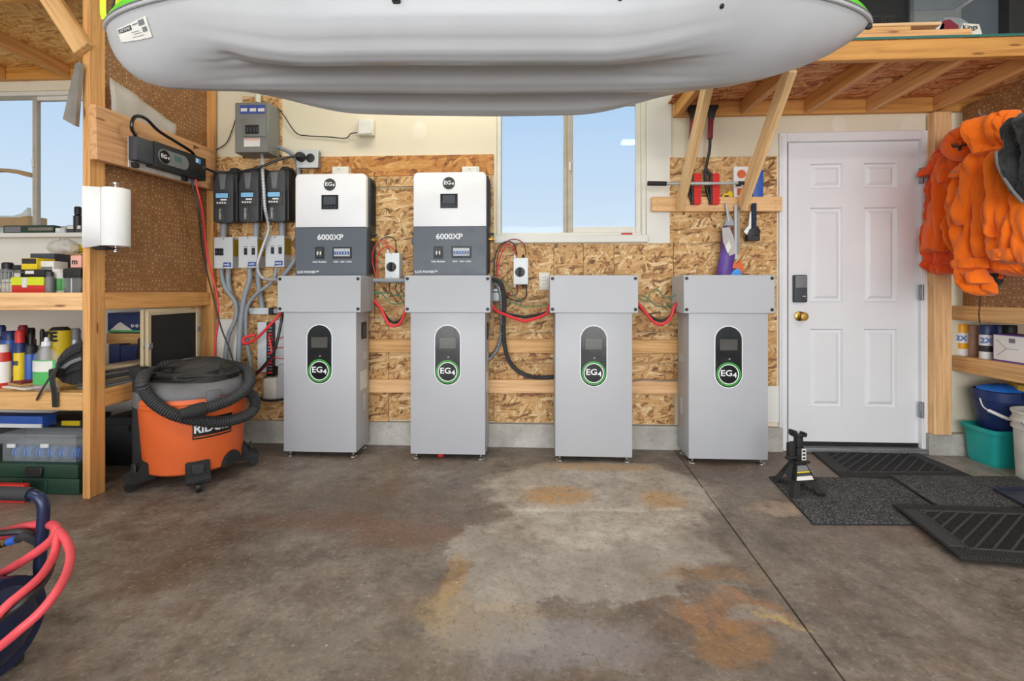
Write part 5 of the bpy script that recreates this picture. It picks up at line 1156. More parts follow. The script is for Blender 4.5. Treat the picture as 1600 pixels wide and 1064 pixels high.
# on the window ledge
zs = W1[2]
carton('level', 'long grey green box lying on the left window ledge', 'box', 5, 352, 84, 366, 3.125, 0.05, M['tool_green'], zs, extra=(('panel', 0.03, 0.1, 0.35, 0.85, M['cab_dark'], 0.002), ('panel', 0.5, 0.3, 0.98, 0.7, M['metal_strip'], 0.002),))
carton('clipboard_box', 'small grey box with white label on left window ledge', 'box', 86, 356, 101, 366, 3.13, 0.05, M['box_grey'], zs, extra=(('label', 0.1, 0.3, 0.5, 0.9, M['white'], 0.001),))
carton('meter_box', 'black and white box beside left post on window ledge', 'box', 104, 352, 127, 366, 3.13, 0.05, M['slate_plastic'], zs, extra=(('label', 0.05, 0.5, 0.95, 0.95, M['label'], 0.001),))
can('bottle', 'dark bottle on left window ledge half hidden by the post', 'bottle', 122, 323, 12, 3.15, zs, M['black'], M['black'], capfrac=0.3, neck=0.5)
# on the lower shelf
can('jar', 'red and white tub at left end of lower left shelf', 'jar', 4, 538, 22, 2.40, S0, M['red'], M['label'], M['white'], capfrac=0.18, neck=0.95)
can('jar', 'blue tub behind the red and white tub', 'jar', 16, 517, 22, 2.62, S0, M['blue'], M['blue_deep'], capfrac=0.18, neck=0.95)
can('bottle', 'navy bottle at far left of lower shelf', 'bottle', 2, 508, 14, 2.72, S0, M['blue_deep'], M['blue_deep'])
r = can('lubricant_can', 'blue and yellow lubricant can with red cap marked 40', 'can', 31, 516, 15, 2.42, S0, M['blue_deep'], M['red'], M['yellow']); text('40', 0.034, (XP(31, 2.42), 2.42-0.0265, S0+0.13), M['blue_deep'], r, bold=0.001)
can('spray_can', 'black and blue spray can with nozzle on lower left shelf', 'can', 48, 520, 17, 2.45, S0, M['dark_case'], M['black'], M['blue'], nozzle=True)
can('spray_can', 'dark red capped can behind the lubricant can', 'can', 36, 508, 15, 2.75, S0, M['dark_case'], M['maroon'])
can('spray_can', 'grey can at back of lower left shelf behind black spray can', 'can', 48, 512, 14, 2.8, S0, M['cab_dark'], M['black'])
can('glue_bottle', 'white glue bottle with black nozzle behind clear soap bottle', 'bottle', 66, 514, 17, 2.52, S0, M['white'], M['black'], M['label'], nozzle=True, capfrac=0.3)
r = can('paint_can', 'yellow can with bold black lettering on lower left shelf', 'can', 94, 511, 32, 2.62, S0, M['yellow'], M['print_black'], capfrac=0.06, neck=0.97); text('TE', 0.075, (XP(93, 2.62), 2.62-0.0595, ZP(94, 527, 2.56)), M['print_black'], r, bold=0.004)
can('jar', 'grey lidded jar beside the yellow lettered can', 'jar', 118, 513, 16, 2.66, S0, M['galv'], M['cab_dark'], neck=0.95)
def soap():
    Y = 2.335; x = XP(73, Y); zt = ZP(73, 527, Y); z0 = S0+0.004
    r = thing('soap_bottle', 'clear squeeze bottle with green label on lower left shelf', 'bottle', (x, Y, z0))
    w_, d_ = 0.066, 0.036; h = zt-z0
    rings = []
    for f, s in ((0, 0.94), (0.02, 1), (0.55, 1), (0.68, 0.9), (0.76, 0.6), (0.80, 0.28), (0.84, 0.26)):
        rings.append([(x+w_*s*math.cos(a), Y+d_*s*math.sin(a), z0+h*f) for a in [2*PI*k/20 for k in range(20)]])
    loft('bottle_body', rings, M['clear'], r)
    lathe('cap', [(0.02, h*0.83), (0.022, h*0.84), (0.02, h*0.92), (0.011, h*0.93), (0.009, h), (0, h)], (x, Y, z0), M['bag_white'], r, 16)
    rings = [[(x+w_*1.01*math.cos(a), Y+d_*1.02*math.sin(a), z0+h*f) for a in [PI*1.12+PI*0.76*k/12 for k in range(13)]] for f in (0.12, 0.58)]
    loft('label', rings, M['green_bottle'], r, closed=False)
    rings = [[(x+w_*1.015*math.cos(a), Y+d_*1.03*math.sin(a), z0+h*f) for a in [PI*1.2+PI*0.6*k/12 for k in range(13)]] for f in (0.36, 0.56)]
    loft('label_print', rings, M['label'], r, closed=False)
soap()
# slats and paper lying flat
SL = (('paper', '#'), )
sl = [(-30, 46, 604, 'paper', 2.33, 0.0), (-20, 44, 598, 'cardboard', 2.37, 0.01), (-30, 52, 592, 'maroon', 2.42, 0.02), (0, 48, 586, 'paper', 2.45, 0.03), (-25, 40, 580, 'pine', 2.5, 0.04), (10, 50, 574, 'label', 2.54, 0.05)]
NM = ('lowest', 'second lowest', 'third lowest', 'third highest', 'second highest', 'topmost')
for i, (a, b, py, m, Y, dz) in enumerate(sl):
    z = S0+0.001+0.013*i
    o = lumber('sample_strip', (XP(a, Y), Y+0.1, z+0.006), (XP(b, Y), Y+0.02-0.02*(i % 3), z+0.006), 0.011, 0.07, M[m], None); tag(o, f'{NM[i]} flat strip in the loose stack at left of lower shelf', 'strip', 'loose flat strips on the lower shelf')
sm = ('cab_dark', 'metal_strip', 'frame_tan', 'slate_plastic', 'metal_strip', 'cab_dark', 'frame_tan')
for i in range(7):
    z = S0+0.001+0.0155*i
    o = lumber('flooring_plank', (XF-0.12-0.012*(i % 3), 2.37+0.01*(i % 2), z+0.007), (XF-0.075-0.01*(i % 2), 2.86+0.03*(i % 3), z+0.007), 0.0145, 0.13, M[sm[i]], None); tag(o, f'{("lowest", "second lowest", "third lowest", "middle", "third highest", "second highest", "topmost")[i]} plank in the grey stack seen right of the left post', 'plank', 'grey planks stacked on the lower shelf')
def strapbag():
    Y = 2.32; r = thing('strap_bag', 'black webbing bag with straps drooping over lower left shelf', 'bag', atY(105, 600, Y))
    p = [(82, 585), (88, 560), (100, 545), (115, 536), (127, 532), (127, 600), (112, 603), (95, 598)]
    pprism('bag_body', p, Y+0.02, 0.13, M['black_shell'], r, 0.015)
    for i, (a, b) in enumerate((((86, 572), (127, 545)), ((92, 580), (127, 560)), ((96, 588), (127, 575)))): tube('webbing', [atY(*a, Y+0.012), atY((a[0]+b[0])/2, (a[1]+b[1])/2-3, Y+0.006), atY(*b, Y+0.012)], 0.009, M['cab_dark'] if i % 2 else M['rubber'], r, flat=(Vector((0, 1, 0)), 0.3))
    tube('strap', [atY(88, 575, Y-0.02), atY(82, 592, Y-0.065), atY(85, 612, Y-0.068), atY(86, 636, Y-0.066)], 0.02, M['black'], r, flat=(Vector((0, 1, 0)), 0.25))
    tube('strap', [atY(84, 580, Y-0.02), atY(74, 596, Y-0.065), atY(62, 615, Y-0.068), atY(57, 625, Y-0.066)], 0.008, M['black'], r, flat=(Vector((0, 1, 0)), 0.4))
    pbox('buckle', 74, 577, 90, 590, Y-0.03, 0.04, M['rubber'], r, 0.006)
strapbag()
o = carton('tent_box', 'dark box printed with a white mountain on lower shelf back', 'box', 168, 489, 228, 519, 3.0, 0.1, M['blue_deep'], ZP(200, 520, 3.0))
pprism('mountain_print', [(172, 516), (183, 506), (188, 503), (195, 508), (207, 516)], 2.9985, 0.002, M['label'], o); pbox('grass_print', 168, 516, 228, 519, 2.9985, 0.002, M['green_bottle'], o)
for px in (207, 214, 221): p = atY(px, 509, 2.999); ring('print_icon', (p.x, 2.9995, p.z), 0.004, 0.011, M['label'], o, 0.0015, n=14)
lb = carton('box_shelf', 'short pine board on blocks holding the dark printed box', 'shelf', 166, 521, 238, 537, 2.985, 0.15, M['pine'], ZP(200, 537, 2.985)); box('block', XP(170, 3.0), XP(182, 3.0), 3.0, 3.1, S0, ZP(200, 537, 2.985), M['pine'], lb); box('block', XP(222, 3.0), XP(234, 3.0), 3.0, 3.1, S0, ZP(200, 537, 2.985), M['pine'], lb)
carton('battery_pack', 'navy plastic box left of dark bottle on lower shelf', 'box', 188, 540, 219, 568, 2.9, 0.08, M['blue_deep'], S0); carton('battery_pack', 'navy plastic box just right of the left post', 'box', 170, 538, 187, 566, 2.9, 0.08, M['blue_deep'], S0)
can('bottle', 'tall black bottle on lower shelf beside leaning screens', 'bottle', 222, 528, 14, 2.88, S0, M['black'], M['black'], capfrac=0.25, neck=0.4)
# on the floor under the shelf
def toolbox():
    Y = 2.30; x0, x1 = XP(-70, Y), XP(123.5, Y); zt = ZP(60, 724, Y)
    r = thing('toolbox', 'dark green plastic toolbox on the floor under left shelf', 'toolbox', ((x0+x1)/2, Y+0.1, 0))
    box('body', x0, x1, Y, Y+0.13, 0.0, zt-0.075, M['tool_green'], r, 0.012, 2); l = box('lid', x0-0.004, x1+0.002, Y-0.008, Y+0.135, zt-0.073, zt, M['tool_green'], r, 0.012, 2)
    pbox('latch', 38, 731, 64, 746, Y-0.022, 0.02, M['black'], r, 0.004); pbox('latch', -40, 731, -14, 746, Y-0.022, 0.02, M['black'], r, 0.004)
    for i in range(4): box('rib', x0+0.1+i*0.13, x0+0.112+i*0.13, Y-0.006, Y+0.01, 0.01, zt-0.085, M['tool_green'], r, 0.002)
    return zt
tz = toolbox()
def organizer():
    Y = 2.315; x0, x1 = XP(1, Y), XP(121, Y); z0 = tz+0.001; zt = ZP(60, 678, Y)
    r = thing('parts_organizer', 'clear lidded organizer of blue discs on the green toolbox', 'organizer', ((x0+x1)/2, Y, z0))
    zl = z0+(zt-z0)*0.62
    box('tray', x0+0.008, x1-0.008, Y, Y+0.115, z0, zl, M['clear'], r, 0.006, 2); box('lid', x0, x1, Y-0.008, Y+0.12, zl+0.001, zt, M['clear'], r, 0.008, 2)
    n = 6
    for i in range(n+1):
        x = x0+0.012+(x1-x0-0.024)*i/n
        if i < n:
            for j in range(3): lathe('disc', [(0, -0.003), (0.03, -0.003), (0.03, 0.003), (0, 0.003)], (x+0.018+0.015*j, Y+0.06, z0+0.034), M['blue_slab'], r, 16, 'X')
        if 0 < i < n: box('divider', x-0.001, x+0.001, Y+0.004, Y+0.11, z0+0.003, zl-0.004, M['clear'], r)
    for px in (16, 68): pbox('latch', px-6, 694, px+7, 700, Y-0.013, 0.008, M['bag_white'], r, 0.002)
organizer()
carton('tool_bag', 'black tool case with yellow panel behind the clear organizer', 'case', 40, 655, 127, 779, 2.62, 0.2, M['dark_case'], 0.0, bev=0.012, extra=(('yellow_panel', 0.65, 0.88, 0.98, 0.975, M['yellow'], 0.004), ('handle', 0.1, 0.86, 0.5, 0.94, M['black'], 0.02)))
carton('parts_case', 'blue and white flat case at far left under lower shelf', 'case', -40, 650, 66, 668, 2.5, 0.08, M['blue'], ZP(20, 668, 2.5), extra=(('rim', 0.0, 0.0, 1.0, 0.35, M['white'], 0.006),))
carton('plastic_crate', 'black crate under the blue and white case', 'crate', -60, 669, 38, 790, 2.56, 0.1, M['dark_case'], 0.0, bev=0.01)
carton('storage_case', 'large black storage case on floor behind the left post', 'case', 163, 652, 238, 740, 2.70, 0.3, M['dark_case'], 0.0, bev=0.015, extra=(('lid_band', -0.01, 0.84, 1.01, 1.0, M['black'], 0.008), ('latch', 0.4, 0.7, 0.55, 0.86, M['rubber'], 0.016)))
carton('pry_bar', 'red handled tool lying in front of the green toolbox', 'tool', -30, 757, 37, 766, 2.2, 0.03, M['red'], 0.0, bev=0.006)
# ================================================================ KAYAK
def kayak():
    global CUR
    CUR = Matrix.Rotation(TH, 4, 'Z')                    # it hangs square to the camera's own axis
    V0 = 1.9
    def U(px): return (px-800)/F*V0
    def Zv(py): return H+(HY-py)/F*V0
    prof = [(168, 46), (170, 60), (176, 78), (184, 93), (196, 108), (212, 121), (232, 131), (260, 137), (320, 139), (500, 142), (760, 144), (960, 142), (1030, 140), (1090, 136), (1150, 129), (1205, 118), (1255, 103), (1295, 86), (1325, 68), (1345, 52), (1358, 38)]
    K = [(U(a), Zv(b)) for a, b in prof]; u0, u1 = K[0][0], K[-1][0]
    def zk(u):
        for (a, b), (c, d) in zip(K, K[1:]):
            if u <= c: t = (u-a)/(c-a); return b+(d-b)*t
        return K[-1][1]
    um, hl = (u0+u1)/2, (u1-u0)/2
    def zr(u): s = (u-um)/hl; return K[0][1]*(1-(s+1)/2)+K[-1][1]*(s+1)/2-0.055*(1-s*s)**1.0
    def bw(u): s = abs((u-um)/hl); return 0.385*max(0.0, 1-s**2.5)**0.72
    T = [(0.0, 0.0), (0.10, 0.012), (0.20, 0.045), (0.34, 0.062), (0.46, 0.045), (0.56, 0.006), (0.66, -0.004), (0.74, 0.012), (0.84, 0.075), (0.92, 0.14), (1.0, 0.3)]
    def tt(o):
        for (a, b), (c, d) in zip(T, T[1:]):
            if o <= c: t = (o-a)/(c-a); t = t*t*(3-2*t); return b+(d-b)*t
        return T[-1][1]
    dent = []
    def hp(u, o, out=0.0):
        z0 = min(zk(u), zr(u)-0.001); z1 = zr(u); h = z1-z0; s = abs((u-um)/hl); a = abs(o)
        f = max(0.0, min(1.0, ((0.80 if u < um else 0.66)-s)/0.42)); f = f*f*(3-2*f)
        zT = z0+h*tt(a)/0.3*1.0 if a > 0.74 else z0+tt(a)*(h/0.3 if a > 0.5 else min(1, h/0.25))
        zV = z0+h*(a**2.6*0.55+a*0.45*(0.35+0.65*a))
        z = zT*f+zV*(1-f)
        z = min(z, z1)
        if dent: z += 0.016*math.exp(-(((u-dent[0])/0.05)**2)-(((o-dent[1])/0.10)**2))
        p = Vector((u, V0+o*bw(u), z))
        return p
    def hn(u, o):
        e = 0.004; a = hp(u+0.01, o)-hp(u-0.01, o); b = hp(u, o+e)-hp(u, o-e); n = a.cross(b); n.normalize()
        return n if n.z < 0 or n.y < 0 else -n
    r = thing('kayak', 'white hulled kayak with lime green deck hanging overhead', 'kayak', (um, V0, zr(um)))
    def locate(px, py):
        best = None
        for i in range(0, 400):
            u = u0+(u1-u0)*(i+0.5)/400
            for j in range(0, 70):
                o = -1+0.98*j/69
                p = hp(u, o); x = 800+F*p.x/p.y; y = HY-F*(p.z-H)/p.y; e = (x-px)**2+(y-py)**2
                if best is None or e < best[0]: best = (e, u, o)
        return best[1:]
    dent.extend(locate(362, 94))
    NS, NO = 150, 72
    us = [um-hl*math.cos(PI*i/NS)*0.9999 for i in range(NS+1)]
    bm = bmesh.new(); G = []
    d0 = None
    for u in us: G.append([bm.verts.new(hp(u, -1+2*j/NO)) for j in range(NO+1)])
    for A, B in zip(G, G[1:]):
        for j in range(NO): bm.faces.new((A[j], A[j+1], B[j+1], B[j]))
    # scupper dimple
    bmesh.ops.remove_doubles(bm, verts=bm.verts[:], dist=1e-5)
    hull = fin('hull', bm, M['hull'], r, smooth=False); hull.data.shade_smooth()
    # deck
    D = [(1.0, 0.0), (1.003, 0.028), (0.99, 0.046), (0.93, 0.056), (0.80, 0.060), (0.62, 0.052), (0.55, 0.0), (0.45, -0.05), (0.0, -0.06)]
    bm = bmesh.new(); G = []
    prm = [-a for a, _ in D]+[a for a, _ in D[::-1][1:]]; hgt = [b for _, b in D]+[b for _, b in D[::-1][1:]]
    for u in us:
        s = abs((u-um)/hl); end = max(0.0, min(1.0, (s-0.45)/0.2))
        row = []
        for o, h in zip(prm, hgt):
            hh = h if h >= 0 and abs(o) > 0.56 else h*(1-end)+0.06*end
            row.append(bm.verts.new((u, V0+o*bw(u), zr(u)+hh*(1-0.75*s**10))))
        G.append(row)
    for A, B in zip(G, G[1:]):
        for j in range(len(prm)-1): bm.faces.new((A[j], A[j+1], B[j+1], B[j]))
    fin('deck', bm, M['lime'], r, smooth=True)
    # lip around the gunwale
    loop = [hp(u, -1.0)+Vector((0, -0.002, -0.005)) for u in us]+[hp(u, 1.0)+Vector((0, 0.002, -0.005)) for u in us[::-1][1:-1]]
    bm = bmesh.new(); sweep(bm, loop, 0.0075, 8, True); fin('gunwale_lip', bm, M['hull'], r, smooth=True)
    loop = [p+Vector((0, -0.003 if p.y < V0 else 0.003, 0.012)) for p in loop]
    bm = bmesh.new(); sweep(bm, loop, 0.0035, 6, True); fin('seam_line', bm, M['cab_dark'], r, smooth=True)
    # locate a place on the near side of the hull from the photograph
    C = [locate(*q) for q in ((184, 46), (229, 24), (238, 58), (190, 66))]
    def bil(a, b): 
        q = [0, 0]
        for k in range(2): q[k] = C[0][k]*(1-a)*(1-b)+C[1][k]*a*(1-b)+C[2][k]*a*b+C[3][k]*(1-a)*b
        return hp(*q)+hn(*q)*0.003
    def patch(name, a0, a1, b0, b1, lift, mat, par, n=8):
        bm = bmesh.new(); g = [[bm.verts.new(bil(a0+(a1-a0)*i/n, b0+(b1-b0)*j/n)+Vector((0, -lift, -lift*0.5))) for j in range(n+1)] for i in range(n+1)]
        for A, B in zip(g, g[1:]):
            for j in range(n): bm.faces.new((A[j], A[j+1], B[j+1], B[j]))
        return fin(name, bm, mat, par, smooth=True)
    lab = patch('hull_label', 0, 1, 0, 1, 0.0, M['label'], r)
    patch('label_bar', 0.03, 0.5, 0.10, 0.36, 0.0008, M['print_black'], lab)
    o = text('LIFETIME', 1.0, (0, 0, 0), M['white_print'], lab, Matrix.Identity(4), 0.0, ext=0.0)
    xs = [v.co.x for v in o.data.vertices]; ys = [v.co.y for v in o.data.vertices]; x0_, x1_, y0_, y1_ = min(xs), max(xs), min(ys), max(ys)
    for v in o.data.vertices: v.co = bil(0.06+0.41*(v.co.x-x0_)/(x1_-x0_), 0.31-0.15*(v.co.y-y0_)/(y1_-y0_))+Vector((0, -0.0018, -0.0009))
    o.matrix_basis = CUR.copy(); WM[o.name] = CUR.copy()
    for a0, a1, b0, b1 in ((0.74, 0.92, 0.06, 0.32), (0.8, 0.94, 0.42, 0.66), (0.55, 0.72, 0.12, 0.18), (0.45, 0.7, 0.5, 0.53), (0.5, 0.75, 0.62, 0.65), (0.45, 0.8, 0.78, 0.81)): patch('label_print', a0, a1, b0, b1, 0.0008, M['cab_dark'], lab, 3)
    for px, py in ((967, 4), (1127, 8)):
        q = locate(px, py); p = hp(*q); n = hn(*q); m = n.to_track_quat('Z', 'Y').to_matrix().to_4x4(); m.translation = p
        bm = bmesh.new(); lat(bm, [(0.0085, -0.001), (0.0085, 0.0025), (0.006, 0.004), (0, 0.004)], (0, 0, 0), 12); fin('rivet', bm, M['black'], r, m, True)
    q = locate(620, 3); p = hp(*q)+hn(*q)*0.008
    box('side_clip', p.x-0.013, p.x+0.013, p.y-0.008, p.y+0.02, p.z-0.012, p.z+0.05, M['black'], r, 0.003)
    tip = hp(us[-1], 0); box('bow_plug', tip.x-0.03, tip.x-0.006, V0-0.03, V0-0.012, tip.z-0.03, tip.z-0.002, M['black'], r, 0.004)
    for s in (-0.9, 0.88):
        u = um+hl*s; z = zr(u)+0.045
        tube('carry_toggle', [(u, V0-0.06, z-0.01), (u, V0-0.04, z+0.04), (u, V0+0.04, z+0.04), (u, V0+0.06, z-0.01)], 0.008, M['black'], r)
    # hangers
    za = CZ-0.005
    us_ = um-hl*0.955; z = zr(us_)+0.01
    h = thing('hanging_strap', 'yellow green strap holding up the left end of kayak', 'strap', (us_, V0, z))
    tube('webbing', [(us_-0.03, V0-0.06, z+0.0), (us_-0.035, V0-0.06, z+0.12), (us_-0.04, V0-0.03, za)], 0.012, M['lime_strap'], h, flat=(Vector((0, 1, 0)), 0.15)); tube('webbing', [(us_+0.035, V0-0.05, z+0.03), (us_+0.01, V0-0.04, z+0.16), (us_-0.03, V0-0.02, za)], 0.02, M['lime_strap'], h, flat=(Vector((0, 1, 0)), 0.15)); tube('cord', [(us_+0.0, V0-0.075, z+0.0), (us_+0.02, V0-0.07, z+0.08), (us_+0.03, V0-0.05, z+0.2)], 0.004, M['black'], h)
    h = thing('tied_rope', 'knotted white rope tied at the left end of kayak', 'rope', (us_+0.07, V0, z))
    pts = [(us_+0.055+0.022*math.sin(k*1.9), V0-0.06+0.02*math.cos(k*2.3), z+0.035+k*0.012) for k in range(13)]+[(us_+0.05, V0-0.03, z+0.4), (us_+0.02, V0, za)]
    tube('rope', pts, 0.007, M['rope'], h, n=6)
    us_ = um+hl*0.955; z = zr(us_)+0.02
    h = thing('hanging_wire', 'thin wire holding up the right end of kayak', 'wire', (us_, V0, z)); tube('wire', [(us_-0.02, V0-0.01, z+0.01), (us_-0.03, V0, z+0.1), (us_-0.05, V0+0.02, za)], 0.003, M['galv'], h)
    CUR = Matrix.Identity(4)
kayak()
# ================================================================ SNOW BRUSHES AND TOOLS ON THE WALL
YT = 3.118
def brush(dx, lab):
    r = thing('snow_brush', lab, 'snow brush', atY(1108+dx, 320, YT), 'snow brushes leaning behind the cleat')
    def q(l): return [(a+dx, b) for a, b in l]
    pprism('scraper_head', q([(1104, 164), (1123, 163), (1123.5, 167), (1119, 174), (1116, 187), (1108, 187), (1108, 176), (1105, 170)]), YT, 0.022, M['black'], r, 0.003)
    tube('foam_grip', [atY(1111+dx, 186, YT+0.012), atY(1110+dx, 202, YT+0.012), atY(1109.5+dx, 217, YT+0.012)], 0.0165, M['maroon'], r, seg=12)
    tube('shaft', [atY(1109.5+dx, 216, YT+0.012), atY(1108.5+dx, 235, YT+0.012), atY(1105+dx, 252, YT+0.012), atY(1102+dx, 268, YT+0.012), atY(1102+dx, 284, YT+0.012), atY(1106+dx, 302, YT+0.012), atY(1111+dx, 318, YT+0.012)], 0.0095, M['black'], r, seg=10)
    tube('brush_strut', [atY(1103.5+dx, 262, YT+0.012), atY(1108+dx, 272, YT+0.012), atY(1111+dx, 280, YT+0.012), atY(1111.5+dx, 300, YT+0.012), atY(1111+dx, 318, YT+0.012)], 0.009, M['black'], r, seg=10)
    pbox('brush_back', 1109.5+dx, 270, 1113.5+dx, 319, YT-0.004, 0.034, M['black'], r, 0.003)
    b = pbox('bristle_block', 1113.5+dx, 270.5, 1124+dx, 319, YT-0.006, 0.038, M['bristle'], r, 0.002)
    for i in range(12): pbox('bristle_tuft', 1114+dx, 271.5+i*4, 1125.2+dx+0.8*math.sin(i*2), 273.6+i*4, YT-0.009, 0.043, M['bristle'], b, 0.001)
brush(0, 'snow brush with red bristles and grip between the two pine braces')
brush(-29, 'snow brush with red bristles half hidden behind left pine brace')
r = thing('telescoping_pole', 'silver telescoping pole with black grip lying across the braces', 'pole', atY(1090, 290, 3.07))
yp = 3.03
tube('grip', [atY(1012, 286.5, yp), atY(1041, 287, yp)], 0.015, M['rubber'], r, smooth_pts=False, seg=14); tube('rod', [atY(1041, 287, yp), atY(1110, 286.6, yp)], 0.0105, M['alu'], r, smooth_pts=False, seg=12); tube('inner_rod', [atY(1110, 286.6, yp), atY(1154, 286, yp)], 0.0085, M['alu'], r, smooth_pts=False, seg=12); tube('tip', [atY(1153, 286, yp), atY(1164, 286, yp)], 0.0115, M['black'], r, smooth_pts=False, seg=12)
zc = ZP(1160, 308.6, 3.144)
def onc(name, label, cat, px0, py0, px1, mat, dep=0.03, **k): return carton(name, label, cat, px0, py0, px1, 308, 3.15, dep, mat, zc, **k)
o = onc('blade_box', 'white package with orange disc standing on the wall cleat', 'package', 1147, 260, 1170, M['white'], extra=(('orange_band', 0.2, 0.08, 0.85, 0.3, M['orange_box'], 0.001), ('dark_print', 0.1, 0.36, 0.5, 0.44, M['print_black'], 0.001)))
p = atY(1158.5, 272, 3.15); lathe('orange_disc', [(0.028, 0), (0.028, -0.002), (0, -0.002)], p, M['orange_box'], o, 24, 'Y')
onc('blue_pad', 'blue plastic pad standing at right end of wall cleat', 'pad', 1177, 265, 1193, M['blue'], bev=0.006)
r = thing('stapler', 'small yellow tool lying on the wall cleat', 'tool', atY(1137, 308, 3.15)); pprism('body', [(1128, 307.5), (1130, 303), (1137, 301), (1140, 297.5), (1145, 300), (1146, 305), (1144, 307.8)], 3.15, 0.024, M['yellow'], r, 0.003); pbox('trigger', 1132, 305, 1139, 308, 3.148, 0.02, M['black'], r, 0.002)
r = thing('putty_knife', 'grey metal scraper hanging from the wall cleat', 'tool', atY(1140, 352, 3.12)); pprism('blade', [(1133, 318), (1136, 316), (1140, 335), (1146, 346), (1147, 352), (1132, 353), (1134, 346), (1136, 335)], 3.122, 0.005, M['galv'], r); pprism('spine', [(1133.5, 318), (1135.5, 317), (1138, 336), (1139.5, 346), (1137.5, 346), (1136, 336)], 3.117, 0.006, M['alu'], r)
r = thing('drywall_saw', 'long narrow metal tool hanging from the cleat beside purple bag', 'tool', atY(1151, 405, 3.12)); pprism('blade', [(1147.5, 320), (1152, 318), (1153, 404), (1148, 406)], 3.124, 0.004, M['alu'], r); pprism('slotted_strip', [(1152, 324), (1156, 324), (1156, 392), (1152, 398)], 3.12, 0.004, M['metal_strip'], r)
def bagp():
    r = thing('duster', 'purple duster in clear packaging hanging below the cleat', 'duster', atY(1134, 430, 3.12))
    rings = []
    for i, (a, b, py) in enumerate(((1131, 1138, 354), (1128, 1143, 362), (1127, 1146, 380), (1125, 1147, 398), (1123, 1145, 412), (1121, 1144, 424), (1123, 1143, 431))):
        c = atY((a+b)/2, py, 3.13); hw = (b-a)/2*3.1/F
        rings.append([(c.x+hw*math.cos(t)*(1+0.1*math.sin(5*t+i)), 3.13+0.035*math.sin(t)*(1+0.12*math.sin(4*t+i*2)), c.z) for t in [2*PI*k/18 for k in range(18)]])
    loft('purple_fibres', rings, M['purple'], r); 
    pprism('clear_wrap', [(1128, 356), (1140, 355), (1147, 372), (1149, 396), (1140, 400), (1130, 378)], 3.085, 0.004, M['film'], r); p = atY(1135, 357, 3.12); lathe('hang_ring', [(0.008, -0.004), (0.02, 0), (0.008, 0.004)], p, M['black'], r, 14, 'Y')
    pprism('label', [(1133, 385), (1139, 376), (1143, 386), (1137, 396)], 3.082, 0.002, M['label'], r)
bagp()
r = thing('hand_brush', 'bright blue scraper with orange handle below the purple duster', 'brush', atY(1151, 430, 3.1)); pprism('blue_blade', [(1141, 430), (1146, 423), (1152, 419), (1157, 422), (1161, 430.5)], 3.095, 0.02, M['sky_blue'], r, 0.003); pprism('orange_handle', [(1143, 420), (1147, 409), (1152, 412), (1157, 405), (1162, 418), (1163, 429), (1156, 424), (1151, 419)], 3.112, 0.02, M['orange_box'], r, 0.003)
r = thing('ice_scraper', 'ice scraper with navy foam grip hanging at right of cleat', 'ice scraper', atY(1177, 376, 3.11))
P = [atY(1178, 318 + 3.0*i, 3.112) for i in range(15)]
bm = bmesh.new(); sweep(bm, spline(P, 4), lambda i: 0.0155+0.0022*math.cos(i*PI/2*1.0), 12); fin('foam_grip', bm, M['navy_foam'], r, smooth=True)
pprism('blade_hood', [(1172, 358), (1185, 353), (1189, 362), (1186, 370), (1168, 368)], 3.095, 0.035, M['black'], r, 0.005); pbox('brush_strip', 1168, 367, 1188, 376, 3.095, 0.04, M['black'], r, 0.002); pprism('pale_blade', [(1162, 362), (1170, 352), (1172, 332), (1174, 330), (1174, 356), (1168, 367)], 3.105, 0.012, M['white'], r, 0.002)
# ================================================================ CLOTHES ON THE RIGHT PEGBOARD
def cloth(name, rows, X, T, mat, parent, amp=0.012, seed=0, n=36, back=0.35, sub=8, lean=0.0):
    """a hanging garment piece: rows of (left px, right px, row px) measured on the plane x = X, given depth T and folds"""
    R = []; rows2 = []; n = int(n*1.8); L = len(rows)
    for i in range(L-1):
        p0, p1, p2, p3 = rows[max(0, i-1)], rows[i], rows[i+1], rows[min(L-1, i+2)]
        for k in range(sub):
            t = k/sub; rows2.append(tuple(0.5*(2*b+(c-a)*t+(2*a-5*b+4*c-d)*t*t+(3*b-a-3*c+d)*t**3) for a, b, c, d in zip(p0, p1, p2, p3)))
    rows2.append(rows[-1]); N = len(rows2)
    def rdg(x, y, z): return 3.0*min(0.55, abs(mnoise.noise((x, y, z))))**0.8-0.75
    for i, (a, b, py) in enumerate(rows2):
        pa, pb = atX(a, py, X), atX(b, py, X); m = (pa+pb)/2; hw = (pa.y-pb.y)/2
        e = min(i, N-1-i)/(N-1); ef = min(1.0, 0.4+e*5)
        ring_ = []
        for k in range(n):
            t = 2*PI*k/n; cs, sn = math.cos(t), math.sin(t)
            dx = -T*ef*sn**0.7 if sn > 0 else T*back*(-sn)**0.7
            y = m.y+hw*cs; z = m.z
            w = mnoise.noise((y*4, z*3, seed))*0.05
            f = amp*(1.5*rdg((y+w)*13+seed+lean*z, z*1.3, seed)+0.9*rdg(y*9-z*5+seed, z*3+y*2, seed+7)+0.35*rdg(y*30, z*12, seed+3))*1.25
            zz = z+(mnoise.noise((y*13, seed, 2.0))*0.02 if e < 0.12 else 0)
            ring_.append((X+dx+T*0.5-(f if sn > -0.2 else 0), y+mnoise.noise((z*10, seed, 1+(0 if cs > 0 else 5)))*0.014*abs(cs), zz))
        R.append(ring_)
    return loft(name, R, mat, parent)
hook_z = atX(1545, 190, XQ).z
def hook(par, px, py):
    p = atX(px, py, XQ+0.006); tube('peg_hook', [p, p+Vector((-0.05, 0, 0)), p+Vector((-0.075, 0, 0.01)), p+Vector((-0.08, 0, 0.035))], 0.004, M['galv'], par)
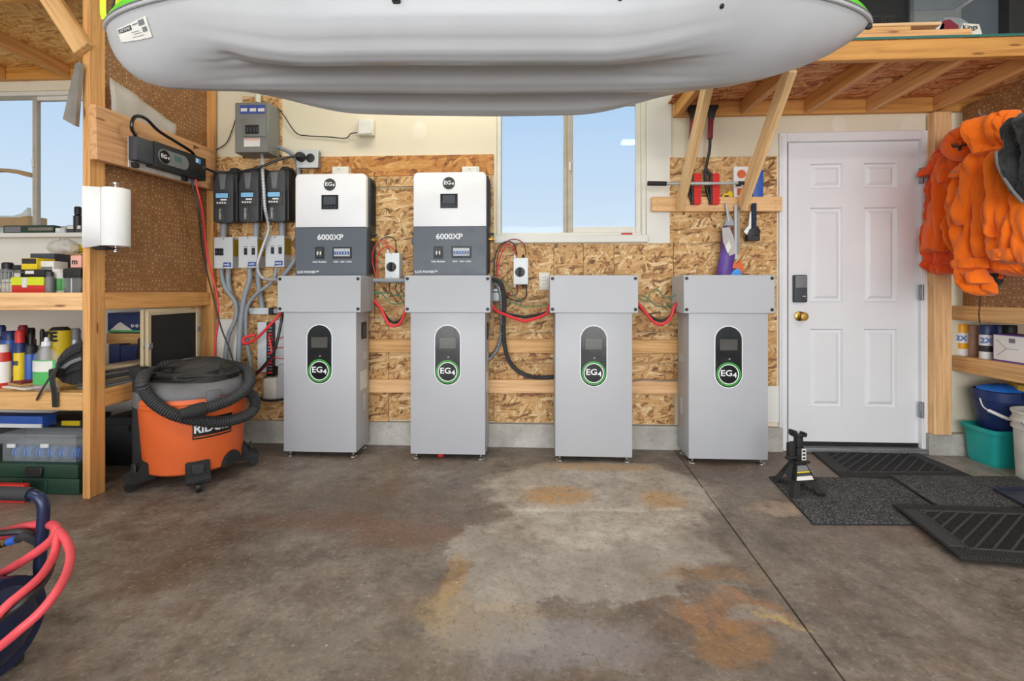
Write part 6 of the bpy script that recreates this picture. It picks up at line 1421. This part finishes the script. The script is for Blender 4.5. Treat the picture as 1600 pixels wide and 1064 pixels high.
r = thing('hunting_vest', 'red orange hunting jacket hanging nearest the white door', 'jacket', atX(1465, 430, 2.55))
cloth('jacket_body', [(1478, 1500, 212), (1468, 1508, 225), (1462, 1508, 245), (1456, 1506, 270), (1448, 1500, 300), (1442, 1500, 335), (1438, 1498, 370), (1440, 1498, 395), (1446, 1500, 415), (1452, 1500, 424)], 2.52, 0.10, M['orange_shell'], r, 0.016, 3)
cloth('sleeve', [(1458, 1476, 236), (1452, 1474, 250), (1444, 1466, 262), (1440, 1458, 272), (1441, 1452, 275)], 2.46, 0.05, M['orange_shell'], r, 0.010, 9, 20)
cloth('waist_hem', [(1446, 1500, 412), (1448, 1502, 422), (1456, 1502, 428)], 2.50, 0.10, M['orange_shell'], r, 0.016, 13)
hook(r, 1490, 205)
r = thing('fleece_vest', 'bright orange fleece vest between hunting jacket and hoodie', 'vest', atX(1480, 395, 2.45))
cloth('vest_front', [(1472, 1508, 235), (1464, 1512, 255), (1456, 1506, 275), (1460, 1504, 285), (1452, 1500, 305), (1446, 1494, 335), (1442, 1486, 365), (1440, 1478, 388), (1446, 1470, 393)], 2.42, 0.07, M['orange_cloth'], r, 0.008, 21)
cloth('flap', [(1468, 1520, 262), (1458, 1512, 275), (1456, 1490, 284), (1462, 1484, 287)], 2.38, 0.035, M['orange_cloth'], r, 0.006, 27)
cloth('vest_collar', [(1506, 1526, 194), (1500, 1531, 202), (1500, 1531, 214), (1508, 1526, 224)], 2.44, 0.05, M['orange_cloth'], r, 0.012, 29, 20)
hook(r, 1500, 232)
r = thing('hoodie', 'large orange hooded sweatshirt hanging on the right pegboard', 'hoodie', atX(1550, 440, 2.4))
cloth('hoodie_body', [(1526, 1590, 190), (1516, 1600, 210), (1508, 1606, 235), (1500, 1610, 262), (1490, 1612, 292), (1484, 1612, 325), (1488, 1612, 355), (1495, 1612, 385), (1505, 1612, 408), (1545, 1612, 425), (1575, 1612, 433)], 2.38, 0.13, M['orange_hood'], r, 0.020, 33, 48)
cloth('sleeve', [(1494, 1536, 262), (1482, 1534, 288), (1477, 1530, 315), (1478, 1528, 345), (1484, 1526, 375), (1490, 1526, 402), (1493, 1530, 425), (1502, 1540, 440), (1518, 1544, 452), (1528, 1544, 459)], 2.29, 0.075, M['orange_hood'], r, 0.016, 41, 32)
cloth('sleeve', [(1552, 1588, 228), (1544, 1594, 262), (1538, 1596, 300), (1536, 1596, 340), (1538, 1594, 375), (1545, 1592, 398), (1552, 1584, 410)], 2.25, 0.075, M['orange_hood'], r, 0.014, 47, 32)
for i, (rows, X, T) in enumerate((
        ([(1528, 1546, 232), (1522, 1544, 262), (1520, 1543, 300), (1521, 1542, 340), (1522, 1541, 380), (1526, 1540, 402)], 2.27, 0.05),
        ([(1510, 1526, 240), (1500, 1520, 268), (1494, 1514, 300), (1490, 1510, 330), (1492, 1508, 352)], 2.235, 0.04),
        ([(1574, 1592, 300), (1578, 1604, 340), (1584, 1612, 385), (1590, 1614, 420)], 2.22, 0.04),
        ([(1546, 1562, 236), (1542, 1558, 270), (1539, 1554, 310), (1538, 1551, 350), (1541, 1551, 372)], 2.20, 0.035),
        ([(1500, 1530, 424), (1506, 1536, 434), (1520, 1542, 444)], 2.235, 0.045))):
    cloth('fold', rows, X, T, M['orange_hood'], r, 0.008, 101+i*7, 20)
cloth('cuff', [(1490, 1530, 404), (1489, 1531, 412), (1492, 1532, 420)], 2.26, 0.07, M['orange_hood'], r, 0.006, 131, 28)
cloth('cuff', [(1541, 1594, 388), (1543, 1594, 398), (1550, 1590, 408)], 2.225, 0.07, M['orange_hood'], r, 0.006, 137, 28)
cloth('hood', [(1540, 1566, 177), (1524, 1577, 184), (1516, 1579, 200), (1518, 1579, 218), (1524, 1574, 232), (1534, 1562, 243)], 2.27, 0.09, M['orange_hood'], r, 0.022, 55, 36)
cloth('collar_flap', [(1500, 1530, 248), (1486, 1524, 262), (1482, 1510, 272), (1488, 1500, 276)], 2.25, 0.03, M['orange_hood'], r, 0.006, 61, 24)
p = atX(1490, 268, 2.225); lathe('snap', [(0.007, 0.0), (0.007, -0.003), (0, -0.004)], p, M['galv'], r, 12, 'X')
hook(r, 1552, 180)
r = thing('puffer_jacket', 'black jacket hanging over the orange hoodie at right edge', 'jacket', atX(1590, 315, 2.2))
cloth('jacket_shoulder', [(1576, 1640, 176), (1572, 1650, 195), (1566, 1655, 215), (1556, 1655, 234), (1558, 1655, 255), (1566, 1655, 275), (1580, 1655, 295), (1592, 1655, 312)], 2.17, 0.085, M['black_shell'], r, 0.016, 71, 40)
tube('zip_edge', [atX(1556, 236, 2.115), atX(1559, 258, 2.115), atX(1570, 280, 2.115), (atX(1584, 300, 2.115)), atX(1598, 316, 2.115)], 0.006, M['cab_dark'], r)
hook(r, 1596, 182)
r = thing('lined_jacket', 'black sleeve end poking out below the orange hoodie', 'sleeve', atX(1545, 450, 2.45)); cloth('dark_sleeve', [(1530, 1566, 392), (1533, 1563, 410), (1536, 1560, 430), (1540, 1552, 448)], 2.44, 0.06, M['black_shell'], r, 0.010, 81, 24)
tag(tube('dangling_string', [atX(1532, 450, 2.5), atX(1531, 475, 2.5), atX(1529.5, 490, 2.62), atX(1531, 505, 2.66)], 0.003, M['black']), 'thin black cord hanging below the orange hoodie', 'cord')
tag(cloth('tassel', [(1556, 1564, 424), (1555, 1565, 432), (1557, 1564, 436)], 2.45, 0.02, M['orange_shell'], None, 0.004, 91, 14), 'small red orange toggle hanging below the hoodie hem', 'toggle')
def cap():
    c = atX(1506, 223, 2.33)
    r = thing('baseball_cap', 'orange cap with black deer emblem hanging on the pegboard', 'cap', tuple(c))
    d = Vector((-0.80, -0.60, 0.0)).normalized(); s = Vector((-d.y, d.x, 0)); s = Vector((d.y, -d.x, 0))
    up = Vector((0, 0, 1))
    rings = []
    for i in range(12):
        t = i/11*PI/2; rr = math.cos(t) if i < 11 else 0.02
        rings.append([c+(s*math.cos(a)*0.098+up*math.sin(a)*0.092)*rr+d*(0.075*math.sin(t)) for a in [2*PI*k/32 for k in range(32)]])
    loft('crown', [[q-d*0.05 for q in rings[0]]]+rings, M['orange_cloth'], r)
    for k in range(5):
        an = PI*(0.1+0.2*k); tube('seam', [c+d*0.078*math.sin(t)+(s*math.cos(an)*0.099+up*math.sin(an)*0.093)*math.cos(t) for t in (0.05, 0.4, 0.8, 1.2, 1.5)], 0.002, M['orange_shell'], r, n=3, seg=5)
    # emblem: skull wedge and branching antlers
    e = c+d*0.070-up*0.030
    def q(a, b): return e+s*a+up*b-d*(a*a+b*b)*5+d*0.006
    for sg in (-1, 1):
        tube('emblem', [q(sg*0.006, 0.0), q(sg*0.022, -0.002), q(sg*0.032, 0.012), q(sg*0.032, 0.030)], 0.0032, M['print_black'], r, seg=6)
        for a_, b0, b1 in ((0.012, 0.0, 0.020), (0.022, 0.0, 0.024)): tube('emblem', [q(sg*a_, b0), q(sg*a_, b1)], 0.0026, M['print_black'], r, seg=6)
    tube('emblem', [q(0, 0.002), q(0, -0.012), q(0, -0.026)], lambda i: 0.011-0.0004*i, M['print_black'], r, seg=8)
cap()
# ================================================================ RIGHT SHELF
def rcan(px, X, py0, body, capm, band, lab, word=None):
    y = atX(px, 540, X).y; zt = atX(px, py0, X).z; z0 = RZ0-0.003; h = zt-z0; R = 0.033
    r = thing('spray_paint_can', lab, 'spray can', (X, y, z0), 'spray paint cans on the right shelf')
    lathe('body', [(0, 0), (R*0.96, 0), (R, 0.004), (R, h*0.70), (R*0.96, h*0.715), (R*0.96, h*0.72), (0, h*0.72)], (X, y, z0), body, r, 24)
    lathe('cap', [(R*1.0, h*0.721), (R*1.0, h*0.97), (R*0.92, h), (0, h)], (X, y, z0), capm, r, 24)
    if band is not None:
        lathe('colour_band', [(R*1.004, h*0.22), (R*1.012, h*0.222), (R*1.012, h*0.40), (R*1.004, h*0.402)], (X, y, z0), band, r, 24)
    if word:
        d = Vector((-X, -y, 0)).normalized(); s = Vector((-d.y, d.x, 0)); m = Matrix((s, Vector((0, 0, 1)), d)).transposed().to_4x4()
        text(word, 0.045, (X+d.x*(R+0.0015), y+d.y*(R+0.0015), z0+h*0.55), M['blue_print'], r, m, 0.0015)
rcan(1502, 2.745, 506, M['white'], M['yellow_cap'], M['yellow_cap'], 'spray can with yellow orange cap nearest the post', '2X')
rcan(1521, 2.80, 508, M['tan_cap'], M['tan_cap'], None, 'pinkish tan spray can between yellow and navy capped cans')
rcan(1541, 2.752, 508, M['white'], M['blue_deep'], M['print_black'], 'white spray can with navy cap marked 2X', '2X')
rcan(1509, 2.86, 506, M['white'], M['white'], None, 'white capped spray can behind the yellow capped can')
rcan(1561, 2.86, 508, M['blue_deep'], M['blue_deep'], None, 'navy spray can at the back behind purple edged box')
rcan(1578, 2.88, 508, M['dark_case'], M['black'], None, 'black capped spray can behind purple edged box')
def pbx():
    X = 2.722; ya, yb = atX(1551, 545, X).y, atX(1618, 545, X).y; zt = atX(1551, 521, X).z; z0 = RZ0-0.003
    r = thing('cardboard_box', 'white box with purple edges on the right shelf', 'box', (X, ya, z0))
    b = box('box_body', X, X+0.14, yb, ya, z0, zt, M['purple_box'], r, 0.002); f = box('white_face', X-0.0015, X+0.001, yb+0.01, ya-0.008, z0+0.012, zt-0.006, M['white'], r)
    cy, czz = ya-0.085, (z0+zt)/2
    for dy, dz in ((0.06, 0.05), (-0.07, -0.0), (0.055, -0.045)): tube('printed_line', [(X-0.002, cy, czz), (X-0.002, cy+dy, czz+dz)], 0.0012, M['cab_dark'], f, smooth_pts=False, seg=5)
    box('printed_mark', X-0.0025, X-0.001, cy-0.05, cy-0.015, zt-0.045, zt-0.02, M['cab_dark'], f)
pbx()
# ================================================================ BINS AND BUCKETS AT THE RIGHT
def tub(name, rings, wall, mat, parent, floor_t=0.006):
    """rings: (cx, cy, w, d, r, z) outside profile from bottom to top; hollow with wall thickness"""
    R = [[(x, y, z) for x, y in rrect(cx, cy, w_, d_, r_, 5)] for cx, cy, w_, d_, r_, z in rings]
    I = [[(x, y, max(z, rings[0][5]+floor_t)) for x, y in rrect(cx, cy, w_-2*wall, d_-2*wall, max(0.004, r_-wall), 5)] for cx, cy, w_, d_, r_, z in rings[::-1]]
    return loft(name, R+I, mat, parent)
bcx, bcy = 2.885, 3.028
r = thing('storage_bin', 'teal plastic bin on the floor under the right shelf', 'bin', (bcx, bcy, 0))
tub('bin_shell', [(bcx, bcy, 0.375, 0.185, 0.03, 0.0), (bcx, bcy, 0.385, 0.195, 0.03, 0.02), (bcx, bcy, 0.41, 0.222, 0.035, 0.195), (bcx, bcy, 0.44, 0.245, 0.04, 0.198), (bcx, bcy, 0.445, 0.25, 0.04, 0.222), (bcx, bcy, 0.43, 0.24, 0.035, 0.224)], 0.006, M['teal'], r)
r = thing('mop_bucket', 'navy blue bucket with wire handle resting in the teal bin', 'bucket', (bcx+0.02, bcy, 0.1))
kx, ky = 2.875, 3.025
tub('bucket_shell', [(kx, ky, 0.30, 0.19, 0.09, 0.21), (kx, ky, 0.33, 0.205, 0.095, 0.24), (kx, ky, 0.372, 0.236, 0.11, 0.385), (kx, ky, 0.385, 0.246, 0.115, 0.388), (kx, ky, 0.39, 0.25, 0.115, 0.442), (kx, ky, 0.38, 0.24, 0.115, 0.447)], 0.006, M['blue_deep'], r)
def arcp(px, py, Y): return atY(px, py, Y)
hx0 = (kx-0.19, ky-0.02, 0.40)
tube('wire_handle', [(kx-0.192, ky-0.01, 0.395), (kx-0.205, ky-0.06, 0.345), (kx-0.15, ky-0.135, 0.305), (kx-0.05, ky-0.14, 0.29), (kx+0.08, ky-0.14, 0.315), (kx+0.18, ky-0.12, 0.36), (kx+0.19, ky-0.04, 0.395)], 0.0035, M['white'], r)
tube('handle_grip', [(kx-0.20, ky-0.072, 0.338), (kx-0.15, ky-0.137, 0.305), (kx-0.085, ky-0.142, 0.293)], 0.010, M['white'], r)
prism('spout', [(ky-0.119, 0.442), (ky-0.135, 0.44), (ky-0.12, 0.385)], kx-0.06, kx-0.02, M['blue_deep'], r, 'YZ')
def lump(name, label, cat, c, rx, ry, rz, mat, seed, amp=0.25, tilt=0.0):
    rings = []
    for i in range(1, 12):
        t = -PI/2+PI*i/12
        rings.append([(c[0]+rx*math.cos(t)*math.cos(a)*(1+amp*mnoise.noise((math.cos(a)*1.5+seed, math.sin(a)*1.5, t))), c[1]+ry*math.cos(t)*math.sin(a)*(1+amp*mnoise.noise((math.cos(a)*1.5, seed, t*1.3))), c[2]+rz*math.sin(t)*(1+amp*mnoise.noise((math.cos(a)*2, math.sin(a)*2, seed)))+tilt*math.cos(a)*math.cos(t)) for a in [2*PI*k/24 for k in range(24)]])
    o = loft(name, rings, mat, None); return tag(o, label, cat)
lump('cleaning_cloth', 'bright blue cloth heaped inside the navy bucket', 'cloth', (kx-0.065, ky, 0.436), 0.11, 0.09, 0.045, M['blue_bright'], 3, 0.3, 0.0)
o = box('sponge', -0.09, 0.09, -0.05, 0.05, -0.02, 0.02, M['sponge'], None, 0.008, 2, mw=Matrix.Translation((kx+0.06, ky-0.055, 0.468)) @ Euler((0.12, 0.10, -0.25)).to_matrix().to_4x4()); tag(o, 'yellow grey sponge block lying on the navy bucket rim', 'sponge')
wx, wy = 2.77, 2.70
r = thing('paint_bucket', 'white plastic bucket with black print at the right edge', 'bucket', (wx, wy, 0))
R_ = 0.143
bk = lathe('bucket_shell', [(0, 0.0), (R_*0.9, 0.0), (R_*0.92, 0.006), (R_*1.0, 0.29), (R_*1.07, 0.292), (R_*1.07, 0.305), (R_*1.01, 0.307), (R_*1.02, 0.325), (R_*1.08, 0.327), (R_*1.08, 0.34), (R_*1.02, 0.343), (R_*1.04, 0.372), (R_*1.08, 0.376), (R_*1.08, 0.388), (R_*0.98, 0.388), (R_*0.96, 0.2), (0.0, 0.19)], (wx, wy, 0), M['dirty_white'], r, 40)
for z0, z1, a0, a1 in ((0.20, 0.24, 195, 250), (0.175, 0.192, 200, 240), (0.10, 0.16, 198, 250), (0.085, 0.093, 195, 245), (0.05, 0.07, 200, 240), (0.25, 0.262, 196, 244)):
    R2 = [[(wx+(R_*0.925+z*0.036+0.0015)*math.cos(math.radians(a0+(a1-a0)*k/10)), wy+(R_*0.925+z*0.036+0.0015)*math.sin(math.radians(a0+(a1-a0)*k/10)), z) for k in range(11)] for z in (z0, z1)]
    loft('black_print', R2, M['print_black'], bk, closed=False)
tube('wire_handle', [(wx-R_*1.09, wy, 0.335), (wx-R_*1.0, wy-0.1, 0.27), (wx, wy-R_*1.12, 0.22), (wx+R_, wy-0.1, 0.27), (wx+R_*1.09, wy, 0.335)], 0.003, M['galv'], r)
# ================================================================ MATS
def quad_xy(c): return [Vector((p.x, p.y)) for p in c]
def mat_carpet(name, lab, pts, z):
    poly = [(p.x, p.y) for p in [atZ(a, b, 0) for a, b in pts]]
    r = thing(name, lab, 'mat', (poly[0][0], poly[0][1], 0), 'charcoal carpet mats by the door')
    prism('backing', poly, z, z+0.003, M['rubber'], r, 'XY'); c = Vector((sum(p[0] for p in poly)/len(poly), sum(p[1] for p in poly)/len(poly)))
    prism('pile', [tuple(c+(Vector(p)-c)*0.992) for p in poly], z+0.003, z+0.010, M['carpet'], r, 'XY', 0.002)
mat_carpet('carpet_mat', 'charcoal carpet mat under the jack stand', [(1201, 746), (1396, 750), (1462, 797), (1478, 822), (1270, 820)], 0.0005)
mat_carpet('carpet_mat', 'worn charcoal carpet mat between the two ribbed rubber mats', [(1390, 748), (1700, 751), (1800, 800), (1468, 798)], 0.0115)
def rubber_mat(lab, C, z, n_bar, bar_dir):
    """C: four floor corners, far-left, far-right, near-right, near-left"""
    C = [atZ(a, b, 0) for a, b in C]
    x0 = (C[0]+C[3])/2
    def pt(u, v): p = (C[0]*(1-u)+C[1]*u)*(1-v)+(C[3]*(1-u)+C[2]*u)*v; return p
    W_ = ((C[1]-C[0]).length+(C[2]-C[3]).length)/2; D_ = ((C[3]-C[0]).length+(C[2]-C[1]).length)/2
    r = thing('rubber_mat', lab, 'mat', tuple(pt(0.5, 0.5)), 'ribbed rubber door mats')
    prism('base', [(p.x, p.y) for p in C], z, z+0.006, M['rubber'], r, 'XY')
    bu, bv = 0.075/W_, 0.075/D_
    def bar(bm, a, b, wd, h0, h1):
        d = (b-a); L = d.length; d.normalize(); s = Vector((-d.y, d.x, 0))*wd/2
        lo = [a-s, b-s, b+s, a+s]; A = [bm.verts.new((p.x, p.y, h0)) for p in lo]; k = 0.6
        B = [bm.verts.new((p.x, p.y, h1)) for p in (a-s*k, b-s*k, b+s*k, a+s*k)]
        bm.faces.new(B)
        for i in range(4): bm.faces.new((A[i], A[(i+1) % 4], B[(i+1) % 4], B[i]))
    bm = bmesh.new(); st = 0.0125
    nu, nv = int(W_/st), int(D_/st)
    for i in range(1, nu):
        u = i/nu
        for va, vb in ((0.012, bv*0.9), (1-bv*0.9, 0.988)): bar(bm, pt(u, va), pt(u, vb), 0.006, z+0.006, z+0.011)
    for j in range(int(nv*bv)+1, int(nv*(1-bv))):
        v = j/nv
        for ua, ub in ((0.01, bu*0.9), (1-bu*0.9, 0.99)): bar(bm, pt(ua, v), pt(ub, v), 0.006, z+0.006, z+0.011)
    o = fin('border_ribs', bm, M['rubber_hi'], r); o['kind'] = 'stuff'
    for a, b in (((bu, bv), (1-bu, bv)), ((1-bu, bv), (1-bu, 1-bv)), ((1-bu, 1-bv), (bu, 1-bv)), ((bu, 1-bv), (bu, bv))):
        bm = bmesh.new(); bar(bm, pt(*a), pt(*b), 0.012, z+0.006, z+0.012); fin('frame_bar', bm, M['rubber_hi'], r)
    bm = bmesh.new()
    m = int(W_*(1-2*bu)/0.011)
    for i in range(m):
        u = bu+0.012+(1-2*bu-0.024)*i/(m-1); bar(bm, pt(u, bv+0.015), pt(u, 1-bv-0.015), 0.0045, z+0.006, z+0.0085)
    o = fin('centre_ribs', bm, M['rubber'], r); o['kind'] = 'stuff'
    for i in range(n_bar):
        u = bu-bar_dir/2+(1-2*bu+bar_dir)*(i+0.5)/n_bar; ua, ub = u+bar_dir/2, u-bar_dir/2; va, vb = bv+0.01, 1-bv-0.01
        def vat(x): return va+(vb-va)*(ua-x)/(ua-ub)
        if ub < bu: vb2, ub = vat(bu), bu
        else: vb2 = vb
        if ua > 1-bu: va2, ua = vat(1-bu), 1-bu
        else: va2 = va
        a = pt(ua, va2); b = pt(ub, vb2)
        bm = bmesh.new(); bar(bm, a, b, 0.010, z+0.006, z+0.0115); fin('diagonal_bar', bm, M['rubber_hi'], r)
rubber_mat('ribbed black rubber mat in front of the white door', [(1262, 703), (1418, 703), (1526, 748), (1316, 748)], 0.0008, 13, 0.50)
rubber_mat('ribbed black rubber mat nearest the camera at right edge', [(1394, 796), (1690, 806), (1880, 912), (1500, 882)], 0.022, 15, 0.42)
# ================================================================ JACK STAND
def jack():
    z = 0.0108
    B = [atZ(a, b, z) for a, b in ((1207, 749), (1257, 746), (1289, 775), (1239, 779))]       # back-left, back-right, front-right, front-left
    c = sum(B, Vector())/4; zn = 0.150
    r = thing('jack_stand', 'black steel jack stand on the charcoal carpet mat', 'jack stand', tuple(c))
    T = [c+(p-c)*0.30+Vector((0, 0, zn-z)) for p in B]
    for i in range(4):
        a, b = B[i], T[i]; nb, pb = B[(i+1) % 4], B[(i-1) % 4]; nt_, pt_ = T[(i+1) % 4], T[(i-1) % 4]
        bm = bmesh.new(); th = (c-a).normalized(); th.z = 0; th *= 0.004
        def tri(p, q, p2, q2):
            # one flange of the folded leg: wide at the top, narrow at the foot
            lo = [p, p+(p2-p)*0.2, q+(q2-q)*0.5, q]
            A = [bm.verts.new(v) for v in lo]; C_ = [bm.verts.new(v+th) for v in lo]
            bm.faces.new(A); bm.faces.new(C_[::-1])
            for k in range(4): bm.faces.new((A[k], A[(k+1) % 4], C_[(k+1) % 4], C_[k]))
        tri(a, b, nb, nt_); tri(a, b, pb, pt_)
        fin('leg', bm, M['black'], r)
        lumber('foot_rail', a+Vector((0, 0, 0.008)), a+(nb-a)*0.2+Vector((0, 0, 0.008)), 0.014, 0.006, M['black'], r)
    for i in range(4):
        a, b = B[i], B[(i+1) % 4]; ta, tb = T[i], T[(i+1) % 4]
        # upper web closing each side above the arched opening
        bm = bmesh.new(); f = 0.45
        q = [a.lerp(ta, f), b.lerp(tb, f), tb, ta]; th = (c-(a+b)/2).normalized()*0.004; th.z = 0
        A = [bm.verts.new(v) for v in q]; C_ = [bm.verts.new(v+th) for v in q]; bm.faces.new(A); bm.faces.new(C_[::-1])
        for k in range(4): bm.faces.new((A[k], A[(k+1) % 4], C_[(k+1) % 4], C_[k]))
        w_ = fin('web', bm, M['black'], r)
        if i in (2,):
            for f0, f1, mm in ((0.50, 0.62, 'label'), (0.63, 0.70, 'slate_plastic'), (0.72, 0.76, 'yellow'), (0.77, 0.94, 'cab_dark')):
                bm = bmesh.new(); o_ = -th*0.4
                q = [a.lerp(ta, f0).lerp(b.lerp(tb, f0), 0.08), b.lerp(tb, f0).lerp(a.lerp(ta, f0), 0.08), b.lerp(tb, f1).lerp(a.lerp(ta, f1), 0.08), a.lerp(ta, f1).lerp(b.lerp(tb, f1), 0.08)]
                bm.faces.new([bm.verts.new(v+o_) for v in q]); fin('decal', bm, M[mm], w_)
    m = Matrix.Translation((c.x, c.y, 0)) @ Matrix.Rotation(math.atan2(B[1].y-B[0].y, B[1].x-B[0].x), 4, 'Z')
    box('collar', -0.042, 0.042, -0.036, 0.036, zn-0.004, zn+0.010, M['black'], r, 0.006, 2, mw=m)
    box('neck', -0.026, 0.026, -0.024, 0.024, zn+0.008, zn+0.075, M['black'], r, 0.006, 2, mw=m)
    k = box('ratchet_post', -0.017, 0.017, -0.016, 0.016, zn+0.05, zn+0.135, M['dark_case'], r, 0.004, 2, mw=m)
    box('post_label', 0.0, 0.024, -0.0258, -0.0235, zn+0.012, zn+0.072, M['label'], r, mw=m)
    for i in range(3): box('label_print', 0.003, 0.02, -0.0265, -0.0255, zn+0.018+i*0.018, zn+0.028+i*0.018, M['print_black'], r, mw=m)
    box('saddle', -0.034, 0.034, -0.022, 0.022, zn+0.130, zn+0.142, M['black'], r, 0.004, 2, mw=m); box('saddle_horn', -0.04, -0.022, -0.024, 0.024, zn+0.136, zn+0.165, M['black'], r, 0.005, 2, mw=m); box('saddle_horn', 0.022, 0.036, -0.022, 0.022, zn+0.136, zn+0.152, M['black'], r, 0.005, 2, mw=m)
    box('pawl_lever', -0.062, -0.026, -0.014, 0.014, zn+0.02, zn+0.10, M['rubber'], r, 0.008, 2, mw=m); box('lever_handle', -0.085, -0.02, -0.02, -0.006, zn+0.018, zn+0.032, M['rubber'], r, 0.005, 2, mw=m)
jack()
poly = [(p.x, p.y) for p in [atZ(a, b, 0.022) for a, b in ((1552, 766), (1700, 766), (1760, 815), (1625, 806))]]
r = thing('plastic_tray', 'dark navy plastic tray on the carpet mat at right edge', 'tray', (poly[0][0], poly[0][1], 0.022))
prism('tray_floor', poly, 0.0225, 0.027, M['tray_navy'], r, 'XY')
for i in range(4): lumber('tray_rim', (*poly[i], 0.032), (*poly[(i+1) % 4], 0.032), 0.018, 0.006, M['tray_navy'], r)
# ================================================================ ON THE RIGHT LOFT
def tote(): 
    Y = 2.78; x0, x1 = XP(1428, Y), XP(1574, Y); z0, z1 = LT+0.001, 2.82
    r = thing('storage_tote', 'clear plastic tote of white bags on the loft', 'tote', ((x0+x1)/2, Y, z0)); t = 0.004
    for nm, a in (('front_wall', (x0, x1, Y, Y+t)), ('back_wall', (x0, x1, Y+0.34-t, Y+0.34)), ('side_wall', (x0, x0+t, Y+t, Y+0.34-t)), ('side_wall', (x1-t, x1, Y+t, Y+0.34-t))): box(nm, a[0], a[1], a[2], a[3], z0, z1, M['clear_dark'], r)
    box('tote_floor', x0, x1, Y, Y+0.34, z0, z0+0.003, M['clear_dark'], r); box('tote_lid', x0-0.02, x1+0.02, Y-0.02, Y+0.36, z1, z1+0.03, M['bag_white'], r, 0.006)
    return x0, x1, Y
tx0, tx1, tY = tote()
for i, (fx, z, rx, rz, l) in enumerate(((0.28, LT+0.085, 0.14, 0.08, 'lower left white plastic bag inside the clear tote'), (0.72, LT+0.085, 0.13, 0.075, 'lower right white plastic bag inside the clear tote'), (0.5, LT+0.25, 0.2, 0.08, 'upper white plastic bag inside the clear tote'))):
    lump('plastic_bag', l, 'bag', (tx0+(tx1-tx0)*fx, tY+0.17, z), rx, 0.12, rz, M['bag_white'], 11+i*3, 0.55)['group'] = 'white bags in the clear tote'
Y = 2.82; x0, x1 = XP(1318, Y), XP(1424, Y)
r = thing('plastic_case', 'black plastic case with recessed handles on the loft', 'case', ((x0+x1)/2, Y, LT)); b = box('case_body', x0, x1, Y, Y+0.3, LT+0.001, 2.80, M['dark_case'], r, 0.015, 2)
for px in (1372, 1390): q = pbox('recess_frame', px-8, 24, px+8, 38, Y-0.006, 0.01, M['rubber_hi'], b, 0.004); pbox('recess', px-6, 26.5, px+6, 36, Y-0.0075, 0.004, M['black'], q)
Y = 2.72; carton('plastic_bin', 'black bin at the right edge of the loft', 'bin', 1577, -40, 1680, 60, Y, 0.3, M['dark_case'], LT+0.001, bev=0.012, extra=(('rim', -0.01, 0.9, 1.01, 1.0, M['black'], 0.01),))
for a, b, Y, m, l, z, hh, ww in ((1285, 1520, 2.445, 'pine_warm', 'long pine board lying along the front edge of loft', LT+0.019, 0.036, 0.06), (1290, 1472, 2.448, 'pine_pale', 'upper pine board stacked on the loft front edge', LT+0.069, 0.016, 0.07), (1290, 1424, 2.452, 'pine', 'lower pine board under the upper one on loft', LT+0.0495, 0.022, 0.05)):
    o = lumber('loose_board', (XP(a, Y), Y+ww/2, z), (XP(b, Y), Y+ww/2, z), hh, ww, M[m], None); tag(o, l, 'board', 'loose boards on the loft')
Y = 2.52
for i, (pts, m, l) in enumerate((([(1462, 57), (1474, 38), (1484, 36), (1498, 46), (1496, 57)], 'maroon', 'maroon folded cover leaning on the loft front edge'), ([(1495, 57), (1505, 42), (1530, 44), (1536, 57)], 'paper', 'handwritten cream paper leaning on the loft front edge'), ([(1456, 57), (1468, 40), (1476, 44), (1470, 57)], 'bag_white', 'white envelope leaning beside maroon cover on the loft'))):
    r = thing('paper_sheet', l, 'paper', tuple(atY(pts[0][0], 57, Y)), 'papers on the loft edge'); pprism('sheet', [(a, b+1 if b > 55 else b-6) for a, b in pts], Y+0.01*i+(0.0 if i else 0.02), 0.004, M[m], r)
    if i == 1: text('Kings', 0.034, atY(1516, 42.5, Y+0.0085), M['print_black'], r, bold=0.0002)
